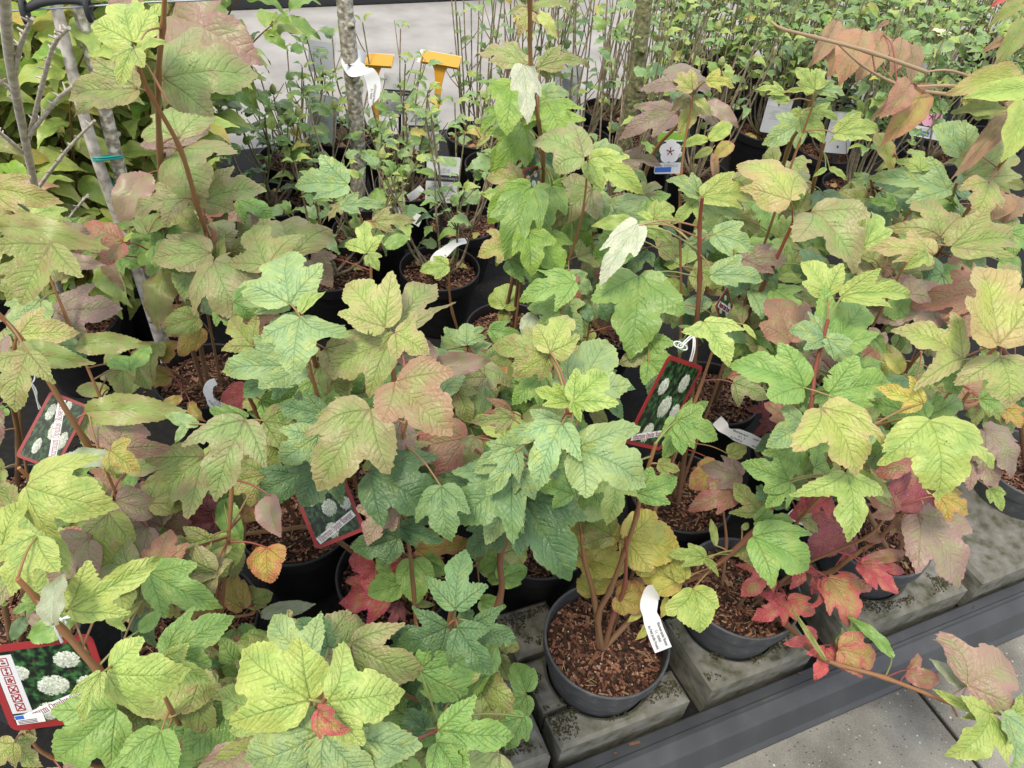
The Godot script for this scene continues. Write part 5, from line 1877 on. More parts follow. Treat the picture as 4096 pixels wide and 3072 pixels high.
func viburnum_5() -> void:
	var p: Node3D
	p = potted(V(1080,0,-1171), "grey", "viburnum with pale pinkish-yellow leaves at the right edge above the bare block")
	stem(p, [V(1083,155,-1173), V(855,450,-1045), V(624,600,-829), V(589,660,-791)])
	stem(p, [V(1089,155,-1174), V(858,480,-1013), V(523,800,-703)])
	leaf(p,"Mk",V(503,817,-678),V(493,862,-762),V(523,800,-703),0.95,V(553,859,-751),V(463,834,-713))
	leaf(p,"Mk",V(530,785,-701),V(536,760,-654),V(530,794,-710),1.53,V(485,766,-670))
	leaf(p,"Nk",V(492,777,-701),V(425,790,-730),V(523,800,-703),0.95,V(427,751,-656))
	leaf(p,"Mo",V(703,580,-860),V(725,570,-838),V(676,568,-880),1.02)
	leaf(p,"Me",V(680,581,-865),V(699,570,-841),V(668,573,-872),0.82)
	leaf(p,"Ng",V(905,376,-1093),V(848,343,-1121),V(918,380,-1086),0.97)
	leaf(p,"NG",V(817,498,-989),V(866,479,-981),V(793,500,-993),0.89)
	leaf(p,"Ng",V(730,536,-946),V(739,508,-1000),V(728,540,-931),0.98)
	leaf(p,"Se",V(691,566,-868),V(739,538,-858),V(668,572,-872),1.06)
	leaf(p,"Mp",V(643,568,-877),V(598,546,-887),V(668,572,-872),1.02)
	leaf(p,"Np",V(623,593,-854),V(622,565,-902),V(624,600,-829),0.89)
	leaf(p,"Me",V(566,629,-793),V(503,589,-784),V(592,639,-796),0.92)
	leaf(p,"Mg",V(613,642,-799),V(658,634,-806),V(592,639,-796),0.86)
	leaf(p,"MG",V(918,388,-1079),V(881,360,-1119),V(928,391,-1068),0.88)
	leaf(p,"MG",V(879,476,-1034),V(918,455,-1074),V(858,480,-1013),0.95)
	leaf(p,"Mg",V(844,482,-999),V(797,474,-952),V(858,480,-1013),0.88)
	leaf(p,"Sg",V(792,564,-929),V(852,537,-895),V(774,568,-939),0.92)
	leaf(p,"Mg",V(755,562,-949),V(701,528,-980),V(774,568,-939),0.88)
	leaf(p,"Mp",V(903,475,-1202),V(952,478,-1230),V(908,444,-1164),0.96)
	leaf(p,"Mg",V(733,538,-997),V(791,532,-984),V(758,521,-960),0.9)
	leaf(p,"MR",V(831,490,-1097),V(840,469,-1139),V(850,454,-1041),1.08)
	leaf(p,"Ml",V(829,481,-1069),V(769,466,-1094),V(842,461,-1034),1.07)
	leaf(p,"MR",V(663,566,-924),V(710,546,-902),V(690,560,-894),0.93)
	leaf(p,"Ne",V(728,506,-988),V(733,486,-930),V(761,520,-962),0.93)


func viburnum_6() -> void:
	var p: Node3D
	p = potted(V(-343,0,-394), "black", "viburnum with big lime leaves whose thick stem passes over the picture tag in front")
	stem(p, [V(-293,155,-391), V(-286,280,-384), V(-321,440,-352), V(-341,530,-340), V(-350,590,-334), V(-365,650,-337), V(-372,700,-336), V(-377,730,-335)])
	stem(p, [V(-294,155,-387), V(-191,450,-337), V(-138,620,-303), V(-118,730,-279)])
	stem(p, [V(-295,155,-389), V(-291,380,-441), V(-303,480,-433)])
	stem(p, [V(-331,155,-421), V(-312,412,-463), V(-285,623,-522), V(-280,725,-534)], 0.62)
	stem(p, [V(-324,155,-371), V(-301,397,-343), V(-269,595,-303), V(-267,692,-301)], 0.62)
	stem(p, [V(-373,155,-394), V(-402,318,-394), V(-442,452,-393), V(-439,518,-393)], 0.62)
	stem(p, [V(-318,155,-377), V(-244,448,-329), V(-139,689,-261), V(-94,806,-232)], 0.62)
	stem(p, [V(-364,155,-372), V(-389,314,-345), V(-424,444,-307), V(-427,508,-304)], 0.62)
	leaf(p,"Np",V(-239,773,-494),V(-252,742,-431),V(-280,725,-534),1.07)
	leaf(p,"Mg",V(-249,752,-517),V(-291,752,-520),V(-280,725,-534),0.46)
	leaf(p,"Ob",V(-309,713,-538),V(-348,714,-543),V(-280,712,-533),0.51)
	leaf(p,"Ob",V(-321,712,-538),V(-328,703,-520),V(-280,711,-533),0.61)
	leaf(p,"MP",V(-266,569,-569),V(-273,560,-552),V(-290,579,-510),0.82)
	leaf(p,"Mm",V(-330,546,-556),V(-393,542,-554),V(-298,527,-494),0.82)
	leaf(p,"Nl",V(-416,708,-370),V(-420,730,-415),V(-374,710,-335),0.92)
	leaf(p,"Ml",V(-381,733,-374),V(-391,713,-332),V(-377,730,-335),1.12)
	leaf(p,"Ng",V(-416,624,-377),V(-439,617,-364),V(-357,621,-335),0.71)
	leaf(p,"Ou",V(-346,702,-313),V(-356,720,-352),V(-372,700,-336),0.71)
	leaf(p,"Nl",V(-355,677,-343),V(-290,699,-382),V(-369,675,-337),0.63)
	leaf(p,"Me",V(-416,575,-419),V(-428,588,-449),V(-439,518,-393),0.82)
	leaf(p,"Og",V(-314,572,-556),V(-283,552,-512),V(-290,579,-510),0.71)
	leaf(p,"OP",V(-237,646,-512),V(-223,628,-475),V(-283,647,-526),0.92)
	leaf(p,"MR",V(-334,595,-442),V(-340,613,-479),V(-292,570,-507),1.02)
	leaf(p,"MR",V(-336,505,-534),V(-365,493,-513),V(-299,513,-490),1.02)
	leaf(p,"No",V(-333,484,-536),V(-307,490,-546),V(-305,470,-478),0.82)
	leaf(p,"So",V(-251,557,-509),V(-242,541,-475),V(-293,564,-505),1.33)
	leaf(p,"Mg",V(-341,601,-434),V(-271,592,-408),V(-291,572,-508),0.63)
	leaf(p,"Oe",V(-348,572,-418),V(-365,562,-398),V(-346,564,-336),0.36)
	leaf(p,"Ml",V(-274,728,-268),V(-223,732,-271),V(-267,692,-301),1.17)
	leaf(p,"Nl",V(-272,741,-261),V(-277,727,-229),V(-267,692,-301),0.56)
	leaf(p,"Mg",V(-263,667,-315),V(-220,685,-349),V(-266,668,-300),0.77)
	leaf(p,"Nl",V(-258,679,-310),V(-220,673,-294),V(-266,679,-300),0.82)
	leaf(p,"Og",V(-326,598,-372),V(-310,607,-389),V(-350,593,-334),0.82)
	leaf(p,"Mg",V(-325,572,-308),V(-369,550,-262),V(-347,572,-335),1.07)
	leaf(p,"Mg",V(-283,533,-313),V(-306,523,-292),V(-279,533,-315),0.82)
	leaf(p,"Mg",V(-282,536,-308),V(-260,550,-337),V(-278,537,-315),0.92)
	leaf(p,"Og",V(-242,561,-275),V(-276,559,-274),V(-202,551,-302),0.71)
	leaf(p,"Ob",V(-270,572,-268),V(-295,569,-263),V(-271,579,-306),0.61)
	leaf(p,"Mg",V(-241,502,-350),V(-265,488,-320),V(-228,489,-319),0.92)
	leaf(p,"Mg",V(-278,477,-392),V(-253,471,-375),V(-303,480,-433),0.92)
	leaf(p,"Ng",V(-202,586,-336),V(-216,570,-302),V(-193,571,-296),0.71)
	leaf(p,"Ml",V(-109,790,-235),V(-164,799,-261),V(-101,787,-236),1.07,V(-123,806,-270))
	leaf(p,"Ml",V(-93,815,-224),V(-49,820,-231),V(-94,806,-232),1.17,V(-92,831,-260))
	leaf(p,"Ms",V(-96,822,-215),V(-76,819,-205),V(-94,806,-232),0.82)
	leaf(p,"Mb",V(-101,767,-224),V(-147,754,-200),V(-110,763,-242),1.02)
	leaf(p,"Mb",V(-96,777,-221),V(-35,779,-218),V(-103,783,-237),0.77)
	leaf(p,"Mb",V(-96,780,-219),V(-63,771,-195),V(-102,786,-236),1.12)
	leaf(p,"Nb",V(-135,704,-304),V(-178,717,-335),V(-123,698,-286),1.02)
	leaf(p,"MG",V(-138,635,-356),V(-173,642,-376),V(-138,623,-302),0.82)
	leaf(p,"OG",V(-140,616,-370),V(-133,628,-396),V(-143,603,-306),0.92)
	leaf(p,"OP",V(-466,520,-410),V(-482,522,-416),V(-440,516,-393),1.02)
	leaf(p,"Og",V(-384,611,-372),V(-424,600,-353),V(-353,605,-334),0.71)
	leaf(p,"Ol",V(-355,624,-392),V(-337,612,-364),V(-357,621,-335),0.82)
	leaf(p,"Mk",V(-412,546,-279),V(-427,538,-261),V(-427,508,-304),1.02)
	leaf(p,"Mk",V(-436,494,-314),V(-437,485,-295),V(-427,494,-303),1.02)
	leaf(p,"Mk",V(-427,520,-292),V(-399,513,-272),V(-427,508,-304),0.82)
	leaf(p,"OG",V(-286,498,-379),V(-302,506,-398),V(-287,487,-325),1.02)
	leaf(p,"OG",V(-290,526,-388),V(-263,524,-382),V(-303,480,-433),0.82)
	leaf(p,"SG",V(-266,238,-401),V(-216,208,-436),V(-285,243,-388),1)
	leaf(p,"Mg",V(-278,314,-363),V(-235,281,-316),V(-292,319,-377),0.85)
	leaf(p,"NG",V(-310,312,-397),V(-351,281,-442),V(-292,319,-377),0.93)
	leaf(p,"MG",V(-332,404,-345),V(-387,387,-307),V(-312,404,-359),0.98)
	leaf(p,"Mg",V(-295,401,-370),V(-254,377,-399),V(-312,404,-359),1.03)
	leaf(p,"SG",V(-322,528,-362),V(-289,510,-399),V(-341,530,-340),0.96)
	leaf(p,"MR",V(-236,291,-376),V(-194,270,-430),V(-246,292,-364),1.09)
	leaf(p,"Me",V(-259,285,-347),V(-300,248,-296),V(-246,292,-364),0.96)
	leaf(p,"Me",V(-201,374,-341),V(-142,344,-304),V(-216,378,-350),0.9)
	leaf(p,"Me",V(-234,374,-360),V(-272,351,-384),V(-216,378,-350),1.02)
	leaf(p,"Np",V(-211,450,-317),V(-259,436,-267),V(-191,450,-337),1.03)
	leaf(p,"Mg",V(-173,447,-355),V(-126,426,-404),V(-191,450,-337),1.06)
	leaf(p,"Mp",V(-186,501,-349),V(-215,482,-398),V(-174,503,-327),1.01)
	leaf(p,"Mb",V(-161,500,-305),V(-126,476,-244),V(-174,503,-327),1.03)
	leaf(p,"Me",V(-126,587,-324),V(-67,578,-359),V(-148,585,-310),0.94)
	leaf(p,"Ne",V(-166,584,-300),V(-225,568,-264),V(-148,585,-310),1.07)
	leaf(p,"Mp",V(-118,650,-279),V(-83,623,-232),V(-131,654,-296),0.91)
	leaf(p,"Mo",V(-271,252,-407),V(-211,211,-382),V(-292,261,-416),0.86)
	leaf(p,"MG",V(-284,324,-447),V(-264,300,-494),V(-291,327,-431),1.07)
	leaf(p,"NP",V(-297,326,-416),V(-319,305,-366),V(-291,327,-431),0.87)
	leaf(p,"Mp",V(-272,415,-436),V(-227,398,-422),V(-293,416,-443),1.02)
	leaf(p,"Se",V(-308,417,-448),V(-357,406,-463),V(-293,416,-443),0.98)
	leaf(p,"Nb",V(-304,482,-412),V(-307,471,-362),V(-303,480,-433),0.88)
	leaf(p,"Me",V(-297,262,-451),V(-245,231,-475),V(-323,270,-438),0.86)
	leaf(p,"Me",V(-306,335,-335),V(-298,327,-285),V(-308,334,-351),0.86)
	leaf(p,"Se",V(-311,332,-367),V(-318,314,-416),V(-308,334,-351),0.94)
	leaf(p,"Me",V(-329,394,-339),V(-397,374,-332),V(-301,397,-343),1.1)
	leaf(p,"MP",V(-292,442,-361),V(-289,410,-414),V(-293,452,-333),1.05)
	leaf(p,"Me",V(-294,452,-314),V(-297,439,-259),V(-293,452,-333),1.09)
	leaf(p,"Mg",V(-270,594,-284),V(-274,575,-229),V(-269,595,-303),0.88)
	leaf(p,"MG",V(-293,371,-339),V(-341,354,-331),V(-266,372,-343),0.92)
	leaf(p,"Se",V(-243,446,-313),V(-242,426,-262),V(-244,448,-329),1.02)
	leaf(p,"Sp",V(-244,448,-348),V(-246,433,-404),V(-244,448,-329),1.08)
	leaf(p,"Me",V(-196,573,-279),V(-214,541,-241),V(-189,580,-293),0.94)
	leaf(p,"SR",V(-373,314,-329),V(-333,298,-287),V(-389,314,-345),0.94)
	leaf(p,"Se",V(-427,379,-308),V(-479,347,-263),V(-408,385,-324),0.94)
	leaf(p,"SP",V(-411,441,-298),V(-371,417,-272),V(-424,444,-307),0.94)
	leaf(p,"MR",V(-277,528,-328),V(-245,503,-283),V(-280,526,-317),0.91)
	leaf(p,"Mp",V(-311,576,-447),V(-299,563,-514),V(-293,557,-503),1.04)
	leaf(p,"Me",V(-271,569,-349),V(-245,548,-304),V(-274,562,-309),1.06)
	leaf(p,"Mp",V(-262,450,-393),V(-305,453,-446),V(-296,444,-440),0.98)
	leaf(p,"Me",V(-169,560,-286),V(-170,557,-242),V(-155,562,-315),1.02)
	leaf(p,"Sl",V(-428,556,-420),V(-421,546,-479),V(-439,518,-393),1.04)
	leaf(p,"MR",V(-185,573,-293),V(-129,546,-307),V(-191,576,-294),1)
	leaf(p,"Se",V(-241,507,-298),V(-269,493,-239),V(-222,504,-315),0.93)
	leaf(p,"Ml",V(-478,530,-435),V(-507,516,-470),V(-439,518,-393),0.91)
	leaf(p,"Mp",V(-344,443,-459),V(-335,440,-390),V(-309,436,-469),1.05)
	leaf(p,"MR",V(-270,535,-333),V(-237,519,-356),V(-279,533,-315),1.03)
	leaf(p,"Mg",V(-239,495,-382),V(-242,491,-449),V(-232,478,-321),1.05)
	leaf(p,"Me",V(-250,538,-326),V(-241,523,-376),V(-278,540,-314),1.09)
	leaf(p,"NP",V(-289,545,-501),V(-328,530,-495),V(-295,546,-500),1.02)
	leaf(p,"Sp",V(-300,507,-375),V(-268,492,-400),V(-334,496,-344),0.94)
	leaf(p,"Mp",V(-333,444,-362),V(-380,419,-386),V(-322,444,-351),0.97)
	leaf(p,"Me",V(-268,596,-579),V(-316,593,-560),V(-290,579,-510),0.99)
	leaf(p,"Sp",V(-285,580,-456),V(-349,555,-455),V(-292,566,-506),0.91)
	leaf(p,"MP",V(-279,461,-372),V(-347,461,-387),V(-293,455,-332),1.07)
	leaf(p,"MP",V(-211,573,-289),V(-189,563,-225),V(-194,568,-297),1.01)
	leaf(p,"Sl",V(-321,559,-490),V(-276,550,-508),V(-294,551,-502),1.07)
	leaf(p,"MR",V(-221,501,-347),V(-243,488,-397),V(-226,495,-317),0.98)
	leaf(p,"Nl",V(-255,454,-385),V(-302,456,-425),V(-246,441,-330),1.08)
	leaf(p,"Mg",V(-225,543,-339),V(-269,532,-290),V(-212,528,-308),1.03)
	leaf(p,"Me",V(-219,523,-350),V(-244,517,-399),V(-219,514,-312),1.07)
	leaf(p,"Np",V(-191,589,-360),V(-137,592,-401),V(-153,568,-314),1.08)
	leaf(p,"MB",V(-212,456,-390),V(-214,444,-343),V(-194,441,-339),1.02)
	leaf(p,"Me",V(-335,490,-348),V(-350,492,-293),V(-332,490,-344),0.94)
	leaf(p,"Ne",V(-380,554,-443),V(-378,530,-491),V(-439,518,-393),1.07)
	leaf(p,"MR",V(-268,448,-458),V(-267,439,-410),V(-296,443,-440),0.91)
	leaf(p,"Mp",V(-361,423,-369),V(-392,406,-413),V(-319,430,-354),0.98)
	leaf(p,"Ne",V(-305,586,-492),V(-345,575,-480),V(-290,579,-510),1.03)
	leaf(p,"MR",V(-249,487,-320),V(-217,489,-373),V(-231,480,-321),1.07)
	leaf(p,"Se",V(-257,588,-348),V(-299,588,-300),V(-271,582,-306),1.01)
	leaf(p,"NP",V(-258,440,-355),V(-303,416,-334),V(-248,433,-332),0.93)
	leaf(p,"Mp",V(-169,566,-285),V(-122,544,-288),V(-154,567,-314),1.04)
	leaf(p,"Ml",V(-278,495,-317),V(-320,473,-299),V(-285,498,-323),1.07)
	leaf(p,"Mg",V(-286,452,-464),V(-264,442,-412),V(-307,452,-473),1.02)
	leaf(p,"Sp",V(-195,545,-349),V(-255,518,-344),V(-165,530,-322),0.95)
	leaf(p,"Nl",V(-229,547,-360),V(-172,532,-377),V(-214,525,-309),1.09)
	leaf(p,"Mp",V(-280,473,-319),V(-328,453,-305),V(-289,476,-328),0.96)
	leaf(p,"NR",V(-117,584,-368),V(-138,568,-417),V(-149,582,-311),1.03)
	leaf(p,"Sp",V(-147,626,-355),V(-106,600,-394),V(-140,614,-304),1.05)
	leaf(p,"Me",V(-186,495,-341),V(-155,493,-398),V(-178,490,-330),0.96)
	leaf(p,"Ml",V(-177,612,-304),V(-231,608,-316),V(-177,606,-285),0.96)
	leaf(p,"Ml",V(-214,443,-420),V(-167,419,-451),V(-200,425,-341),1)
	leaf(p,"Ne",V(-199,577,-351),V(-235,569,-324),V(-198,561,-299),1.05)
	leaf(p,"Me",V(-227,524,-395),V(-238,511,-438),V(-223,503,-315),1.01)
	leaf(p,"MB",V(-118,620,-312),V(-85,607,-287),V(-138,620,-303),1.09)
	leaf(p,"Ml",V(-176,519,-405),V(-230,509,-404),V(-174,503,-327),0.97)
	leaf(p,"Np",V(-147,542,-306),V(-193,528,-313),V(-160,547,-318),0.92)
	leaf(p,"MR",V(-131,561,-284),V(-130,563,-347),V(-160,547,-318),0.99)
	leaf(p,"Mp",V(-110,637,-304),V(-151,625,-326),V(-134,641,-298),1.04)
	leaf(p,"MB",V(-109,538,-308),V(-168,540,-292),V(-160,547,-318),1.02)
	leaf(p,"Np",V(-120,631,-365),V(-55,630,-341),V(-138,622,-303),1.04)
	leaf(p,"Sp",V(-192,467,-405),V(-157,442,-365),V(-190,453,-336),0.97)
	leaf(p,"Mg",V(-220,461,-363),V(-256,452,-340),V(-192,447,-338),1.03)


func viburnum_7() -> void:
	var p: Node3D
	p = potted(V(-706,0,-568), "grey", "viburnum with pale green leaves at the front left edge")
	stem(p, [V(-713,155,-572), V(-591,500,-526), V(-553,640,-515)])
	stem(p, [V(-698,155,-570), V(-534,500,-501), V(-483,600,-496)])
	leaf(p,"OG",V(-516,468,-443),V(-525,457,-419),V(-539,490,-503),0.82)
	leaf(p,"Se",V(-683,313,-552),V(-730,289,-556),V(-654,319,-550),0.86)
	leaf(p,"Me",V(-615,414,-551),V(-601,375,-606),V(-618,420,-536),0.86)
	leaf(p,"Ng",V(-623,413,-518),V(-637,377,-460),V(-618,420,-536),1.06)
	leaf(p,"Se",V(-571,493,-520),V(-523,460,-504),V(-591,500,-526),0.94)
	leaf(p,"Sp",V(-618,503,-535),V(-671,495,-552),V(-591,500,-526),0.88)
	leaf(p,"Se",V(-583,549,-504),V(-605,526,-460),V(-575,553,-521),0.91)
	leaf(p,"Me",V(-612,322,-554),V(-594,308,-605),V(-619,321,-536),0.9)
	leaf(p,"Me",V(-542,426,-505),V(-492,416,-488),V(-571,423,-515),0.86)
	leaf(p,"Se",V(-523,574,-506),V(-582,566,-534),V(-498,572,-494),0.93)
	leaf(p,"MR",V(-472,563,-482),V(-414,528,-454),V(-498,572,-494),1.03)
	leaf(p,"Mp",V(-519,524,-466),V(-564,512,-437),V(-520,529,-497),1.04)
	leaf(p,"NP",V(-495,472,-464),V(-545,448,-455),V(-535,498,-501),0.92)
	leaf(p,"Ml",V(-514,556,-482),V(-473,533,-530),V(-507,553,-494),0.98)
	leaf(p,"NR",V(-559,447,-542),V(-577,443,-580),V(-561,442,-512),1)
	leaf(p,"Ml",V(-452,575,-484),V(-461,561,-421),V(-498,572,-494),1.01)
	leaf(p,"Mp",V(-564,510,-515),V(-597,492,-490),V(-586,518,-524),1.07)


func viburnum_8() -> void:
	var p: Node3D
	p = potted(V(-453,0,-627), "black", "viburnum with olive and dull red leaves behind the lime foreground leaves")
	stem(p, [V(-454,155,-632), V(-485,420,-644), V(-492,580,-608), V(-515,720,-609), V(-527,780,-601)])
	stem(p, [V(-449,155,-628), V(-495,380,-588), V(-516,500,-562), V(-535,600,-547)])
	stem(p, [V(-424,155,-617), V(-386,221,-605), V(-332,275,-588), V(-325,301,-586)], 0.62)
	stem(p, [V(-473,155,-649), V(-517,417,-698), V(-579,633,-766), V(-601,738,-790)], 0.62)
	stem(p, [V(-441,155,-599), V(-427,395,-564), V(-407,591,-516), V(-405,687,-511)], 0.62)
	stem(p, [V(-423,155,-622), V(-384,304,-616), V(-329,427,-607), V(-322,487,-606)], 0.62)
	leaf(p,"Oe",V(-646,744,-799),V(-523,745,-792),V(-601,738,-790),0.43)
	leaf(p,"Ne",V(-556,756,-756),V(-570,720,-691),V(-601,738,-790),1.38)
	leaf(p,"MP",V(-610,622,-791),V(-532,632,-802),V(-579,633,-766),0.82)
	leaf(p,"OG",V(-531,622,-710),V(-582,634,-737),V(-569,597,-755),0.56)
	leaf(p,"Oe",V(-511,739,-588),V(-445,738,-580),V(-519,739,-607),0.61)
	leaf(p,"Ne",V(-476,765,-560),V(-476,739,-510),V(-523,764,-604),1.22)
	leaf(p,"Oe",V(-422,713,-538),V(-336,723,-550),V(-405,687,-511),0.51)
	leaf(p,"MP",V(-391,686,-516),V(-385,703,-548),V(-405,686,-511),1.94)
	leaf(p,"Ou",V(-364,706,-486),V(-432,701,-482),V(-405,687,-511),0.39)
	leaf(p,"My",V(-374,719,-487),V(-343,714,-473),V(-405,687,-511),1.02)
	leaf(p,"Oe",V(-485,622,-620),V(-435,621,-614),V(-498,620,-606),0.51)
	leaf(p,"Me",V(-540,544,-689),V(-490,532,-662),V(-548,528,-731),0.92)
	leaf(p,"Oe",V(-554,518,-763),V(-604,514,-760),V(-548,530,-732),0.61)
	leaf(p,"Ml",V(-417,732,-425),V(-348,729,-412),V(-405,687,-511),0.97)
	leaf(p,"Mg",V(-560,479,-653),V(-528,469,-628),V(-531,470,-713),1.02)
	leaf(p,"Me",V(-469,495,-636),V(-493,502,-651),V(-489,493,-631),1.22)
	leaf(p,"MR",V(-499,498,-575),V(-481,514,-605),V(-514,493,-563),1.02)
	leaf(p,"Me",V(-322,499,-594),V(-367,506,-612),V(-322,487,-606),0.92)
	leaf(p,"Ml",V(-435,679,-455),V(-399,652,-395),V(-405,678,-511),0.77)
	leaf(p,"Mg",V(-432,564,-519),V(-374,560,-506),V(-410,563,-522),0.82)
	leaf(p,"Mm",V(-391,542,-553),V(-326,538,-538),V(-413,538,-528),0.82)
	leaf(p,"Oo",V(-286,524,-573),V(-313,523,-573),V(-322,487,-606),0.92)
	leaf(p,"Ne",V(-383,520,-467),V(-342,508,-437),V(-417,502,-538),0.92)
	leaf(p,"So",V(-339,300,-580),V(-372,317,-619),V(-325,299,-586),0.71)
	leaf(p,"Se",V(-338,300,-590),V(-306,307,-603),V(-325,299,-586),1.02)
	leaf(p,"Ou",V(-300,340,-550),V(-234,351,-568),V(-325,301,-586),0.46)
	leaf(p,"Me",V(-446,272,-642),V(-395,246,-646),V(-469,277,-640),0.96)
	leaf(p,"Mp",V(-469,348,-617),V(-451,320,-563),V(-478,355,-644),1)
	leaf(p,"Sp",V(-484,351,-662),V(-504,323,-720),V(-478,355,-644),0.96)
	leaf(p,"NR",V(-512,411,-638),V(-567,377,-626),V(-485,420,-644),1.02)
	leaf(p,"Me",V(-461,413,-649),V(-413,384,-660),V(-485,420,-644),1.07)
	leaf(p,"Sg",V(-491,501,-643),V(-499,465,-696),V(-489,508,-627),0.99)
	leaf(p,"SG",V(-487,510,-612),V(-481,502,-567),V(-489,508,-627),0.94)
	leaf(p,"Mg",V(-472,578,-607),V(-423,559,-604),V(-492,580,-608),1.04)
	leaf(p,"No",V(-451,253,-614),V(-390,216,-628),V(-471,260,-610),1.03)
	leaf(p,"SR",V(-489,259,-605),V(-549,243,-591),V(-471,260,-610),1.04)
	leaf(p,"NG",V(-475,322,-574),V(-450,299,-514),V(-484,326,-598),0.96)
	leaf(p,"Ne",V(-492,329,-616),V(-516,323,-675),V(-484,326,-598),0.98)
	leaf(p,"Me",V(-516,372,-583),V(-572,336,-571),V(-495,380,-588),1.06)
	leaf(p,"Sp",V(-514,451,-599),V(-528,442,-650),V(-507,448,-573),1.03)
	leaf(p,"MP",V(-501,444,-552),V(-485,420,-492),V(-507,448,-573),0.97)
	leaf(p,"Se",V(-542,521,-545),V(-591,489,-516),V(-521,529,-557),0.9)
	leaf(p,"MR",V(-507,273,-663),V(-554,259,-645),V(-491,273,-669),1.04)
	leaf(p,"MR",V(-518,349,-702),V(-556,336,-755),V(-504,349,-683),1.09)
	leaf(p,"Se",V(-532,413,-684),V(-573,385,-645),V(-517,417,-698),0.96)
	leaf(p,"SG",V(-584,591,-762),V(-628,584,-788),V(-566,588,-752),1.04)
	leaf(p,"Mb",V(-597,669,-757),V(-619,652,-708),V(-588,670,-776),1.06)
	leaf(p,"NR",V(-435,332,-597),V(-444,316,-659),V(-432,332,-575),0.91)
	leaf(p,"MR",V(-386,544,-530),V(-337,518,-540),V(-411,550,-525),1.07)
	leaf(p,"Sp",V(-408,620,-539),V(-415,592,-607),V(-406,625,-511),0.89)
	leaf(p,"Me",V(-403,616,-488),V(-399,584,-439),V(-406,625,-511),0.86)
	leaf(p,"MP",V(-377,579,-503),V(-406,563,-458),V(-408,585,-517),0.94)
	leaf(p,"Ml",V(-394,554,-465),V(-375,552,-411),V(-411,550,-525),1.05)
	leaf(p,"Me",V(-436,439,-581),V(-452,420,-518),V(-424,433,-556),0.97)
	leaf(p,"Me",V(-400,430,-517),V(-367,430,-571),V(-423,440,-554),0.98)
	leaf(p,"Mp",V(-367,584,-446),V(-425,570,-464),V(-407,591,-516),0.97)
	leaf(p,"Me",V(-450,560,-553),V(-498,549,-538),V(-411,548,-526),1.07)
	leaf(p,"SP",V(-402,618,-504),V(-364,600,-507),V(-406,619,-512),1.04)
	leaf(p,"NR",V(-429,507,-614),V(-446,504,-661),V(-489,508,-627),0.96)
	leaf(p,"MP",V(-412,609,-459),V(-434,596,-414),V(-407,591,-516),1.05)
	leaf(p,"Np",V(-550,541,-759),V(-538,535,-805),V(-550,535,-734),1.05)
	leaf(p,"Sp",V(-544,485,-563),V(-493,456,-535),V(-511,474,-567),1)
	leaf(p,"MP",V(-364,573,-508),V(-375,564,-573),V(-408,579,-518),1.09)
	leaf(p,"Mg",V(-401,518,-583),V(-379,507,-635),V(-416,507,-537),1)
	leaf(p,"Ng",V(-422,448,-621),V(-469,433,-631),V(-487,446,-640),1.08)
	leaf(p,"Mg",V(-428,560,-564),V(-457,547,-593),V(-411,548,-526),0.91)
	leaf(p,"Mp",V(-309,504,-547),V(-340,492,-499),V(-322,487,-606),0.95)
	leaf(p,"Nl",V(-370,572,-522),V(-416,560,-508),V(-409,575,-519),0.93)
	leaf(p,"Se",V(-374,607,-512),V(-347,607,-548),V(-406,609,-513),1.08)
	leaf(p,"Me",V(-414,589,-500),V(-471,565,-504),V(-407,591,-516),0.93)
	leaf(p,"MR",V(-457,535,-615),V(-493,527,-558),V(-490,536,-618),0.99)
	leaf(p,"Sg",V(-482,606,-715),V(-509,596,-766),V(-561,571,-746),0.95)
	leaf(p,"Mg",V(-463,469,-502),V(-507,468,-525),V(-419,475,-545),1.05)
	leaf(p,"Nl",V(-423,479,-519),V(-374,471,-542),V(-418,485,-543),0.9)
	leaf(p,"Se",V(-530,553,-771),V(-515,536,-734),V(-556,555,-741),0.93)
	leaf(p,"NR",V(-345,512,-640),V(-386,511,-614),V(-322,487,-606),0.98)
	leaf(p,"Sp",V(-367,485,-623),V(-339,482,-589),V(-322,484,-606),1.06)
	leaf(p,"Me",V(-367,503,-534),V(-422,474,-504),V(-417,502,-538),1.04)
	leaf(p,"Sl",V(-511,514,-708),V(-526,498,-754),V(-540,501,-722),1.08)
	leaf(p,"Mp",V(-473,489,-527),V(-518,469,-547),V(-514,489,-564),1.01)
	leaf(p,"SR",V(-410,425,-579),V(-445,412,-598),V(-425,422,-558),0.99)
	leaf(p,"Mp",V(-538,496,-544),V(-565,488,-509),V(-516,500,-562),0.97)
	leaf(p,"Ng",V(-363,538,-554),V(-319,527,-567),V(-413,536,-529),0.95)
	leaf(p,"NP",V(-514,460,-609),V(-564,443,-587),V(-508,453,-572),0.93)


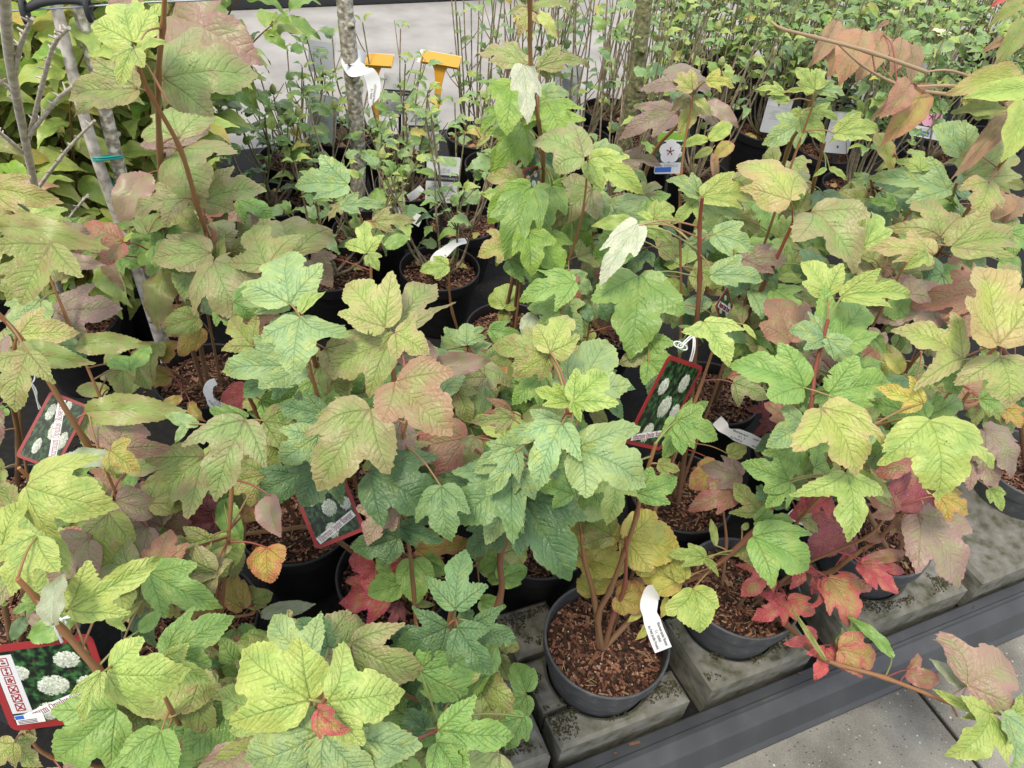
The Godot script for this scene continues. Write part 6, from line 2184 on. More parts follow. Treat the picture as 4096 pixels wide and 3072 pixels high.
func viburnum_9() -> void:
	var p: Node3D
	p = potted(V(-155,0,-746), "black", "viburnum with scarlet low leaves and a pink three-lobed leaf on top")
	stem(p, [V(-124,155,-707), V(-129,300,-685), V(-135,380,-660), V(-133,550,-659), V(-136,660,-669), V(-141,710,-685), V(-140,730,-695)])
	stem(p, [V(-142,155,-726), V(-269,270,-744), V(-336,290,-723), V(-387,300,-699), V(-416,320,-661)])
	stem(p, [V(-132,155,-710), V(-179,400,-658), V(-188,580,-609), V(-156,680,-607)])
	stem(p, [V(-167,155,-773), V(-180,409,-807), V(-200,619,-853), V(-201,720,-857)], 0.62)
	stem(p, [V(-171,155,-720), V(-191,440,-687), V(-219,674,-640), V(-222,788,-635)], 0.62)
	stem(p, [V(-126,155,-739), V(-77,224,-728), V(-9,280,-712), V(7,308,-709)], 0.62)
	stem(p, [V(-133,155,-766), V(-107,360,-792), V(-69,528,-828), V(-66,610,-831)], 0.62)
	leaf(p,"Ml",V(-371,1020,-701),V(-377,1002,-670),V(-344,979,-689),0.82)
	leaf(p,"Mb",V(-246,778,-665),V(-265,809,-724),V(-222,778,-635),1.22)
	leaf(p,"Mb",V(-224,791,-629),V(-221,763,-576),V(-222,788,-635),1.07,V(-172,789,-621))
	leaf(p,"Ol",V(-221,804,-621),V(-215,817,-645),V(-222,788,-635),0.46)
	leaf(p,"Ol",V(-220,804,-620),V(-202,819,-646),V(-222,788,-635),0.31)
	leaf(p,"Mb",V(-234,700,-654),V(-330,692,-646),V(-220,699,-638),0.66)
	leaf(p,"MB",V(-247,674,-683),V(-313,653,-648),V(-218,669,-641),0.66)
	leaf(p,"MB",V(-205,661,-622),V(-262,661,-627),V(-217,663,-642),0.66)
	leaf(p,"Ne",V(-214,635,-642),V(-262,619,-614),V(-214,636,-647),0.82)
	leaf(p,"Mb",V(-193,699,-553),V(-227,683,-525),V(-156,680,-607),1.02)
	leaf(p,"MG",V(-190,657,-559),V(-209,634,-514),V(-171,646,-605),1.12)
	leaf(p,"Mg",V(-207,609,-613),V(-232,636,-668),V(-184,604,-606),1.02)
	leaf(p,"MG",V(-232,600,-581),V(-284,585,-553),V(-186,595,-607),0.71)
	leaf(p,"Nr",V(-148,260,-653),V(-223,248,-635),V(-155,266,-687),0.82)
	leaf(p,"Nr",V(-178,260,-694),V(-208,243,-662),V(-177,262,-709),0.92)
	leaf(p,"Nr",V(-139,250,-721),V(-182,236,-696),V(-127,246,-694),0.82)
	leaf(p,"No",V(-124,240,-752),V(-38,252,-769),V(-123,237,-776),0.71)
	leaf(p,"No",V(-89,240,-778),V(-112,223,-745),V(-123,244,-777),0.92)
	leaf(p,"Sr",V(-211,260,-723),V(-176,248,-694),V(-230,237,-741),0.92)
	leaf(p,"Og",V(-167,320,-674),V(-148,308,-646),V(-166,321,-675),0.82)
	leaf(p,"Nm",V(-132,240,-651),V(-144,223,-616),V(-150,244,-691),0.82)
	leaf(p,"Sg",V(-124,340,-620),V(-168,331,-605),V(-132,338,-671),0.87)
	leaf(p,"Sg",V(-111,360,-649),V(-97,337,-598),V(-134,355,-664),0.92)
	leaf(p,"Sg",V(-97,330,-676),V(-64,323,-658),V(-131,326,-676),0.92)
	leaf(p,"Oe",V(-112,240,-654),V(-81,242,-654),V(-127,246,-694),0.51)
	leaf(p,"Nr",V(-191,250,-685),V(-212,229,-643),V(-177,254,-709),0.82)
	leaf(p,"Sg",V(7,320,-697),V(-18,310,-678),V(7,308,-709),1.02)
	leaf(p,"Sg",V(12,320,-659),V(51,331,-678),V(7,308,-709),0.92)
	leaf(p,"Sg",V(15,300,-670),V(-4,308,-689),V(3,298,-710),0.92)
	leaf(p,"Sg",V(-12,260,-659),V(27,259,-654),V(-23,269,-716),0.82)
	leaf(p,"Mz",V(-139,778,-644),V(-190,799,-688),V(-140,730,-695),0.92)
	leaf(p,"Np",V(-137,752,-670),V(-102,786,-732),V(-140,730,-695),0.97,V(-71,778,-714))
	leaf(p,"MP",V(-94,700,-683),V(-142,705,-697),V(-140,695,-679),0.92)
	leaf(p,"OP",V(-103,674,-699),V(-31,688,-720),V(-138,677,-673),0.53)
	leaf(p,"Mp",V(-137,752,-653),V(-197,732,-619),V(-140,730,-695),0.92,V(-152,724,-599))
	leaf(p,"Ne",V(-72,622,-734),V(-45,604,-697),V(-134,612,-663),1.12)
	leaf(p,"Me",V(-31,596,-789),V(-44,578,-756),V(-66,596,-831),1.02)
	leaf(p,"Oo",V(-36,570,-791),V(-8,587,-822),V(-65,570,-831),0.71)
	leaf(p,"NG",V(-20,570,-778),V(16,570,-774),V(-65,570,-831),0.71)
	leaf(p,"Mr",V(-17,518,-811),V(-44,525,-826),V(-70,526,-827),0.92)
	leaf(p,"Nb",V(-66,622,-819),V(-73,639,-851),V(-66,610,-831),1.22)
	leaf(p,"Nb",V(-64,596,-833),V(-36,606,-850),V(-66,596,-831),0.92)
	leaf(p,"Nl",V(-205,726,-856),V(-219,749,-898),V(-201,720,-857),0.95,V(-184,739,-878),V(-233,728,-862))
	leaf(p,"Ml",V(-197,739,-834),V(-184,730,-817),V(-201,720,-857),0.92)
	leaf(p,"Ng",V(-116,575,-675),V(-72,537,-712),V(-133,583,-661),0.98)
	leaf(p,"Mg",V(-147,635,-683),V(-174,614,-723),V(-135,638,-666),0.88)
	leaf(p,"SG",V(-122,628,-647),V(-94,591,-606),V(-135,638,-666),1.08)
	leaf(p,"SP",V(-433,311,-659),V(-497,279,-633),V(-411,316,-668),1.08)
	leaf(p,"Mg",V(-194,642,-624),V(-239,629,-667),V(-173,641,-605),1.05)
	leaf(p,"SG",V(-158,271,-802),V(-114,263,-850),V(-172,269,-787),0.94)
	leaf(p,"No",V(-159,346,-786),V(-118,338,-759),V(-176,343,-797),0.91)
	leaf(p,"Mg",V(-168,409,-822),V(-133,392,-864),V(-180,409,-807),0.9)
	leaf(p,"Mg",V(-161,467,-803),V(-112,450,-770),V(-185,467,-819),0.88)
	leaf(p,"Ng",V(-207,465,-833),V(-247,446,-859),V(-185,467,-819),1.06)
	leaf(p,"Me",V(-210,523,-812),V(-251,506,-770),V(-191,524,-832),1.04)
	leaf(p,"Sg",V(-231,618,-643),V(-279,583,-626),V(-213,625,-649),1.04)
	leaf(p,"Se",V(-28,256,-731),V(21,246,-774),V(-41,255,-720),0.94)
	leaf(p,"MR",V(-126,298,-805),V(-148,266,-846),V(-115,306,-784),0.91)
	leaf(p,"Ml",V(-126,472,-683),V(-65,469,-712),V(-134,472,-657),0.95)
	leaf(p,"Sl",V(-126,565,-770),V(-124,558,-813),V(-66,562,-831),1)
	leaf(p,"Me",V(-132,499,-801),V(-69,496,-791),V(-79,482,-818),0.98)
	leaf(p,"MR",V(-84,500,-831),V(-19,490,-836),V(-75,500,-822),0.98)
	leaf(p,"Mp",V(-125,519,-712),V(-164,514,-752),V(-133,510,-658),0.9)
	leaf(p,"Np",V(-34,627,-752),V(-73,612,-756),V(-66,610,-831),1.07)
	leaf(p,"MG",V(-85,560,-845),V(-144,531,-841),V(-66,560,-831),0.94)
	leaf(p,"Mb",V(-87,629,-707),V(-91,628,-769),V(-135,632,-665),1.02)
	leaf(p,"NG",V(-185,487,-877),V(-201,488,-928),V(-185,467,-819),1.05)
	leaf(p,"MB",V(-184,568,-836),V(-134,561,-823),V(-195,565,-842),1.07)
	leaf(p,"Np",V(-222,646,-642),V(-175,624,-636),V(-216,648,-645),0.95)
	leaf(p,"Me",V(-132,461,-731),V(-171,454,-755),V(-134,461,-657),1.09)
	leaf(p,"Mg",V(-188,548,-831),V(-242,531,-853),V(-193,546,-837),0.95)
	leaf(p,"Mp",V(-48,602,-800),V(-31,586,-737),V(-66,602,-831),0.98)
	leaf(p,"Ml",V(-160,503,-892),V(-183,502,-851),V(-190,515,-830),1.1)
	leaf(p,"Mb",V(-243,615,-635),V(-195,591,-661),V(-213,622,-650),0.91)
	leaf(p,"Np",V(-135,544,-810),V(-99,541,-778),V(-192,532,-834),0.95)
	leaf(p,"Mp",V(-131,578,-792),V(-65,576,-794),V(-65,575,-831),1.07)
	leaf(p,"Mp",V(-152,575,-780),V(-123,557,-841),V(-194,556,-840),0.95)
	leaf(p,"MG",V(-138,648,-759),V(-164,641,-722),V(-135,638,-666),1.04)
	leaf(p,"SR",V(-94,580,-818),V(-62,559,-779),V(-65,579,-831),0.9)
	leaf(p,"Sb",V(-125,626,-760),V(-74,626,-789),V(-66,610,-831),0.92)
	leaf(p,"MR",V(-80,507,-647),V(-24,496,-669),V(-133,508,-658),0.97)
	leaf(p,"Np",V(-107,518,-761),V(-92,503,-699),V(-75,500,-822),1.07)
	leaf(p,"Mp",V(-133,513,-882),V(-127,504,-927),V(-190,519,-831),1.07)
	leaf(p,"Np",V(-85,518,-724),V(-117,506,-758),V(-133,510,-658),0.99)
	leaf(p,"Ml",V(-54,564,-789),V(-103,561,-754),V(-66,563,-831),0.95)
	leaf(p,"Sb",V(-38,600,-766),V(-56,601,-711),V(-66,597,-831),1.06)


func viburnum_10() -> void:
	var p: Node3D
	p = potted(V(74,0,-863), "black", "viburnum with crinkled bluish-green leaves in the middle of the bed")
	stem(p, [V(73,155,-859), V(70,450,-752), V(72,660,-625), V(60,760,-559)])
	stem(p, [V(64,155,-868), V(6,450,-717), V(-41,600,-613)])
	stem(p, [V(84,155,-891), V(94,348,-916), V(107,507,-952), V(106,584,-948)], 0.62)
	stem(p, [V(52,155,-842), V(49,407,-840), V(46,613,-837), V(66,714,-855)], 0.62)
	leaf(p,"MR",V(-47,635,-632),V(-120,623,-616),V(-41,600,-613),0.92)
	leaf(p,"Me",V(34,726,-689),V(-27,729,-700),V(70,680,-612),0.82)
	leaf(p,"Mb",V(69,713,-635),V(104,753,-708),V(70,693,-604),0.97,V(62,743,-693))
	leaf(p,"NB",V(99,687,-694),V(144,690,-695),V(72,647,-633),0.61)
	leaf(p,"NB",V(100,680,-698),V(134,667,-669),V(72,641,-638),0.82)
	leaf(p,"Nb",V(52,752,-558),V(-1,740,-538),V(60,756,-562),0.77)
	leaf(p,"Nb",V(50,791,-517),V(32,765,-465),V(60,760,-559),1.07)
	leaf(p,"Mb",V(53,778,-532),V(65,776,-527),V(60,760,-559),1.02)
	leaf(p,"Mb",V(64,778,-500),V(130,769,-476),V(60,760,-559),0.95,V(125,794,-527),V(77,758,-459))
	leaf(p,"Ng",V(66,726,-843),V(-1,712,-822),V(66,714,-855),0.95,V(14,728,-852))
	leaf(p,"Mg",V(55,674,-848),V(10,675,-854),V(55,674,-845),0.95,V(40,690,-879))
	leaf(p,"Ou",V(19,661,-853),V(8,644,-823),V(52,656,-842),0.92)
	leaf(p,"OG",V(106,596,-936),V(92,610,-963),V(106,584,-948),0.82)
	leaf(p,"MR",V(124,570,-986),V(145,562,-968),V(107,564,-951),0.92)
	leaf(p,"NR",V(183,570,-972),V(210,573,-976),V(107,562,-951),0.71)
	leaf(p,"Mg",V(98,596,-618),V(126,585,-592),V(72,617,-653),1.02)
	leaf(p,"Oo",V(91,400,-800),V(74,387,-775),V(70,390,-777),0.82)
	leaf(p,"Me",V(76,284,-834),V(91,255,-894),V(72,289,-814),1.02)
	leaf(p,"NG",V(52,378,-791),V(-6,372,-815),V(71,375,-783),1.03)
	leaf(p,"Se",V(84,448,-774),V(114,429,-819),V(70,450,-752),0.93)
	leaf(p,"Mb",V(58,449,-734),V(24,430,-684),V(70,450,-752),0.92)
	leaf(p,"Sp",V(42,508,-730),V(-16,488,-751),V(70,511,-721),1.1)
	leaf(p,"Sg",V(65,564,-667),V(44,538,-606),V(71,567,-686),0.88)
	leaf(p,"Mg",V(80,564,-711),V(99,541,-767),V(71,567,-686),0.97)
	leaf(p,"Ng",V(92,615,-640),V(135,597,-612),V(72,617,-653),0.88)
	leaf(p,"Me",V(28,288,-777),V(-1,257,-717),V(38,293,-799),1.01)
	leaf(p,"Ne",V(48,286,-821),V(71,256,-869),V(38,293,-799),0.89)
	leaf(p,"Se",V(0,378,-763),V(-63,360,-786),V(21,380,-755),0.97)
	leaf(p,"Mg",V(37,382,-749),V(97,375,-727),V(21,380,-755),0.9)
	leaf(p,"Nb",V(16,452,-734),V(48,444,-788),V(6,450,-717),1.1)
	leaf(p,"Ne",V(9,495,-681),V(72,456,-662),V(-7,501,-686),1.04)
	leaf(p,"MG",V(-26,495,-691),V(-92,459,-710),V(-7,501,-686),1.08)
	leaf(p,"Mg",V(-21,569,-650),V(12,533,-709),V(-32,576,-630),0.85)
	leaf(p,"NG",V(103,535,-938),V(90,523,-892),V(108,534,-954),1.04)
	leaf(p,"No",V(42,261,-821),V(20,228,-770),V(51,268,-841),0.95)
	leaf(p,"Sg",V(36,337,-850),V(-8,309,-878),V(50,341,-840),0.88)
	leaf(p,"Me",V(61,405,-853),V(95,385,-892),V(49,407,-840),1)
	leaf(p,"Mp",V(65,467,-829),V(107,459,-805),V(48,464,-839),0.96)
	leaf(p,"Me",V(66,612,-824),V(123,591,-785),V(46,613,-837),0.95)
	leaf(p,"Nl",V(28,621,-658),V(50,611,-698),V(72,618,-653),0.93)
	leaf(p,"Mg",V(56,591,-748),V(89,563,-798),V(71,557,-693),1.01)
	leaf(p,"Me",V(5,549,-707),V(43,528,-681),V(-13,519,-673),0.99)
	leaf(p,"MR",V(70,550,-951),V(57,528,-900),V(107,551,-953),0.92)
	leaf(p,"MB",V(24,472,-824),V(5,467,-774),V(48,473,-838),0.98)
	leaf(p,"Mb",V(-18,518,-631),V(25,508,-676),V(-19,538,-659),0.92)
	leaf(p,"Mg",V(6,483,-725),V(0,467,-768),V(1,469,-705),1.02)
	leaf(p,"Sp",V(32,479,-808),V(73,464,-809),V(48,480,-838),0.98)
	leaf(p,"Se",V(76,472,-959),V(30,471,-969),V(105,473,-946),0.97)
	leaf(p,"Me",V(-48,575,-712),V(-44,573,-756),V(-21,543,-656),1.1)
	leaf(p,"MR",V(80,493,-705),V(144,482,-719),V(70,504,-724),0.97)
	leaf(p,"Ng",V(104,472,-843),V(80,460,-781),V(48,470,-838),0.9)
	leaf(p,"SG",V(73,618,-713),V(69,618,-644),V(72,590,-671),0.92)
	leaf(p,"Np",V(-32,571,-609),V(-44,573,-676),V(-32,576,-630),0.95)
	leaf(p,"Mg",V(51,501,-740),V(44,482,-694),V(70,495,-729),0.98)
	leaf(p,"MB",V(4,510,-651),V(-46,504,-636),V(-13,520,-672),1.08)
	leaf(p,"Me",V(89,470,-799),V(54,450,-819),V(70,450,-752),0.98)
	leaf(p,"Ml",V(-18,559,-621),V(-51,536,-659),V(-29,568,-637),1)
	leaf(p,"Sg",V(34,596,-886),V(69,579,-924),V(46,596,-836),0.96)
	leaf(p,"Mb",V(77,595,-615),V(136,565,-602),V(72,617,-653),1.04)
	leaf(p,"MR",V(58,574,-721),V(98,559,-754),V(71,557,-693),1.08)
	leaf(p,"Se",V(87,484,-845),V(72,484,-798),V(48,483,-838),0.97)
	leaf(p,"SG",V(33,615,-936),V(78,594,-922),V(106,584,-948),1.02)
	leaf(p,"Mb",V(64,533,-980),V(9,509,-1007),V(108,534,-954),1)
	leaf(p,"NR",V(3,611,-712),V(-33,607,-688),V(72,585,-674),1.1)
	leaf(p,"Me",V(62,649,-660),V(14,642,-689),V(72,636,-641),0.93)
	leaf(p,"Ml",V(1,597,-675),V(-1,597,-744),V(-27,561,-642),0.98)
	leaf(p,"Mg",V(61,620,-672),V(101,622,-691),V(72,611,-658),0.94)
	leaf(p,"Np",V(90,585,-617),V(124,567,-657),V(72,611,-657),0.93)
	leaf(p,"NR",V(-32,569,-705),V(17,545,-666),V(-20,540,-658),0.94)
	leaf(p,"Mg",V(42,462,-718),V(96,449,-726),V(6,451,-717),0.93)
	leaf(p,"Ml",V(61,563,-672),V(48,564,-625),V(71,567,-686),1.09)
	leaf(p,"Mg",V(53,609,-656),V(91,592,-702),V(72,610,-658),0.9)
	leaf(p,"Mp",V(28,572,-715),V(-7,562,-678),V(71,558,-692),0.94)
	leaf(p,"Sp",V(44,605,-833),V(11,587,-857),V(46,605,-837),1.09)
	leaf(p,"Mb",V(-16,590,-645),V(-3,572,-610),V(-32,574,-632),0.93)
	leaf(p,"MB",V(111,615,-966),V(159,597,-976),V(106,584,-948),1.06)
	leaf(p,"MR",V(84,537,-684),V(67,515,-743),V(71,546,-699),0.9)
	leaf(p,"MB",V(-13,573,-630),V(-69,555,-605),V(-30,570,-635),1.08)
	leaf(p,"MG",V(-25,571,-642),V(24,543,-677),V(-29,566,-638),0.99)
	leaf(p,"Mb",V(13,503,-738),V(54,482,-768),V(-1,476,-701),1.03)
	leaf(p,"Mb",V(61,589,-969),V(94,584,-917),V(106,584,-948),0.96)
	leaf(p,"Se",V(123,466,-878),V(156,440,-933),V(103,452,-941),0.98)


func viburnum_11() -> void:
	var p: Node3D
	p = potted(V(340,0,-995), "black", "viburnum with a tall straight orange stem beside the upright picture tag")
	stem(p, [V(338,155,-981), V(302,400,-964), V(257,620,-925), V(242,700,-924), V(222,780,-921), V(212,830,-907)])
	stem(p, [V(334,155,-992), V(233,500,-851), V(183,600,-795)])
	stem(p, [V(348,155,-1023), V(355,488,-1044), V(363,762,-1074), V(361,895,-1064)], 0.62)
	stem(p, [V(313,155,-1008), V(271,489,-1028), V(212,763,-1057), V(200,897,-1063)], 0.62)
	leaf(p,"So",V(367,320,-932),V(319,302,-901),V(315,315,-971),1.02)
	leaf(p,"Se",V(380,340,-945),V(415,348,-958),V(313,332,-970),0.82)
	leaf(p,"OG",V(284,622,-908),V(331,621,-903),V(257,619,-925),0.71)
	leaf(p,"OG",V(234,622,-885),V(230,612,-865),V(257,620,-925),0.92)
	leaf(p,"Mg",V(157,700,-914),V(153,648,-815),V(242,700,-924),0.97,V(92,673,-868))
	leaf(p,"Mb",V(243,739,-873),V(310,741,-872),V(233,737,-924),0.61)
	leaf(p,"Mp",V(183,622,-848),V(145,610,-828),V(187,593,-800),0.92)
	leaf(p,"Ng",V(177,635,-859),V(217,612,-812),V(184,598,-796),0.92)
	leaf(p,"NG",V(176,622,-769),V(225,631,-783),V(183,600,-795),0.71)
	leaf(p,"Mg",V(180,622,-827),V(215,606,-793),V(183,600,-795),0.82)
	leaf(p,"Mw",V(140,778,-912),V(102,740,-844),V(222,780,-921),0.53)
	leaf(p,"Ol",V(144,765,-936),V(85,762,-936),V(227,762,-923),0.51)
	leaf(p,"Ml",V(150,752,-955),V(196,747,-943),V(232,742,-924),0.51)
	leaf(p,"Ml",V(171,752,-980),V(198,768,-1006),V(232,742,-924),1.02)
	leaf(p,"Ol",V(169,752,-975),V(146,757,-987),V(232,742,-924),0.51)
	leaf(p,"MP",V(194,907,-1056),V(182,931,-1098),V(200,897,-1063),1.63)
	leaf(p,"Mk",V(195,909,-1049),V(165,919,-1067),V(200,897,-1063),0.82)
	leaf(p,"Ny",V(207,928,-1032),V(245,929,-1031),V(200,897,-1063),0.71)
	leaf(p,"Mk",V(207,876,-1103),V(197,848,-1054),V(201,876,-1063),0.77)
	leaf(p,"Ok",V(201,890,-1068),V(230,881,-1049),V(200,890,-1063),0.61)
	leaf(p,"Ok",V(202,881,-1097),V(179,869,-1077),V(201,876,-1063),0.51)
	leaf(p,"Ml",V(347,931,-1036),V(323,947,-1065),V(361,895,-1064),0.71)
	leaf(p,"Mb",V(358,922,-1063),V(400,925,-1064),V(361,895,-1064),0.51)
	leaf(p,"Nl",V(353,926,-1054),V(368,947,-1090),V(361,895,-1064),0.61)
	leaf(p,"Nl",V(366,908,-1099),V(329,903,-1093),V(361,895,-1064),0.41)
	leaf(p,"Ml",V(358,871,-1098),V(395,856,-1069),V(362,867,-1068),0.82)
	leaf(p,"Ml",V(342,894,-1042),V(329,898,-1048),V(361,895,-1064),1.02)
	leaf(p,"Nl",V(378,877,-1105),V(413,873,-1096),V(362,871,-1067),0.71)
	leaf(p,"Ml",V(405,863,-1068),V(470,872,-1080),V(362,861,-1069),0.56)
	leaf(p,"Ml",V(238,772,-1021),V(315,781,-1032),V(212,766,-1057),0.66)
	leaf(p,"Mb",V(235,767,-1029),V(192,780,-1057),V(213,759,-1057),0.61)
	leaf(p,"Mb",V(244,746,-1061),V(305,737,-1040),V(217,741,-1055),0.71)
	leaf(p,"Nl",V(239,752,-1044),V(206,734,-1014),V(215,746,-1055),0.82)
	leaf(p,"Mb",V(246,765,-933),V(300,759,-918),V(227,760,-923),0.77)
	leaf(p,"Mb",V(240,758,-942),V(212,750,-929),V(229,755,-923),0.61)
	leaf(p,"Me",V(311,700,-1100),V(358,694,-1086),V(362,702,-1068),0.71)
	leaf(p,"Ml",V(375,700,-1058),V(407,720,-1091),V(362,699,-1068),0.82)
	leaf(p,"Ng",V(268,578,-955),V(270,568,-1000),V(266,575,-933),1.08)
	leaf(p,"Me",V(273,642,-923),V(333,607,-923),V(251,650,-922),0.94)
	leaf(p,"Me",V(226,653,-922),V(177,645,-922),V(251,650,-922),0.97)
	leaf(p,"Mb",V(369,487,-1058),V(404,468,-1090),V(355,488,-1044),1)
	leaf(p,"Np",V(342,633,-1051),V(299,606,-1025),V(360,638,-1061),0.98)
	leaf(p,"Me",V(260,637,-1042),V(307,619,-1038),V(240,639,-1044),1.06)
	leaf(p,"Me",V(194,587,-999),V(167,582,-1054),V(249,595,-1039),0.98)
	leaf(p,"Mb",V(273,517,-1107),V(226,505,-1086),V(264,522,-1031),0.96)
	leaf(p,"SG",V(273,619,-917),V(318,603,-933),V(258,617,-926),1.07)
	leaf(p,"MG",V(454,638,-1082),V(475,640,-1142),V(360,638,-1061),0.94)
	leaf(p,"MG",V(271,543,-1072),V(331,520,-1067),V(260,544,-1034),0.99)
	leaf(p,"Ml",V(253,525,-1147),V(281,521,-1196),V(261,491,-1112),1.01)
	leaf(p,"Sp",V(397,637,-1114),V(389,620,-1176),V(360,638,-1061),0.99)
	leaf(p,"Sb",V(284,574,-1018),V(263,568,-1061),V(256,566,-1036),1.1)
	leaf(p,"Sg",V(152,642,-1108),V(113,621,-1057),V(240,639,-1044),1.03)
	leaf(p,"Mb",V(174,605,-1041),V(133,589,-1038),V(244,621,-1042),1.05)
	leaf(p,"Me",V(365,538,-991),V(396,522,-1032),V(356,532,-1049),1.05)
	leaf(p,"Mp",V(300,583,-1096),V(336,560,-1131),V(358,586,-1055),1.1)
	leaf(p,"Me",V(207,463,-1164),V(214,463,-1213),V(226,429,-1132),0.94)
	leaf(p,"Ml",V(400,623,-1072),V(442,616,-1112),V(359,626,-1059),1.04)
	leaf(p,"SG",V(420,603,-1082),V(481,604,-1097),V(359,608,-1057),0.93)
	leaf(p,"MB",V(359,638,-1059),V(405,623,-1087),V(360,638,-1061),1.03)
	leaf(p,"Mg",V(353,642,-1126),V(399,637,-1081),V(360,638,-1061),0.98)
	leaf(p,"MR",V(362,599,-1114),V(302,575,-1101),V(358,606,-1057),0.92)


func viburnum_12() -> void:
	var p: Node3D
	p = potted(V(600,0,-1125), "black", "viburnum with smooth green leaves and one maroon leaf right of the upright picture tag")
	stem(p, [V(596,155,-1114), V(437,450,-934), V(352,600,-832), V(320,660,-825)])
	stem(p, [V(603,155,-1121), V(482,500,-910), V(427,640,-828)])
	stem(p, [V(571,155,-1122), V(563,369,-1121), V(552,544,-1119), V(574,630,-1122)], 0.62)
	stem(p, [V(588,155,-1098), V(568,423,-1054), V(540,643,-993), V(534,750,-979)], 0.62)
	stem(p, [V(622,155,-1105), V(645,369,-1084), V(677,544,-1054), V(676,630,-1055)], 0.62)
	stem(p, [V(601,155,-1155), V(601,432,-1161), V(601,660,-1170), V(601,771,-1145)], 0.62)
	leaf(p,"MR",V(375,648,-870),V(346,680,-933),V(344,614,-827),1.02,V(399,684,-936))
	leaf(p,"MR",V(375,634,-894),V(393,626,-876),V(358,590,-838),0.82)
	leaf(p,"NP",V(401,645,-851),V(440,635,-827),V(427,640,-828),0.92)
	leaf(p,"Mg",V(433,657,-807),V(485,666,-820),V(427,640,-828),0.71)
	leaf(p,"MR",V(369,590,-772),V(342,600,-794),V(352,600,-832),0.92)
	leaf(p,"Nm",V(474,340,-1070),V(434,337,-1067),V(506,322,-1012),0.92)
	leaf(p,"Mm",V(482,320,-1062),V(450,305,-1035),V(513,311,-1020),0.71)
	leaf(p,"MR",V(695,661,-1031),V(596,647,-1013),V(676,630,-1055),0.61)
	leaf(p,"MR",V(684,622,-987),V(637,634,-1014),V(677,617,-1054),1.02)
	leaf(p,"MP",V(657,622,-1055),V(544,600,-1022),V(676,623,-1054),0.82)
	leaf(p,"MP",V(572,661,-1001),V(606,676,-1027),V(539,656,-990),0.92)
	leaf(p,"Ne",V(594,635,-1108),V(672,651,-1131),V(574,630,-1122),0.82)
	leaf(p,"Me",V(554,648,-1112),V(535,660,-1136),V(574,630,-1122),0.92)
	leaf(p,"Mg",V(473,673,-870),V(497,664,-851),V(430,633,-832),0.71)
	leaf(p,"MP",V(515,635,-904),V(501,647,-929),V(450,584,-861),0.92)
	leaf(p,"Me",V(377,590,-839),V(396,578,-814),V(361,583,-842),1.02)
	leaf(p,"Mk",V(464,752,-995),V(433,777,-1044),V(534,750,-979),0.61)
	leaf(p,"Ml",V(462,752,-968),V(484,784,-1024),V(534,750,-979),0.61)
	leaf(p,"Nb",V(625,772,-1128),V(519,778,-1147),V(601,771,-1145),0.61)
	leaf(p,"Mb",V(628,763,-1160),V(644,756,-1147),V(601,759,-1148),0.82)
	leaf(p,"Np",V(586,752,-1018),V(561,784,-1078),V(534,747,-979),1.17,V(517,759,-1037))
	leaf(p,"Me",V(577,765,-969),V(682,783,-994),V(534,750,-979),0.61)
	leaf(p,"Mb",V(599,752,-990),V(642,741,-966),V(534,749,-979),0.61)
	leaf(p,"Mk",V(531,778,-919),V(454,780,-928),V(534,750,-979),0.61)
	leaf(p,"Ml",V(517,784,-910),V(491,773,-890),V(534,750,-979),0.71)
	leaf(p,"Nl",V(576,793,-1138),V(572,816,-1179),V(601,771,-1145),1.33)
	leaf(p,"No",V(538,293,-1028),V(602,279,-1020),V(522,293,-1030),1.06)
	leaf(p,"MG",V(468,376,-959),V(443,347,-893),V(475,380,-978),1.09)
	leaf(p,"Mg",V(486,371,-1004),V(502,343,-1046),V(475,380,-978),0.94)
	leaf(p,"Ne",V(461,451,-931),V(509,438,-926),V(437,450,-934),1.1)
	leaf(p,"Sg",V(411,504,-929),V(415,495,-977),V(409,500,-901),1.05)
	leaf(p,"Sg",V(387,571,-848),V(441,551,-847),V(368,572,-849),0.89)
	leaf(p,"Ne",V(346,620,-845),V(359,599,-893),V(340,623,-823),1.06)
	leaf(p,"MG",V(559,317,-1040),V(589,298,-1084),V(545,319,-1021),0.95)
	leaf(p,"SR",V(534,320,-1004),V(500,310,-955),V(545,319,-1021),0.91)
	leaf(p,"Ne",V(531,411,-949),V(575,379,-927),V(510,420,-959),1.03)
	leaf(p,"NG",V(478,499,-896),V(464,479,-845),V(482,500,-910),1.01)
	leaf(p,"Nb",V(488,498,-936),V(500,479,-980),V(482,500,-910),0.91)
	leaf(p,"MG",V(442,552,-889),V(394,536,-913),V(462,553,-879),0.99)
	leaf(p,"SG",V(486,544,-867),V(545,508,-837),V(462,553,-879),0.97)
	leaf(p,"Mg",V(429,619,-811),V(419,603,-764),V(435,620,-840),1.02)
	leaf(p,"MG",V(590,308,-1121),V(654,282,-1122),V(565,313,-1121),0.96)
	leaf(p,"Me",V(569,364,-1147),V(581,341,-1199),V(563,369,-1121),1.01)
	leaf(p,"Se",V(559,364,-1106),V(549,336,-1058),V(563,369,-1121),1.01)
	leaf(p,"Ne",V(545,537,-1095),V(525,502,-1032),V(552,544,-1119),0.91)
	leaf(p,"Ne",V(604,279,-1080),V(658,271,-1081),V(580,275,-1080),0.93)
	leaf(p,"Me",V(608,245,-1090),V(557,217,-1077),V(632,251,-1096),1.01)
	leaf(p,"Me",V(654,251,-1102),V(699,236,-1114),V(632,251,-1096),0.99)
	leaf(p,"MG",V(642,315,-1067),V(653,307,-999),V(638,313,-1090),1.04)
	leaf(p,"Mg",V(619,369,-1071),V(568,356,-1047),V(645,369,-1084),0.97)
	leaf(p,"Mg",V(659,457,-1084),V(646,417,-1137),V(662,464,-1068),1.08)
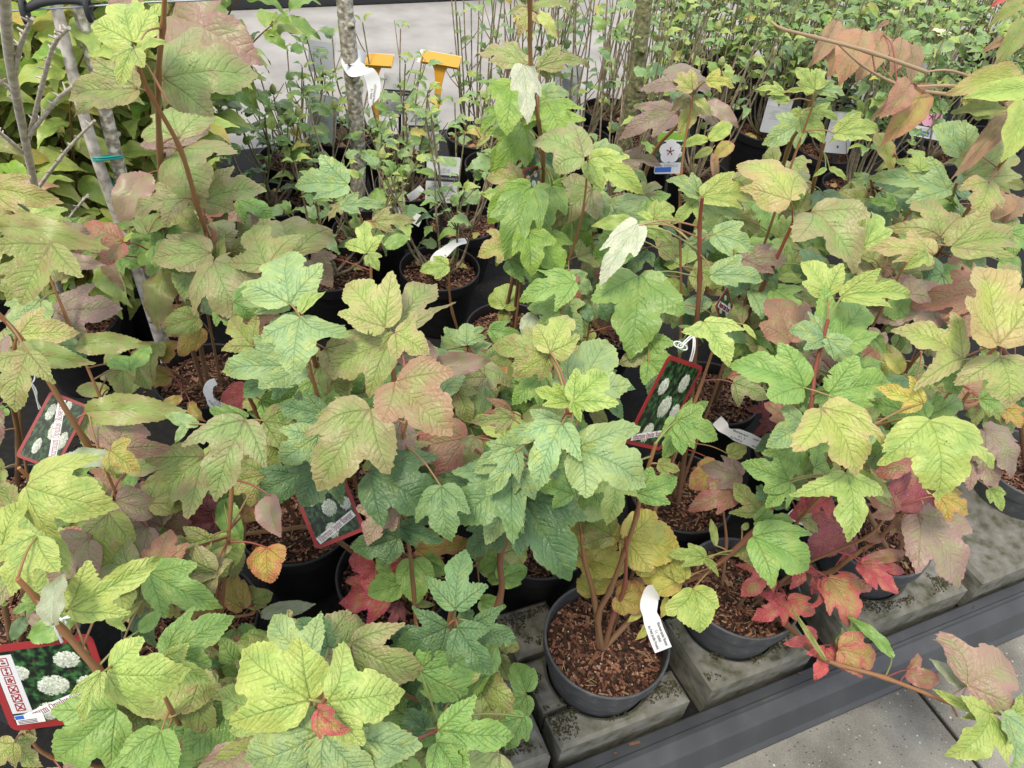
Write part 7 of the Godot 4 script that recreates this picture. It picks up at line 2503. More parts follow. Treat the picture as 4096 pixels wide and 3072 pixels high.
	leaf(p,"Nb",V(677,611,-1037),V(678,581,-993),V(677,616,-1054),0.99)
	leaf(p,"NG",V(614,355,-1154),V(658,322,-1134),V(601,360,-1160),0.97)
	leaf(p,"Ne",V(591,432,-1149),V(560,417,-1109),V(601,432,-1161),1.01)
	leaf(p,"Mg",V(615,428,-1178),V(646,402,-1217),V(601,432,-1161),0.93)
	leaf(p,"Me",V(581,606,-1182),V(543,580,-1205),V(601,612,-1170),0.99)
	leaf(p,"SG",V(769,582,-1070),V(761,585,-1007),V(679,581,-1052),0.98)
	leaf(p,"MB",V(521,589,-1129),V(474,587,-1131),V(557,580,-1120),1.07)
	leaf(p,"MR",V(559,562,-994),V(521,553,-968),V(550,567,-1014),1.02)
	leaf(p,"Mb",V(395,605,-833),V(374,592,-884),V(359,588,-839),0.95)
	leaf(p,"Sp",V(679,567,-1212),V(717,549,-1206),V(601,556,-1167),0.98)
	leaf(p,"MG",V(586,462,-1164),V(624,459,-1194),V(601,462,-1163),1.01)
	leaf(p,"MR",V(591,642,-1212),V(555,621,-1242),V(601,642,-1170),0.92)
	leaf(p,"Me",V(417,514,-856),V(457,512,-908),V(396,522,-885),1.08)
	leaf(p,"Ne",V(394,628,-840),V(423,628,-896),V(435,620,-840),0.91)
	leaf(p,"Mg",V(656,573,-1169),V(666,564,-1120),V(601,574,-1168),1.04)
	leaf(p,"Sp",V(768,647,-1121),V(813,625,-1111),V(738,613,-1099),1.06)
	leaf(p,"Mb",V(561,598,-1125),V(528,582,-1146),V(562,598,-1120),1.08)
	leaf(p,"Nl",V(478,610,-826),V(438,607,-780),V(440,607,-847),1.1)
	leaf(p,"NR",V(622,571,-1187),V(605,565,-1254),V(601,572,-1168),0.93)
	leaf(p,"Mb",V(445,581,-921),V(392,583,-959),V(459,559,-875),1.07)
	leaf(p,"Mp",V(596,559,-1271),V(617,539,-1332),V(601,556,-1167),0.97)
	leaf(p,"MR",V(547,646,-1201),V(547,626,-1249),V(601,646,-1170),1.08)
	leaf(p,"MR",V(356,566,-899),V(314,568,-875),V(379,553,-863),0.96)
	leaf(p,"Ne",V(461,531,-1147),V(470,506,-1087),V(552,532,-1119),0.93)
	leaf(p,"Sp",V(712,494,-1152),V(750,473,-1106),V(667,486,-1064),0.94)
	leaf(p,"Me",V(456,635,-1001),V(439,626,-1059),V(540,643,-993),1.03)
	leaf(p,"Mp",V(535,497,-1219),V(586,477,-1219),V(601,495,-1164),0.93)
	leaf(p,"Np",V(533,482,-904),V(515,473,-861),V(489,478,-924),1.03)
	leaf(p,"MG",V(455,606,-911),V(474,585,-949),V(452,577,-864),0.98)
	leaf(p,"Me",V(477,592,-943),V(439,582,-929),V(463,549,-881),1.09)
	leaf(p,"Sg",V(582,636,-1072),V(585,614,-1009),V(574,630,-1122),1.08)
	leaf(p,"Mp",V(440,630,-879),V(470,608,-932),V(439,610,-845),1)
	leaf(p,"Mp",V(383,563,-877),V(428,562,-850),V(379,552,-863),0.9)
	leaf(p,"SB",V(409,538,-845),V(413,525,-779),V(386,540,-872),1)
	leaf(p,"Me",V(477,595,-1164),V(537,584,-1195),V(556,575,-1120),1.09)
	leaf(p,"Mp",V(478,504,-949),V(459,493,-900),V(486,488,-918),1.05)
	leaf(p,"Ml",V(553,555,-1234),V(546,552,-1181),V(601,556,-1167),0.98)
	leaf(p,"Mp",V(626,577,-1265),V(608,570,-1206),V(601,556,-1167),0.96)
	leaf(p,"MB",V(656,571,-1067),V(705,566,-1084),V(678,569,-1053),1)
	leaf(p,"Se",V(616,573,-1138),V(570,552,-1106),V(601,571,-1168),0.92)
	leaf(p,"Mp",V(540,634,-1146),V(595,611,-1132),V(572,623,-1122),1.04)
	leaf(p,"Nb",V(574,623,-1099),V(573,614,-1047),V(572,623,-1122),1.02)
	leaf(p,"Se",V(529,633,-1075),V(578,611,-1043),V(569,616,-1121),1)
	leaf(p,"Np",V(707,604,-1164),V(755,602,-1149),V(601,604,-1169),0.98)
	leaf(p,"MB",V(610,584,-1277),V(561,565,-1310),V(601,495,-1164),1.08)
	leaf(p,"Np",V(513,549,-1241),V(449,546,-1229),V(539,514,-1217),0.95)
	leaf(p,"Mg",V(689,603,-1176),V(707,599,-1112),V(601,603,-1169),1.05)
	leaf(p,"Se",V(759,584,-1170),V(757,564,-1214),V(733,552,-1142),1.09)
	leaf(p,"Mp",V(653,515,-1258),V(616,498,-1276),V(601,495,-1164),0.95)
	leaf(p,"MB",V(682,625,-1129),V(624,597,-1133),V(677,616,-1054),1.1)
	leaf(p,"Me",V(460,610,-1178),V(410,587,-1163),V(552,507,-1119),0.93)


func viburnum_13() -> void:
	var p: Node3D
	p = potted(V(-827,0,-789), "black", "viburnum with a thick brown stem and dull mauve leaves at the left edge")
	stem(p, [V(-829,155,-795), V(-711,400,-746), V(-615,600,-673), V(-543,720,-636)])
	stem(p, [V(-803,155,-807), V(-762,394,-837), V(-703,591,-880), V(-689,687,-891)], 0.62)
	leaf(p,"Mk",V(-701,744,-883),V(-619,742,-874),V(-689,687,-891),0.61)
	leaf(p,"Mk",V(-730,700,-898),V(-689,692,-882),V(-689,687,-891),0.92)
	leaf(p,"OP",V(-635,654,-854),V(-572,658,-857),V(-692,652,-888),0.56)
	leaf(p,"Mk",V(-571,687,-669),V(-513,695,-680),V(-568,679,-648),0.82)
	leaf(p,"Oe",V(-523,661,-690),V(-449,670,-702),V(-573,672,-650),0.51)
	leaf(p,"Me",V(-757,337,-748),V(-810,325,-704),V(-742,336,-761),0.97)
	leaf(p,"Ne",V(-703,457,-716),V(-754,447,-679),V(-685,455,-729),0.99)
	leaf(p,"NP",V(-649,553,-675),V(-691,525,-623),V(-637,557,-689),1.1)
	leaf(p,"MP",V(-612,634,-676),V(-647,610,-705),V(-594,638,-660),1.07)
	leaf(p,"Sg",V(-773,397,-817),V(-796,385,-778),V(-762,394,-837),0.88)
	leaf(p,"MG",V(-692,584,-863),V(-659,547,-816),V(-703,591,-880),1.01)
	leaf(p,"MP",V(-712,587,-892),V(-750,550,-948),V(-703,591,-880),0.88)
	leaf(p,"SP",V(-696,506,-898),V(-700,493,-852),V(-731,502,-860),0.98)
	leaf(p,"Ml",V(-710,667,-942),V(-653,643,-948),V(-691,669,-889),0.94)
	leaf(p,"Sp",V(-780,532,-948),V(-812,532,-985),V(-721,532,-867),1.03)
	leaf(p,"NP",V(-704,575,-856),V(-692,560,-805),V(-709,573,-876),0.94)
	leaf(p,"Me",V(-747,591,-893),V(-783,576,-867),V(-706,583,-878),0.98)
	leaf(p,"Np",V(-678,566,-773),V(-732,554,-775),V(-652,525,-702),1.09)
	leaf(p,"Ng",V(-724,585,-890),V(-682,585,-849),V(-706,582,-878),0.95)
	leaf(p,"Me",V(-676,643,-868),V(-690,622,-812),V(-694,644,-887),0.97)
	leaf(p,"Sg",V(-702,550,-844),V(-730,547,-883),V(-716,548,-871),1)
	leaf(p,"Sp",V(-684,644,-878),V(-631,634,-859),V(-693,645,-887),0.99)
	leaf(p,"MR",V(-725,617,-957),V(-741,618,-1001),V(-697,623,-885),1.04)
	leaf(p,"Ne",V(-589,657,-886),V(-641,637,-911),V(-692,652,-888),0.91)
	leaf(p,"SP",V(-679,642,-926),V(-621,625,-950),V(-693,648,-888),1)
	leaf(p,"Mg",V(-719,600,-925),V(-689,584,-899),V(-703,591,-880),1.08)


func viburnum_14() -> void:
	var p: Node3D
	p = potted(V(-349,0,-835), "black", "viburnum with a drooping green and pink leaf, left of the bluish rosette")
	stem(p, [V(-350,155,-841), V(-343,450,-727), V(-308,620,-636)])
	stem(p, [V(-339,155,-833), V(-252,500,-721), V(-209,620,-659)])
	stem(p, [V(-351,155,-865), V(-352,373,-891), V(-355,553,-927), V(-354,640,-921)], 0.62)
	leaf(p,"Ne",V(-347,674,-873),V(-393,706,-935),V(-354,640,-921),1.12)
	leaf(p,"Mp",V(-340,635,-963),V(-378,668,-1026),V(-354,629,-922),1.53)
	leaf(p,"Me",V(-333,621,-573),V(-388,592,-519),V(-308,620,-636),0.87)
	leaf(p,"Mp",V(-430,661,-892),V(-379,627,-824),V(-354,640,-921),1.02)
	leaf(p,"Mo",V(-376,648,-891),V(-425,636,-873),V(-354,640,-921),0.61)
	leaf(p,"Mg",V(-299,563,-637),V(-327,544,-601),V(-325,553,-674),0.92)
	leaf(p,"Ng",V(-368,378,-752),V(-429,362,-740),V(-347,378,-757),0.95)
	leaf(p,"Me",V(-341,443,-744),V(-337,404,-805),V(-343,450,-727),0.89)
	leaf(p,"Np",V(-344,445,-711),V(-348,409,-649),V(-343,450,-727),1.08)
	leaf(p,"NR",V(-352,499,-707),V(-396,468,-722),V(-335,505,-701),1.03)
	leaf(p,"Mg",V(-329,551,-651),V(-341,530,-586),V(-325,553,-674),0.91)
	leaf(p,"Sb",V(-320,557,-701),V(-311,548,-749),V(-325,553,-674),0.98)
	leaf(p,"Me",V(-284,624,-636),V(-226,617,-635),V(-308,620,-636),1.01)
	leaf(p,"Ng",V(-240,500,-741),V(-212,487,-795),V(-252,500,-721),0.92)
	leaf(p,"Mb",V(-331,371,-888),V(-278,349,-882),V(-352,373,-891),1.06)
	leaf(p,"NR",V(-374,612,-837),V(-331,596,-867),V(-354,608,-926),0.95)
	leaf(p,"Se",V(-364,491,-713),V(-336,486,-751),V(-338,486,-710),0.93)
	leaf(p,"SR",V(-394,549,-977),V(-435,528,-978),V(-355,553,-927),0.95)
	leaf(p,"Me",V(-297,594,-593),V(-259,596,-616),V(-315,592,-652),1.02)
	leaf(p,"Ml",V(-341,572,-601),V(-354,564,-657),V(-325,553,-674),0.9)
	leaf(p,"Se",V(-348,540,-651),V(-302,517,-644),V(-326,549,-677),1.04)
	leaf(p,"Me",V(-305,588,-619),V(-262,574,-620),V(-315,592,-652),1)
	leaf(p,"MR",V(-387,629,-916),V(-421,617,-961),V(-354,627,-923),1.01)
	leaf(p,"NP",V(-423,618,-845),V(-397,599,-880),V(-354,608,-926),1.04)
	leaf(p,"Mb",V(-246,619,-656),V(-281,606,-681),V(-213,611,-665),1.09)
	leaf(p,"Sg",V(-178,543,-750),V(-224,533,-734),V(-239,542,-703),0.93)
	leaf(p,"Ng",V(-221,536,-725),V(-259,516,-768),V(-241,535,-706),1)
	leaf(p,"Mp",V(-356,508,-869),V(-299,493,-835),V(-354,498,-917),1.01)
	leaf(p,"Sg",V(-245,563,-728),V(-248,549,-682),V(-237,549,-700),0.96)
	leaf(p,"Ml",V(-357,495,-906),V(-404,482,-909),V(-354,493,-916),0.93)
	leaf(p,"Nl",V(-411,642,-896),V(-443,636,-856),V(-354,640,-921),0.98)
	leaf(p,"Sg",V(-382,644,-827),V(-341,644,-841),V(-354,640,-921),0.98)


func viburnum_15() -> void:
	var p: Node3D
	p = potted(V(-283,0,-976), "black", "viburnum topped by a pale bluish-green rosette")
	stem(p, [V(-283,155,-960), V(-264,450,-834), V(-259,600,-768), V(-257,660,-744), V(-260,730,-719)])
	stem(p, [V(-277,155,-949), V(-278,400,-792), V(-306,500,-712), V(-308,600,-672), V(-312,640,-664)])
	stem(p, [V(-264,155,-999), V(-254,393,-1011), V(-241,589,-1027), V(-251,684,-1015)], 0.62)
	stem(p, [V(-313,155,-975), V(-362,237,-972), V(-431,305,-969), V(-447,338,-968)], 0.62)
	leaf(p,"Mb",V(-273,717,-1042),V(-352,711,-1039),V(-251,684,-1015),0.77)
	leaf(p,"Sr",V(-447,350,-956),V(-490,339,-938),V(-447,338,-968),1.12)
	leaf(p,"Mb",V(-260,752,-698),V(-321,750,-698),V(-260,730,-719),0.41)
	leaf(p,"Mb",V(-247,739,-692),V(-292,721,-661),V(-260,730,-719),0.51)
	leaf(p,"Ne",V(-340,622,-768),V(-383,639,-803),V(-258,616,-761),1.02)
	leaf(p,"Mp",V(-327,596,-819),V(-270,592,-806),V(-260,577,-778),1.02)
	leaf(p,"MP",V(-340,583,-1034),V(-297,567,-1000),V(-241,579,-1027),1.02)
	leaf(p,"Np",V(-232,674,-1019),V(-174,680,-1026),V(-249,671,-1017),0.61)
	leaf(p,"Og",V(-207,661,-974),V(-175,674,-995),V(-247,663,-1019),0.71)
	leaf(p,"Nb",V(-265,727,-964),V(-206,732,-968),V(-251,684,-1015),0.61)
	leaf(p,"Np",V(-277,700,-1015),V(-293,687,-992),V(-251,684,-1015),0.82)
	leaf(p,"Me",V(-286,287,-927),V(-315,257,-990),V(-274,293,-901),1.05)
	leaf(p,"Ng",V(-286,379,-858),V(-347,362,-836),V(-268,380,-864),1)
	leaf(p,"Mg",V(-266,450,-853),V(-272,436,-917),V(-264,450,-834),0.99)
	leaf(p,"Mg",V(-242,533,-797),V(-196,502,-804),V(-260,540,-795),1.09)
	leaf(p,"Mg",V(-261,592,-748),V(-266,557,-694),V(-259,600,-768),0.86)
	leaf(p,"Mp",V(-237,653,-743),V(-189,621,-743),V(-257,660,-744),0.98)
	leaf(p,"Me",V(-304,402,-792),V(-366,390,-792),V(-278,400,-792),0.86)
	leaf(p,"Me",V(-296,455,-761),V(-311,423,-823),V(-292,459,-745),0.93)
	leaf(p,"Nb",V(-286,527,-706),V(-243,514,-721),V(-308,526,-699),1.07)
	leaf(p,"Mb",V(-328,518,-692),V(-368,485,-679),V(-308,526,-699),1.04)
	leaf(p,"Mb",V(-306,579,-659),V(-298,561,-595),V(-308,579,-679),1.07)
	leaf(p,"Me",V(-310,577,-697),V(-319,553,-763),V(-308,579,-679),1.06)
	leaf(p,"Ng",V(-297,628,-666),V(-244,590,-672),V(-311,634,-665),0.96)
	leaf(p,"Mg",V(-242,330,-1003),V(-180,311,-983),V(-257,331,-1007),0.98)
	leaf(p,"Ne",V(-245,395,-1029),V(-223,385,-1077),V(-254,393,-1011),1.06)
	leaf(p,"Se",V(-411,272,-956),V(-452,249,-908),V(-398,274,-971),0.9)
	leaf(p,"Me",V(-414,310,-957),V(-353,279,-928),V(-439,317,-969),0.9)
	leaf(p,"Mp",V(-292,542,-694),V(-260,514,-747),V(-309,541,-693),0.92)
	leaf(p,"Mg",V(-301,637,-738),V(-327,612,-781),V(-257,635,-753),1.1)
	leaf(p,"NB",V(-262,495,-778),V(-213,484,-806),V(-261,500,-812),0.96)
	leaf(p,"Me",V(-332,545,-763),V(-319,532,-720),V(-308,517,-704),1.09)
	leaf(p,"Se",V(-294,536,-703),V(-300,517,-664),V(-308,533,-696),1.06)
	leaf(p,"Me",V(-294,514,-654),V(-288,504,-704),V(-308,526,-699),0.93)
	leaf(p,"Mp",V(-295,485,-779),V(-241,470,-748),V(-292,457,-746),1.07)
	leaf(p,"Mp",V(-260,483,-801),V(-275,470,-847),V(-262,489,-817),1.07)
	leaf(p,"Sp",V(-272,574,-788),V(-328,571,-767),V(-260,570,-781),1)
	leaf(p,"Sg",V(-274,494,-846),V(-311,473,-812),V(-262,482,-820),1.01)
	leaf(p,"Se",V(-250,604,-775),V(-220,584,-725),V(-259,601,-768),1)
	leaf(p,"Se",V(-493,519,-936),V(-535,520,-904),V(-480,471,-944),0.93)
	leaf(p,"Mg",V(-441,466,-1016),V(-494,445,-1055),V(-447,338,-968),1.01)


func viburnum_16() -> void:
	var p: Node3D
	p = potted(V(-17,0,-1083), "black", "viburnum with a small yellow-green three-lobed top leaf on a red forked stem")
	stem(p, [V(-11,155,-1067), V(41,420,-927), V(47,520,-863), V(44,650,-774)])
	stem(p, [V(-21,155,-1072), V(-41,400,-965), V(-64,550,-891)])
	stem(p, [V(-10,155,-1054), V(-7,388,-1044), V(-4,580,-1030), V(-8,673,-1050)], 0.62)
	stem(p, [V(10,155,-1069), V(36,443,-1054), V(73,681,-1034), V(72,796,-1034)], 0.62)
	stem(p, [V(-36,155,-1061), V(-65,371,-1028), V(-105,549,-982), V(-112,636,-975)], 0.62)
	leaf(p,"Mg",V(33,674,-712),V(3,658,-682),V(44,650,-774),0.92)
	leaf(p,"Mg",V(26,648,-740),V(41,634,-711),V(44,650,-774),0.92)
	leaf(p,"Nb",V(-71,583,-880),V(-49,594,-899),V(-64,550,-891),0.82)
	leaf(p,"Ng",V(-41,596,-891),V(8,595,-886),V(-64,550,-891),0.82)
	leaf(p,"Ml",V(-112,648,-963),V(-152,642,-955),V(-112,636,-975),0.82)
	leaf(p,"Mp",V(61,839,-961),V(-8,852,-990),V(72,796,-1034),0.95,V(38,865,-1009),V(24,825,-939))
	leaf(p,"Ml",V(74,794,-1050),V(148,777,-1014),V(72,794,-1034),0.66)
	leaf(p,"Ml",V(73,803,-1027),V(93,787,-997),V(72,796,-1034),0.82)
	leaf(p,"Mb",V(78,797,-1051),V(127,806,-1064),V(72,796,-1034),0.82)
	leaf(p,"Mp",V(91,714,-1115),V(39,683,-1061),V(75,712,-1033),0.92,V(44,714,-1119))
	leaf(p,"Mg",V(-3,739,-1052),V(-24,689,-962),V(-8,673,-1050),0.71)
	leaf(p,"Mv",V(-5,740,-1052),V(-62,724,-1028),V(-8,673,-1050),0.61)
	leaf(p,"Mv",V(-2,700,-992),V(13,671,-937),V(-8,673,-1050),0.92,V(41,692,-975))
	leaf(p,"Mv",V(67,648,-1127),V(101,626,-1084),V(68,641,-1037),0.92)
	leaf(p,"Mk",V(-21,648,-1033),V(-74,640,-1022),V(-6,646,-1042),0.95,V(-65,658,-1054))
	leaf(p,"Mv",V(5,661,-1062),V(55,633,-1005),V(-7,659,-1046),0.92)
	leaf(p,"Ng",V(-15,648,-1122),V(-46,609,-1053),V(-6,638,-1039),0.92)
	leaf(p,"Mg",V(-26,622,-1037),V(35,612,-1013),V(-5,623,-1036),0.92)
	leaf(p,"NG",V(-12,278,-1010),V(-60,258,-1026),V(15,281,-1001),1.09)
	leaf(p,"Mo",V(32,281,-995),V(99,267,-973),V(15,281,-1001),1.06)
	leaf(p,"NG",V(37,360,-985),V(53,348,-1038),V(30,359,-960),1.03)
	leaf(p,"Nb",V(25,354,-943),V(8,321,-884),V(30,359,-960),1.04)
	leaf(p,"Mg",V(25,418,-927),V(-36,398,-929),V(41,420,-927),1.01)
	leaf(p,"Sg",V(54,481,-863),V(69,471,-800),V(47,478,-892),0.99)
	leaf(p,"Ne",V(41,480,-920),V(26,470,-983),V(47,478,-892),0.88)
	leaf(p,"Mg",V(27,547,-831),V(-20,518,-809),V(47,553,-841),0.99)
	leaf(p,"Ng",V(35,624,-807),V(8,603,-855),V(45,626,-791),1.08)
	leaf(p,"Ng",V(57,616,-770),V(90,574,-713),V(45,626,-791),1.07)
	leaf(p,"Sg",V(-15,269,-1017),V(48,258,-991),V(-30,268,-1023),0.94)
	leaf(p,"Mg",V(-44,266,-1029),V(-91,244,-1048),V(-30,268,-1023),1.08)
	leaf(p,"Mg",V(-43,336,-978),V(-68,311,-931),V(-36,340,-992),0.86)
	leaf(p,"SG",V(-53,394,-975),V(-103,355,-1020),V(-41,400,-965),0.96)
	leaf(p,"Ng",V(-23,390,-949),V(12,355,-917),V(-41,400,-965),0.99)
	leaf(p,"Mb",V(-43,492,-932),V(-8,483,-967),V(-54,490,-921),1.01)
	leaf(p,"NG",V(-72,493,-903),V(-121,485,-855),V(-54,490,-921),1.02)
	leaf(p,"Se",V(-42,542,-876),V(2,512,-847),V(-64,550,-891),1.07)
	leaf(p,"Mb",V(-76,545,-899),V(-130,507,-936),V(-64,550,-891),0.99)
	leaf(p,"Ng",V(-12,262,-1033),V(-20,254,-987),V(-9,260,-1050),0.95)
	leaf(p,"NG",V(-20,321,-1054),V(-76,280,-1081),V(-8,327,-1047),0.88)
	leaf(p,"Mb",V(12,572,-1050),V(54,536,-1102),V(-4,580,-1030),1.08)
	leaf(p,"Mg",V(10,630,-1030),V(55,594,-1004),V(-6,638,-1039),1.04)
	leaf(p,"So",V(32,278,-1052),V(78,239,-1008),V(20,284,-1063),0.97)
	leaf(p,"Mg",V(39,360,-1074),V(67,324,-1116),V(28,368,-1059),1.01)
	leaf(p,"Mb",V(47,436,-1042),V(84,397,-997),V(36,443,-1054),0.91)
	leaf(p,"Mb",V(72,504,-1060),V(126,477,-1084),V(45,509,-1049),1.08)
	leaf(p,"Ne",V(80,631,-1052),V(122,614,-1097),V(66,631,-1037),0.93)
	leaf(p,"So",V(-58,312,-1019),V(-65,286,-959),V(-56,315,-1038),0.9)
	leaf(p,"Me",V(-42,367,-1024),V(15,340,-1012),V(-65,371,-1028),1.09)
	leaf(p,"MR",V(62,492,-1016),V(109,489,-1024),V(44,497,-1050),1.06)
	leaf(p,"Mb",V(10,591,-791),V(53,573,-842),V(46,591,-815),0.97)
	leaf(p,"Mg",V(-28,490,-921),V(-50,467,-970),V(-53,487,-923),0.96)
	leaf(p,"Me",V(14,512,-874),V(38,507,-836),V(47,509,-870),0.96)
	leaf(p,"Me",V(76,566,-837),V(61,564,-793),V(47,563,-834),1.03)
	leaf(p,"Ne",V(72,601,-762),V(78,596,-706),V(46,591,-815),1.07)
	leaf(p,"SR",V(-82,491,-965),V(-30,467,-952),V(-93,497,-996),0.93)
	leaf(p,"Mb",V(59,466,-1085),V(42,443,-1039),V(39,466,-1052),1.08)
	leaf(p,"Mb",V(85,528,-853),V(66,515,-890),V(47,530,-856),0.94)
	leaf(p,"Mp",V(83,473,-1057),V(98,453,-1094),V(41,478,-1051),1)
	leaf(p,"Ml",V(11,647,-775),V(48,625,-742),V(44,649,-775),0.92)
	leaf(p,"Ng",V(79,516,-1156),V(115,509,-1128),V(65,476,-1130),1.01)
	leaf(p,"Ml",V(119,512,-1030),V(85,501,-998),V(45,509,-1049),0.99)
	leaf(p,"Mp",V(6,515,-893),V(65,489,-873),V(47,503,-875),0.96)
	leaf(p,"Sl",V(2,498,-945),V(39,484,-928),V(-52,480,-926),1.06)
	leaf(p,"Ne",V(112,506,-1122),V(132,498,-1074),V(45,509,-1049),1.07)
	leaf(p,"NB",V(83,556,-889),V(121,556,-871),V(47,533,-855),1)
	leaf(p,"Mb",V(21,598,-1005),V(64,579,-1045),V(-4,595,-1032),1.09)
	leaf(p,"Nl",V(16,542,-874),V(74,514,-882),V(47,530,-856),0.91)
	leaf(p,"MR",V(36,621,-978),V(95,596,-961),V(65,621,-1038),1.09)
	leaf(p,"Mb",V(66,631,-994),V(106,613,-987),V(66,631,-1037),0.94)
	leaf(p,"Nl",V(98,606,-1031),V(60,588,-997),V(63,612,-1039),0.94)
	leaf(p,"Np",V(52,590,-809),V(101,569,-785),V(46,591,-815),1.01)
	leaf(p,"Mb",V(62,468,-912),V(13,444,-876),V(47,462,-902),0.9)
	leaf(p,"Ne",V(50,577,-818),V(-7,569,-851),V(46,580,-822),1.09)


func viburnum_17() -> void:
	var p: Node3D
	p = potted(V(436,0,-1286), "black", "viburnum with a hanging dark green leaf and pale leaves above")
	stem(p, [V(444,155,-1282), V(423,300,-1217), V(394,440,-1128), V(372,540,-1062), V(358,640,-1003), V(359,680,-995), V(364,760,-991)])
	leaf(p,"MG",V(355,674,-1003),V(373,663,-981),V(358,673,-996),0.71)
	leaf(p,"Nb",V(343,635,-1007),V(419,627,-987),V(358,636,-1006),0.92)
	leaf(p,"Mk",V(345,804,-975),V(281,836,-1037),V(364,760,-991),0.97,V(374,835,-1029),V(277,810,-991))
	leaf(p,"Mp",V(387,778,-1001),V(445,741,-928),V(364,760,-991),0.95,V(355,744,-941),V(459,774,-988))
	leaf(p,"MP",V(312,700,-984),V(380,707,-991),V(360,698,-994),0.61)
	leaf(p,"Mp",V(401,429,-1102),V(414,394,-1051),V(394,440,-1128),1.05)
	leaf(p,"Mg",V(390,438,-1145),V(373,415,-1213),V(394,440,-1128),0.9)
	leaf(p,"Ne",V(361,496,-1092),V(291,491,-1090),V(382,492,-1093),0.93)
	leaf(p,"Me",V(400,491,-1094),V(464,469,-1096),V(382,492,-1093),0.9)
	leaf(p,"Sp",V(365,537,-1090),V(348,515,-1153),V(372,540,-1062),1.05)
	leaf(p,"Mg",V(379,534,-1035),V(393,507,-986),V(372,540,-1062),0.99)
	leaf(p,"Sg",V(388,595,-1043),V(436,581,-1072),V(364,594,-1029),1.08)
	leaf(p,"Np",V(345,595,-1018),V(292,582,-987),V(364,594,-1029),0.91)
	leaf(p,"Ng",V(369,655,-984),V(408,644,-939),V(357,653,-998),0.93)
	leaf(p,"MG",V(340,646,-1017),V(304,616,-1058),V(357,653,-998),1.09)
	leaf(p,"Sb",V(436,625,-1006),V(433,616,-1049),V(360,620,-1014),1.03)
	leaf(p,"Me",V(282,479,-1220),V(221,463,-1242),V(316,443,-1214),1.06)
	leaf(p,"Me",V(306,549,-1183),V(288,542,-1140),V(335,513,-1165),0.94)
	leaf(p,"Mg",V(463,492,-1049),V(410,470,-1085),V(382,492,-1093),0.96)
	leaf(p,"Np",V(447,508,-1142),V(464,480,-1195),V(387,471,-1108),0.95)
	leaf(p,"MB",V(448,477,-1260),V(452,463,-1318),V(409,373,-1173),1.02)
	leaf(p,"MG",V(317,548,-1291),V(305,536,-1233),V(337,510,-1265),0.94)
	leaf(p,"Sp",V(393,561,-1104),V(435,546,-1123),V(374,533,-1066),0.92)
	leaf(p,"Mg",V(428,631,-1166),V(406,620,-1119),V(411,594,-1137),0.92)
	leaf(p,"Me",V(412,523,-1126),V(436,496,-1070),V(382,494,-1092),0.94)
	leaf(p,"SB",V(341,482,-1298),V(324,459,-1347),V(360,445,-1272),1.04)
	leaf(p,"Ng",V(272,461,-1199),V(303,457,-1235),V(310,428,-1198),1.08)
	leaf(p,"Mp",V(378,529,-1232),V(398,501,-1287),V(401,408,-1149),1.06)
	leaf(p,"Sp",V(409,602,-1203),V(433,577,-1150),V(403,561,-1175),1.05)
	leaf(p,"NR",V(373,523,-1203),V(319,502,-1187),V(389,466,-1111),0.99)
	leaf(p,"Mp",V(332,529,-1189),V(385,514,-1216),V(394,440,-1128),1.06)
	leaf(p,"Ml",V(277,565,-1171),V(240,556,-1229),V(310,530,-1159),0.96)


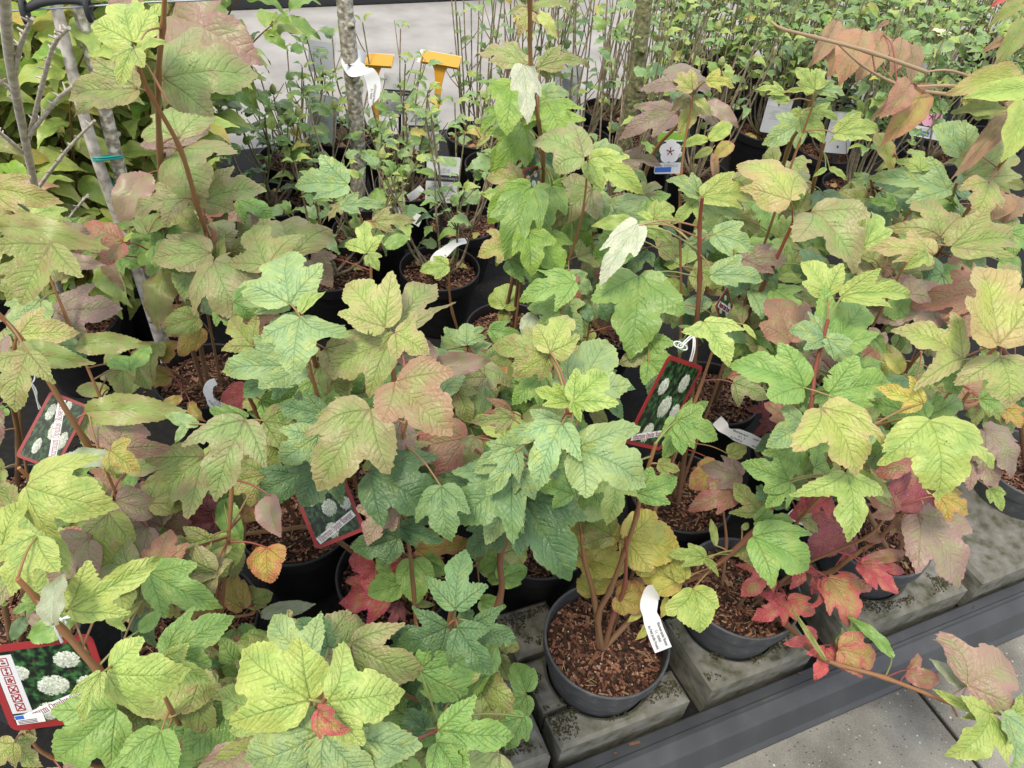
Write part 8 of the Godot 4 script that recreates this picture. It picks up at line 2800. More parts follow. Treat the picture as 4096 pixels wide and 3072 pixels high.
func viburnum_18() -> void:
	var p: Node3D
	p = potted(V(783,0,-1421), "black", "viburnum with a long slanting orange stem and mauve undersides")
	stem(p, [V(784,155,-1431), V(782,320,-1390), V(774,420,-1349), V(753,540,-1295), V(734,700,-1237), V(701,820,-1159), V(679,900,-1099)])
	stem(p, [V(780,155,-1414), V(653,400,-1078), V(600,600,-945)])
	leaf(p,"Mk",V(670,796,-1117),V(649,769,-1069),V(708,794,-1178),1.17)
	leaf(p,"Me",V(662,776,-1175),V(766,813,-1233),V(717,765,-1198),0.71)
	leaf(p,"Sb",V(664,799,-1206),V(623,823,-1250),V(708,793,-1178),1.02)
	leaf(p,"Mk",V(691,770,-1220),V(657,774,-1231),V(718,763,-1199),0.71)
	leaf(p,"Se",V(806,313,-1383),V(853,283,-1371),V(782,320,-1390),0.85)
	leaf(p,"Sb",V(780,370,-1388),V(781,347,-1434),V(779,373,-1370),0.93)
	leaf(p,"Ng",V(779,368,-1345),V(777,343,-1291),V(779,373,-1370),0.9)
	leaf(p,"Ne",V(747,450,-1338),V(689,441,-1341),V(770,448,-1337),0.95)
	leaf(p,"Np",V(759,505,-1291),V(762,483,-1234),V(759,507,-1309),0.93)
	leaf(p,"Mb",V(758,496,-1336),V(756,458,-1389),V(759,507,-1309),1.07)
	leaf(p,"Mp",V(727,581,-1284),V(666,574,-1292),V(748,578,-1281),0.87)
	leaf(p,"Mp",V(768,580,-1279),V(814,570,-1273),V(748,578,-1281),0.96)
	leaf(p,"Sg",V(744,663,-1271),V(760,651,-1333),V(739,662,-1253),0.95)
	leaf(p,"Sb",V(733,666,-1227),V(718,659,-1171),V(739,662,-1253),0.98)
	leaf(p,"NG",V(730,266,-1282),V(753,252,-1341),V(720,265,-1255),1.05)
	leaf(p,"Ne",V(659,329,-1166),V(617,300,-1183),V(683,336,-1156),0.86)
	leaf(p,"MG",V(702,329,-1148),V(747,298,-1129),V(683,336,-1156),1)
	leaf(p,"MG",V(657,402,-1095),V(668,394,-1144),V(653,400,-1078),0.97)
	leaf(p,"Mg",V(650,400,-1062),V(635,385,-992),V(653,400,-1078),0.88)
	leaf(p,"MG",V(653,461,-1018),V(709,453,-989),V(634,458,-1027),1.09)
	leaf(p,"Ne",V(612,457,-1038),V(560,438,-1064),V(634,458,-1027),1.09)
	leaf(p,"Ng",V(608,508,-965),V(588,481,-920),V(619,515,-990),0.88)
	leaf(p,"Mb",V(628,504,-1013),V(651,464,-1066),V(619,515,-990),0.9)
	leaf(p,"Ne",V(594,560,-969),V(540,522,-986),V(608,565,-964),1)
	leaf(p,"Ne",V(634,561,-955),V(697,534,-935),V(608,565,-964),1.08)
	leaf(p,"Mp",V(672,495,-968),V(657,495,-901),V(622,502,-999),0.91)
	leaf(p,"MB",V(801,570,-1307),V(811,563,-1261),V(751,557,-1289),0.97)
	leaf(p,"MR",V(759,608,-1229),V(768,603,-1161),V(744,619,-1268),0.9)
	leaf(p,"MG",V(746,618,-1277),V(792,602,-1309),V(745,616,-1269),0.98)
	leaf(p,"Me",V(782,526,-1344),V(757,519,-1289),V(759,506,-1310),1.01)
	leaf(p,"Np",V(709,580,-1352),V(659,563,-1379),V(750,562,-1287),1.05)
	leaf(p,"Nb",V(638,505,-1003),V(688,506,-1012),V(623,499,-1001),1.01)
	leaf(p,"Mp",V(808,480,-1294),V(767,473,-1303),V(765,476,-1323),1.03)
	leaf(p,"Mg",V(849,584,-1265),V(910,570,-1271),V(748,579,-1281),0.98)
	leaf(p,"Sp",V(613,492,-921),V(588,470,-968),V(619,515,-990),0.96)
	leaf(p,"Se",V(852,481,-1259),V(896,460,-1298),V(765,476,-1323),0.9)
	leaf(p,"MB",V(582,583,-893),V(542,564,-845),V(600,600,-945),1.06)
	leaf(p,"Me",V(717,468,-1209),V(675,467,-1194),V(683,336,-1156),1.05)
	leaf(p,"Me",V(730,487,-1361),V(765,487,-1395),V(765,476,-1323),1.08)
	leaf(p,"SB",V(774,524,-1269),V(716,508,-1273),V(754,533,-1298),0.99)
	leaf(p,"MB",V(755,464,-1275),V(802,454,-1284),V(765,476,-1323),1.01)
	leaf(p,"Sp",V(638,500,-988),V(682,502,-952),V(622,503,-999),0.99)
	leaf(p,"MB",V(895,527,-1380),V(888,518,-1448),V(862,490,-1374),1.06)
	leaf(p,"Mp",V(887,495,-1407),V(917,488,-1449),V(855,458,-1396),0.92)
	leaf(p,"Sp",V(755,588,-1353),V(722,590,-1403),V(750,564,-1287),0.91)
	leaf(p,"Ml",V(697,604,-1260),V(639,581,-1267),V(745,613,-1270),1.01)
	leaf(p,"Me",V(738,484,-1447),V(756,469,-1410),V(777,395,-1360),0.99)
	leaf(p,"Sp",V(781,580,-1217),V(734,564,-1240),V(748,578,-1281),1)
	leaf(p,"Me",V(768,554,-1261),V(812,537,-1266),V(750,561,-1287),0.98)
	leaf(p,"Ng",V(857,627,-1293),V(920,606,-1273),V(825,589,-1298),1.02)


func viburnum_19() -> void:
	var p: Node3D
	p = potted(V(-628,0,-1167), "black", "tall viburnum with dusty pink-green leaves in front of the two tied stakes")
	stem(p, [V(-604,155,-1123), V(-583,380,-1099), V(-490,580,-1009), V(-460,720,-940), V(-449,820,-904), V(-455,900,-873), V(-444,960,-836)])
	stem(p, [V(-618,155,-1130), V(-599,520,-1080), V(-514,780,-979), V(-442,920,-874), V(-408,990,-841), V(-376,1060,-807)])
	stem(p, [V(-620,155,-1138), V(-607,227,-1084), V(-587,286,-1009), V(-582,315,-988)], 0.62)
	stem(p, [V(-598,155,-1162), V(-591,378,-1161), V(-582,561,-1160), V(-605,651,-1163)], 0.62)
	stem(p, [V(-641,155,-1140), V(-660,242,-1101), V(-686,313,-1047), V(-690,348,-1038)], 0.62)
	leaf(p,"Ml",V(-431,980,-815),V(-457,1011,-869),V(-444,960,-836),1.07)
	leaf(p,"Ol",V(-402,995,-764),V(-376,1003,-776),V(-408,990,-841),0.51)
	leaf(p,"Mp",V(-440,915,-885),V(-347,932,-908),V(-445,913,-879),1.07)
	leaf(p,"NP",V(-619,835,-1318),V(-473,811,-1265),V(-616,797,-1286),1.12)
	leaf(p,"MP",V(-578,929,-1131),V(-600,906,-1093),V(-583,880,-1137),1.02)
	leaf(p,"Mp",V(-426,942,-793),V(-502,933,-782),V(-446,950,-843),0.77)
	leaf(p,"Sp",V(-470,906,-871),V(-538,886,-840),V(-455,904,-870),0.51)
	leaf(p,"Mp",V(-495,785,-999),V(-523,815,-1054),V(-514,781,-979),1.53)
	leaf(p,"MP",V(-572,690,-1149),V(-601,710,-1188),V(-605,651,-1163),1.84)
	leaf(p,"Mp",V(-493,770,-994),V(-452,737,-930),V(-517,774,-982),1.53)
	leaf(p,"OP",V(-638,635,-1154),V(-664,591,-1074),V(-600,637,-1163),0.92)
	leaf(p,"Np",V(-475,728,-939),V(-555,715,-922),V(-459,724,-938),0.77)
	leaf(p,"Mp",V(-483,682,-1011),V(-404,700,-1039),V(-469,658,-970),0.82)
	leaf(p,"Op",V(-479,626,-996),V(-529,634,-1014),V(-477,622,-989),0.82)
	leaf(p,"Sp",V(-487,597,-1019),V(-482,626,-1072),V(-487,589,-1005),1.02)
	leaf(p,"Sp",V(-447,652,-924),V(-527,640,-909),V(-470,656,-971),0.82)
	leaf(p,"So",V(-576,400,-1069),V(-636,398,-1070),V(-573,406,-1090),0.97)
	leaf(p,"So",V(-541,420,-1029),V(-575,397,-988),V(-563,433,-1080),0.82)
	leaf(p,"Ok",V(-607,500,-1086),V(-616,453,-997),V(-601,499,-1084),0.77)
	leaf(p,"Me",V(-622,380,-1022),V(-620,351,-967),V(-690,348,-1038),0.92)
	leaf(p,"So",V(-616,360,-1004),V(-595,379,-1038),V(-582,315,-988),0.92)
	leaf(p,"Oo",V(-643,380,-1006),V(-656,362,-972),V(-690,348,-1038),0.61)
	leaf(p,"So",V(-618,300,-1025),V(-661,292,-1014),V(-589,280,-1017),0.92)
	leaf(p,"Oe",V(-690,360,-1026),V(-721,345,-1000),V(-690,348,-1038),0.71)
	leaf(p,"Oo",V(-567,320,-957),V(-603,308,-936),V(-582,315,-988),0.61)
	leaf(p,"Oo",V(-561,300,-967),V(-531,286,-938),V(-583,304,-994),0.71)
	leaf(p,"Ml",V(-414,596,-1017),V(-431,580,-989),V(-490,580,-1009),1.02)
	leaf(p,"Me",V(-465,583,-1023),V(-389,585,-1021),V(-489,583,-1008),0.82)
	leaf(p,"Mb",V(-577,381,-1118),V(-559,368,-1172),V(-583,380,-1099),1.08)
	leaf(p,"Ne",V(-577,431,-1088),V(-624,409,-1116),V(-563,433,-1080),1.03)
	leaf(p,"Mg",V(-525,479,-1071),V(-494,450,-1107),V(-537,485,-1057),1.03)
	leaf(p,"Me",V(-527,529,-1043),V(-574,497,-1074),V(-511,535,-1032),1.09)
	leaf(p,"Mb",V(-483,616,-976),V(-504,581,-916),V(-478,620,-990),1.08)
	leaf(p,"NR",V(-620,513,-1089),V(-666,483,-1110),V(-599,520,-1080),0.86)
	leaf(p,"MP",V(-576,514,-1069),V(-525,486,-1047),V(-599,520,-1080),0.95)
	leaf(p,"Nb",V(-574,589,-1084),V(-553,560,-1148),V(-582,595,-1058),1.05)
	leaf(p,"Se",V(-535,661,-1019),V(-497,640,-997),V(-560,664,-1033),0.89)
	leaf(p,"NP",V(-527,727,-1023),V(-504,715,-1072),V(-536,726,-1006),0.96)
	leaf(p,"Sp",V(-592,551,-1180),V(-621,508,-1237),V(-582,561,-1160),0.92)
	leaf(p,"Se",V(-689,274,-1064),V(-746,233,-1033),V(-674,281,-1072),0.89)
	leaf(p,"Me",V(-671,328,-1021),V(-631,320,-973),V(-689,325,-1042),0.98)
	leaf(p,"Me",V(-473,594,-980),V(-521,594,-983),V(-482,605,-997),0.97)
	leaf(p,"Mp",V(-486,523,-1246),V(-523,497,-1199),V(-512,487,-1225),0.98)
	leaf(p,"Me",V(-443,582,-1058),V(-398,578,-1076),V(-490,579,-1010),1.03)
	leaf(p,"Se",V(-456,635,-936),V(-510,621,-951),V(-470,656,-971),1.01)
	leaf(p,"Mp",V(-494,520,-1120),V(-460,497,-1087),V(-528,502,-1048),0.96)
	leaf(p,"Sl",V(-573,514,-1261),V(-572,489,-1210),V(-583,513,-1160),0.91)
	leaf(p,"Mg",V(-581,574,-1037),V(-545,565,-1084),V(-585,582,-1062),1.04)
	leaf(p,"Ne",V(-451,488,-1085),V(-404,490,-1075),V(-537,485,-1057),1)
	leaf(p,"MP",V(-508,536,-988),V(-556,527,-1031),V(-511,535,-1032),0.91)
	leaf(p,"Ng",V(-566,606,-1066),V(-507,590,-1038),V(-579,606,-1054),0.99)
	leaf(p,"Mg",V(-764,561,-1058),V(-710,548,-1079),V(-748,514,-1054),0.96)
	leaf(p,"MP",V(-468,548,-1027),V(-421,522,-1055),V(-500,559,-1020),0.94)
	leaf(p,"Np",V(-622,531,-1203),V(-568,523,-1222),V(-582,530,-1160),1.08)
	leaf(p,"Mg",V(-455,541,-943),V(-426,528,-913),V(-511,535,-1032),0.98)
	leaf(p,"MR",V(-586,638,-948),V(-643,631,-911),V(-561,604,-975),1.09)
	leaf(p,"Sp",V(-550,554,-1177),V(-508,554,-1187),V(-582,554,-1160),0.95)
	leaf(p,"Me",V(-799,618,-1037),V(-847,618,-989),V(-780,571,-1038),0.99)
	leaf(p,"Me",V(-691,609,-1009),V(-649,604,-1019),V(-599,520,-1080),0.96)
	leaf(p,"Sg",V(-615,543,-1111),V(-647,540,-1066),V(-597,530,-1077),1.08)
	leaf(p,"Me",V(-580,617,-1009),V(-576,615,-1077),V(-572,628,-1046),0.96)
	leaf(p,"Mg",V(-693,504,-1096),V(-651,499,-1087),V(-602,492,-1085),1.05)
	leaf(p,"Ng",V(-494,601,-1159),V(-436,592,-1142),V(-585,589,-1160),1.02)
	leaf(p,"NR",V(-546,584,-1149),V(-571,568,-1110),V(-584,579,-1160),1)
	leaf(p,"Mg",V(-586,629,-1102),V(-559,609,-1062),V(-578,609,-1053),0.96)
	leaf(p,"Se",V(-645,550,-1127),V(-662,530,-1173),V(-582,550,-1160),0.96)
	leaf(p,"MR",V(-470,612,-983),V(-529,609,-1016),V(-478,618,-991),0.9)
	leaf(p,"Sl",V(-667,510,-1156),V(-628,500,-1172),V(-583,505,-1160),1.04)
	leaf(p,"Mg",V(-506,589,-993),V(-548,572,-982),V(-487,589,-1005),0.97)
	leaf(p,"MR",V(-544,529,-1120),V(-546,518,-1185),V(-582,530,-1160),0.93)
	leaf(p,"MP",V(-782,523,-996),V(-799,509,-1043),V(-759,480,-1007),0.95)
	leaf(p,"Mp",V(-579,529,-1066),V(-529,507,-1068),V(-596,535,-1075),1.02)
	leaf(p,"Sg",V(-640,603,-1025),V(-659,578,-1077),V(-582,597,-1058),0.99)
	leaf(p,"Me",V(-554,622,-1173),V(-559,617,-1128),V(-591,612,-1161),1.04)
	leaf(p,"Me",V(-533,550,-1190),V(-550,525,-1143),V(-582,550,-1160),1.05)
	leaf(p,"Mg",V(-564,578,-1015),V(-628,558,-1030),V(-582,595,-1058),1.01)
	leaf(p,"Me",V(-438,631,-930),V(-479,608,-972),V(-478,620,-990),0.97)
	leaf(p,"Me",V(-497,464,-1124),V(-437,462,-1132),V(-548,464,-1067),0.96)
	leaf(p,"Sg",V(-540,636,-950),V(-502,626,-917),V(-474,638,-981),1.03)
	leaf(p,"MR",V(-519,575,-1179),V(-586,568,-1170),V(-583,567,-1160),1.01)
	leaf(p,"NR",V(-559,611,-1121),V(-603,588,-1077),V(-588,601,-1161),0.99)
	leaf(p,"Nl",V(-592,586,-1289),V(-609,571,-1332),V(-590,554,-1251),1.08)
	leaf(p,"Ml",V(-805,598,-1084),V(-864,588,-1068),V(-785,553,-1076),0.95)
	leaf(p,"Mg",V(-657,487,-1250),V(-695,464,-1288),V(-636,452,-1221),1.1)
	leaf(p,"NP",V(-584,546,-1143),V(-565,538,-1198),V(-582,546,-1160),1.07)
	leaf(p,"MP",V(-480,582,-1189),V(-504,585,-1138),V(-583,569,-1160),1.01)
	leaf(p,"SP",V(-528,612,-1197),V(-564,594,-1156),V(-587,597,-1161),1.1)


func viburnum_20() -> void:
	var p: Node3D
	p = potted(V(-20,0,-1430), "black", "tall viburnum with a white upturned leaf and hanging vivid green leaves")
	stem(p, [V(-34,155,-1399), V(-29,290,-1356), V(-17,420,-1319), V(12,620,-1240), V(9,740,-1161), V(-19,900,-1058), V(-27,1030,-935), V(-28,1080,-866)])
	stem(p, [V(-8,155,-1412), V(-5,460,-1291), V(62,700,-1266)])
	stem(p, [V(-24,155,-1400), V(-27,487,-1369), V(-32,761,-1325), V(-32,894,-1326)], 0.62)
	leaf(p,"Sl",V(-32,300,-1341),V(-32,331,-1399),V(-28,303,-1352),1.02)
	leaf(p,"Sk",V(-32,280,-1362),V(-35,266,-1335),V(-29,279,-1359),0.92)
	leaf(p,"Sk",V(-39,290,-1400),V(-67,291,-1404),V(-25,289,-1389),0.82)
	leaf(p,"Nk",V(-36,909,-1298),V(-49,889,-1264),V(-32,894,-1326),1.12)
	leaf(p,"Oe",V(-33,909,-1315),V(30,921,-1331),V(-32,894,-1326),0.41)
	leaf(p,"Oe",V(-38,896,-1349),V(-70,893,-1347),V(-32,894,-1326),0.51)
	leaf(p,"Ok",V(-22,909,-1295),V(7,891,-1262),V(-32,894,-1326),0.61)
	leaf(p,"Mp",V(-27,870,-1170),V(-107,885,-1201),V(-7,832,-1104),0.51)
	leaf(p,"Mp",V(-31,857,-1195),V(-77,859,-1201),V(-4,814,-1116),0.51)
	leaf(p,"Np",V(-12,870,-1174),V(64,883,-1192),V(-7,828,-1107),0.51)
	leaf(p,"Me",V(-12,863,-1191),V(26,860,-1184),V(-4,817,-1114),0.61)
	leaf(p,"Mb",V(-5,802,-1243),V(41,809,-1253),V(-33,807,-1323),0.71)
	leaf(p,"Mw",V(-31,920,-1035),V(-15,882,-967),V(-22,924,-1038),0.53)
	leaf(p,"Mv",V(-47,851,-1155),V(-45,811,-1083),V(-7,829,-1107),0.95,V(-83,840,-1137))
	leaf(p,"Nv",V(-59,792,-1191),V(-90,773,-1160),V(4,771,-1142),0.92)
	leaf(p,"Mv",V(-29,761,-1217),V(-53,721,-1147),V(10,731,-1168),0.77)
	leaf(p,"Nv",V(4,833,-1143),V(35,807,-1095),V(-4,815,-1115),1.53)
	leaf(p,"Mv",V(2,826,-1160),V(-21,802,-1119),V(-2,803,-1122),0.82)
	leaf(p,"Mv",V(-14,730,-1233),V(-12,714,-1204),V(13,700,-1189),0.82)
	leaf(p,"Nv",V(9,711,-1251),V(42,704,-1237),V(60,695,-1266),0.82)
	leaf(p,"OG",V(7,721,-1198),V(30,712,-1180),V(12,710,-1182),0.92)
	leaf(p,"OG",V(4,682,-1291),V(-25,661,-1255),V(51,666,-1267),0.61)
	leaf(p,"Mk",V(-15,697,-1139),V(-77,703,-1155),V(12,709,-1182),0.71)
	leaf(p,"Ok",V(-85,704,-1286),V(-105,693,-1268),V(-32,704,-1333),0.51)
	leaf(p,"Mg",V(27,713,-1113),V(18,670,-1033),V(12,709,-1182),0.82)
	leaf(p,"Mv",V(31,717,-1112),V(68,721,-1117),V(12,709,-1182),0.51)
	leaf(p,"Nv",V(12,752,-1283),V(72,719,-1220),V(-32,757,-1326),0.92)
	leaf(p,"Mv",V(-32,709,-1296),V(-74,668,-1226),V(-32,704,-1333),0.92)
	leaf(p,"Mv",V(25,660,-1321),V(-13,618,-1247),V(46,651,-1268),0.92)
	leaf(p,"Nv",V(7,661,-1179),V(64,632,-1122),V(14,655,-1220),0.92)
	leaf(p,"Mv",V(-19,653,-1230),V(-69,619,-1172),V(14,648,-1224),0.87)
	leaf(p,"Nv",V(21,790,-1233),V(-40,792,-1240),V(9,743,-1160),0.82)
	leaf(p,"Mg",V(63,636,-1238),V(122,619,-1202),V(44,644,-1268),0.92)
	leaf(p,"Nb",V(2,567,-1279),V(-11,529,-1336),V(7,574,-1260),0.95)
	leaf(p,"Mg",V(43,650,-1225),V(97,626,-1234),V(14,655,-1220),0.9)
	leaf(p,"Np",V(11,452,-1310),V(42,421,-1349),V(-5,460,-1291),0.99)
	leaf(p,"Mp",V(22,528,-1270),V(84,504,-1237),V(9,530,-1277),1.02)
	leaf(p,"Nb",V(22,593,-1247),V(4,561,-1180),V(29,599,-1270),0.96)
	leaf(p,"Ng",V(67,654,-1256),V(116,629,-1225),V(48,658,-1268),1.01)
	leaf(p,"SG",V(2,401,-1387),V(50,387,-1401),V(-26,401,-1378),1.1)
	leaf(p,"Mg",V(44,492,-1396),V(-8,483,-1378),V(-27,487,-1369),1.01)


func viburnum_21() -> void:
	var p: Node3D
	p = potted(V(195,0,-1490), "black", "viburnum with grey-green pink-flushed leaves right of the hanging vivid green ones")
	stem(p, [V(151,155,-1466), V(119,300,-1380), V(119,470,-1284), V(113,570,-1235), V(117,650,-1208)])
	stem(p, [V(195,155,-1501), V(146,420,-1382), V(107,620,-1266), V(80,720,-1195)])
	stem(p, [V(217,155,-1505), V(203,480,-1403), V(201,680,-1319), V(225,780,-1253), V(219,860,-1186)])
	leaf(p,"NP",V(133,747,-1165),V(195,747,-1159),V(80,720,-1195),0.61)
	leaf(p,"Nb",V(147,717,-1197),V(182,710,-1181),V(84,706,-1206),0.71)
	leaf(p,"Mb",V(100,701,-1125),V(117,685,-1094),V(84,704,-1206),1.02)
	leaf(p,"Mg",V(104,674,-1125),V(72,656,-1095),V(117,650,-1208),0.92)
	leaf(p,"Ng",V(91,623,-1233),V(69,620,-1229),V(115,617,-1218),0.82)
	leaf(p,"Nb",V(132,674,-1131),V(171,670,-1121),V(117,650,-1208),0.92)
	leaf(p,"Np",V(177,660,-1214),V(216,677,-1241),V(117,650,-1208),0.82)
	leaf(p,"OP",V(250,829,-1215),V(302,816,-1189),V(224,826,-1215),0.61)
	leaf(p,"OP",V(246,806,-1238),V(286,795,-1215),V(226,803,-1235),0.51)
	leaf(p,"MP",V(198,827,-1163),V(123,808,-1134),V(224,826,-1215),0.61)
	leaf(p,"Mo",V(133,300,-1396),V(179,284,-1450),V(119,300,-1380),0.87)
	leaf(p,"Se",V(102,288,-1359),V(68,251,-1320),V(119,300,-1380),1.08)
	leaf(p,"MG",V(129,382,-1318),V(171,346,-1273),V(118,388,-1329),1.06)
	leaf(p,"Mg",V(106,385,-1342),V(59,357,-1391),V(118,388,-1329),0.98)
	leaf(p,"Mb",V(133,469,-1292),V(192,450,-1328),V(119,470,-1284),0.99)
	leaf(p,"Me",V(124,523,-1236),V(149,500,-1175),V(116,526,-1255),0.87)
	leaf(p,"Sb",V(136,584,-1244),V(173,553,-1271),V(114,593,-1226),0.94)
	leaf(p,"Mb",V(101,594,-1217),V(52,580,-1180),V(114,593,-1226),0.86)
	leaf(p,"Mb",V(136,651,-1193),V(192,637,-1148),V(117,650,-1208),0.96)
	leaf(p,"Sg",V(104,645,-1218),V(63,614,-1251),V(117,650,-1208),0.99)
	leaf(p,"MR",V(170,271,-1474),V(161,245,-1539),V(173,275,-1449),1.05)
	leaf(p,"So",V(175,271,-1433),V(182,244,-1375),V(173,275,-1449),1.01)
	leaf(p,"Se",V(175,352,-1419),V(225,335,-1431),V(158,352,-1414),1)
	leaf(p,"Ng",V(148,414,-1359),V(154,388,-1313),V(146,420,-1382),1.05)
	leaf(p,"Mg",V(144,422,-1402),V(136,413,-1470),V(146,420,-1382),0.92)
	leaf(p,"Me",V(120,478,-1352),V(61,466,-1352),V(135,477,-1352),0.89)
	leaf(p,"Mp",V(153,477,-1352),V(218,464,-1351),V(135,477,-1352),0.87)
	leaf(p,"Me",V(123,523,-1303),V(117,487,-1249),V(125,530,-1321),1.04)
	leaf(p,"Ng",V(133,580,-1289),V(204,573,-1277),V(115,579,-1291),1.09)
	leaf(p,"MG",V(87,571,-1296),V(19,538,-1308),V(115,579,-1291),1.04)
	leaf(p,"Mp",V(99,644,-1218),V(99,611,-1174),V(98,654,-1243),0.88)
	leaf(p,"SG",V(98,648,-1259),V(98,608,-1322),V(98,654,-1243),1.03)
	leaf(p,"Ne",V(195,299,-1474),V(162,270,-1508),V(210,305,-1460),0.94)
	leaf(p,"Mg",V(193,393,-1409),V(167,364,-1367),V(206,400,-1430),0.93)
	leaf(p,"Mg",V(189,478,-1413),V(142,455,-1445),V(203,480,-1403),1)
	leaf(p,"Sg",V(212,538,-1407),V(236,516,-1463),V(201,541,-1381),1.09)
	leaf(p,"Ng",V(215,589,-1348),V(265,558,-1314),V(199,594,-1359),1.07)
	leaf(p,"Nb",V(181,596,-1372),V(144,586,-1397),V(199,594,-1359),1.03)
	leaf(p,"Me",V(88,478,-1465),V(123,466,-1502),V(111,437,-1448),1.01)
	leaf(p,"Ne",V(69,488,-1486),V(45,465,-1534),V(94,450,-1466),1.04)
	leaf(p,"MR",V(121,557,-1143),V(170,543,-1145),V(114,548,-1245),1.03)
	leaf(p,"Nb",V(127,534,-1230),V(95,509,-1285),V(115,542,-1248),0.96)
	leaf(p,"NB",V(214,558,-1209),V(181,539,-1163),V(114,548,-1245),1)
	leaf(p,"Mp",V(158,575,-1343),V(206,561,-1313),V(199,584,-1363),1.03)
	leaf(p,"Mp",V(225,586,-1180),V(272,579,-1206),V(197,555,-1208),0.97)
	leaf(p,"MG",V(228,545,-1185),V(270,541,-1194),V(195,522,-1215),0.96)
	leaf(p,"MB",V(236,598,-1222),V(255,584,-1258),V(204,563,-1238),0.97)


func viburnum_22() -> void:
	var p: Node3D
	p = potted(V(597,0,-1657), "black", "viburnum with a large pale pinkish leaf on a red stem")
	stem(p, [V(604,155,-1642), V(553,420,-1463), V(514,600,-1351), V(491,680,-1310), V(456,780,-1231)])
	stem(p, [V(595,155,-1660), V(502,480,-1504), V(433,720,-1323), V(416,790,-1253), V(400,870,-1185)])
	stem(p, [V(579,155,-1667), V(426,480,-1450), V(345,620,-1331)])
	leaf(p,"Nl",V(351,871,-1176),V(313,874,-1186),V(400,870,-1185),0.51)
	leaf(p,"Ml",V(361,860,-1175),V(333,862,-1180),V(402,855,-1197),0.61)
	leaf(p,"Mb",V(437,769,-1324),V(386,746,-1287),V(426,746,-1301),0.92)
	leaf(p,"Mb",V(438,825,-1283),V(463,818,-1268),V(415,792,-1251),0.71)
	leaf(p,"Ol",V(474,743,-1222),V(502,735,-1206),V(463,760,-1248),0.51)
	leaf(p,"Ol",V(467,745,-1216),V(449,736,-1202),V(462,762,-1246),0.51)
	leaf(p,"Mo",V(587,272,-1546),V(613,239,-1487),V(581,276,-1560),0.88)
	leaf(p,"MG",V(573,268,-1579),V(554,234,-1622),V(581,276,-1560),0.87)
	leaf(p,"Mg",V(543,357,-1491),V(497,348,-1459),V(566,354,-1508),0.93)
	leaf(p,"Np",V(583,348,-1520),V(622,321,-1547),V(566,354,-1508),0.96)
	leaf(p,"Sg",V(537,410,-1482),V(504,376,-1519),V(553,420,-1463),1.03)
	leaf(p,"Mp",V(568,414,-1446),V(608,384,-1400),V(553,420,-1463),1.02)
	leaf(p,"Sb",V(559,469,-1441),V(608,443,-1478),V(542,473,-1429),1.03)
	leaf(p,"Mg",V(522,467,-1414),V(473,436,-1377),V(542,473,-1429),0.89)
	leaf(p,"Ng",V(543,523,-1372),V(566,511,-1321),V(532,522,-1398),1.05)
	leaf(p,"Mp",V(486,653,-1347),V(459,619,-1407),V(497,661,-1321),0.91)
	leaf(p,"MG",V(508,661,-1298),V(535,645,-1237),V(497,661,-1321),0.98)
	leaf(p,"MR",V(532,294,-1585),V(474,255,-1562),V(553,302,-1593),0.87)
	leaf(p,"So",V(569,302,-1600),V(633,286,-1625),V(553,302,-1593),0.9)
	leaf(p,"Me",V(515,395,-1569),V(484,375,-1630),V(526,397,-1548),1.06)
	leaf(p,"Ng",V(536,398,-1529),V(559,387,-1483),V(526,397,-1548),1.03)
	leaf(p,"NG",V(517,478,-1507),V(571,455,-1521),V(502,480,-1504),1.05)
	leaf(p,"Se",V(480,482,-1498),V(412,473,-1481),V(502,480,-1504),0.93)
	leaf(p,"Np",V(494,547,-1431),V(519,527,-1379),V(482,550,-1458),0.89)
	leaf(p,"Sg",V(475,543,-1473),V(446,501,-1533),V(482,550,-1458),1.09)
	leaf(p,"Np",V(492,617,-1413),V(551,603,-1421),V(463,616,-1408),0.97)
	leaf(p,"Me",V(439,667,-1382),V(420,632,-1436),V(446,674,-1361),1.08)
	leaf(p,"Mg",V(456,674,-1333),V(474,659,-1280),V(446,674,-1361),0.85)
	leaf(p,"Mg",V(530,300,-1580),V(573,268,-1607),V(507,309,-1566),0.94)
	leaf(p,"Np",V(477,404,-1489),V(520,390,-1450),V(462,404,-1503),0.92)
	leaf(p,"Mb",V(447,406,-1517),V(413,396,-1548),V(462,404,-1503),0.94)
	leaf(p,"Mg",V(412,470,-1429),V(379,431,-1377),V(426,480,-1450),0.98)
	leaf(p,"Mg",V(384,526,-1422),V(334,492,-1461),V(398,531,-1411),0.9)
	leaf(p,"Mg",V(389,566,-1396),V(428,539,-1452),V(376,570,-1377),1.01)
	leaf(p,"Mb",V(362,564,-1358),V(326,531,-1305),V(376,570,-1377),0.96)
	leaf(p,"Sg",V(359,616,-1314),V(398,590,-1264),V(345,620,-1331),1)
	leaf(p,"Mg",V(335,617,-1344),V(306,593,-1380),V(345,620,-1331),0.87)
	leaf(p,"Sg",V(379,486,-1455),V(356,480,-1410),V(426,480,-1450),0.92)
	leaf(p,"Mg",V(524,569,-1336),V(556,553,-1282),V(522,564,-1372),0.96)
	leaf(p,"MB",V(601,474,-1404),V(561,460,-1448),V(542,473,-1429),0.96)
	leaf(p,"Sg",V(414,625,-1300),V(423,613,-1244),V(347,616,-1334),0.91)
	leaf(p,"Nl",V(405,606,-1356),V(355,599,-1311),V(366,587,-1362),1.07)
	leaf(p,"Se",V(378,478,-1476),V(346,451,-1431),V(426,480,-1450),0.95)
	leaf(p,"Me",V(553,526,-1483),V(494,523,-1484),V(494,509,-1485),1.01)
	leaf(p,"Ml",V(512,620,-1343),V(473,603,-1352),V(509,618,-1341),0.92)
	leaf(p,"Mg",V(514,514,-1365),V(484,515,-1327),V(532,522,-1398),1.06)
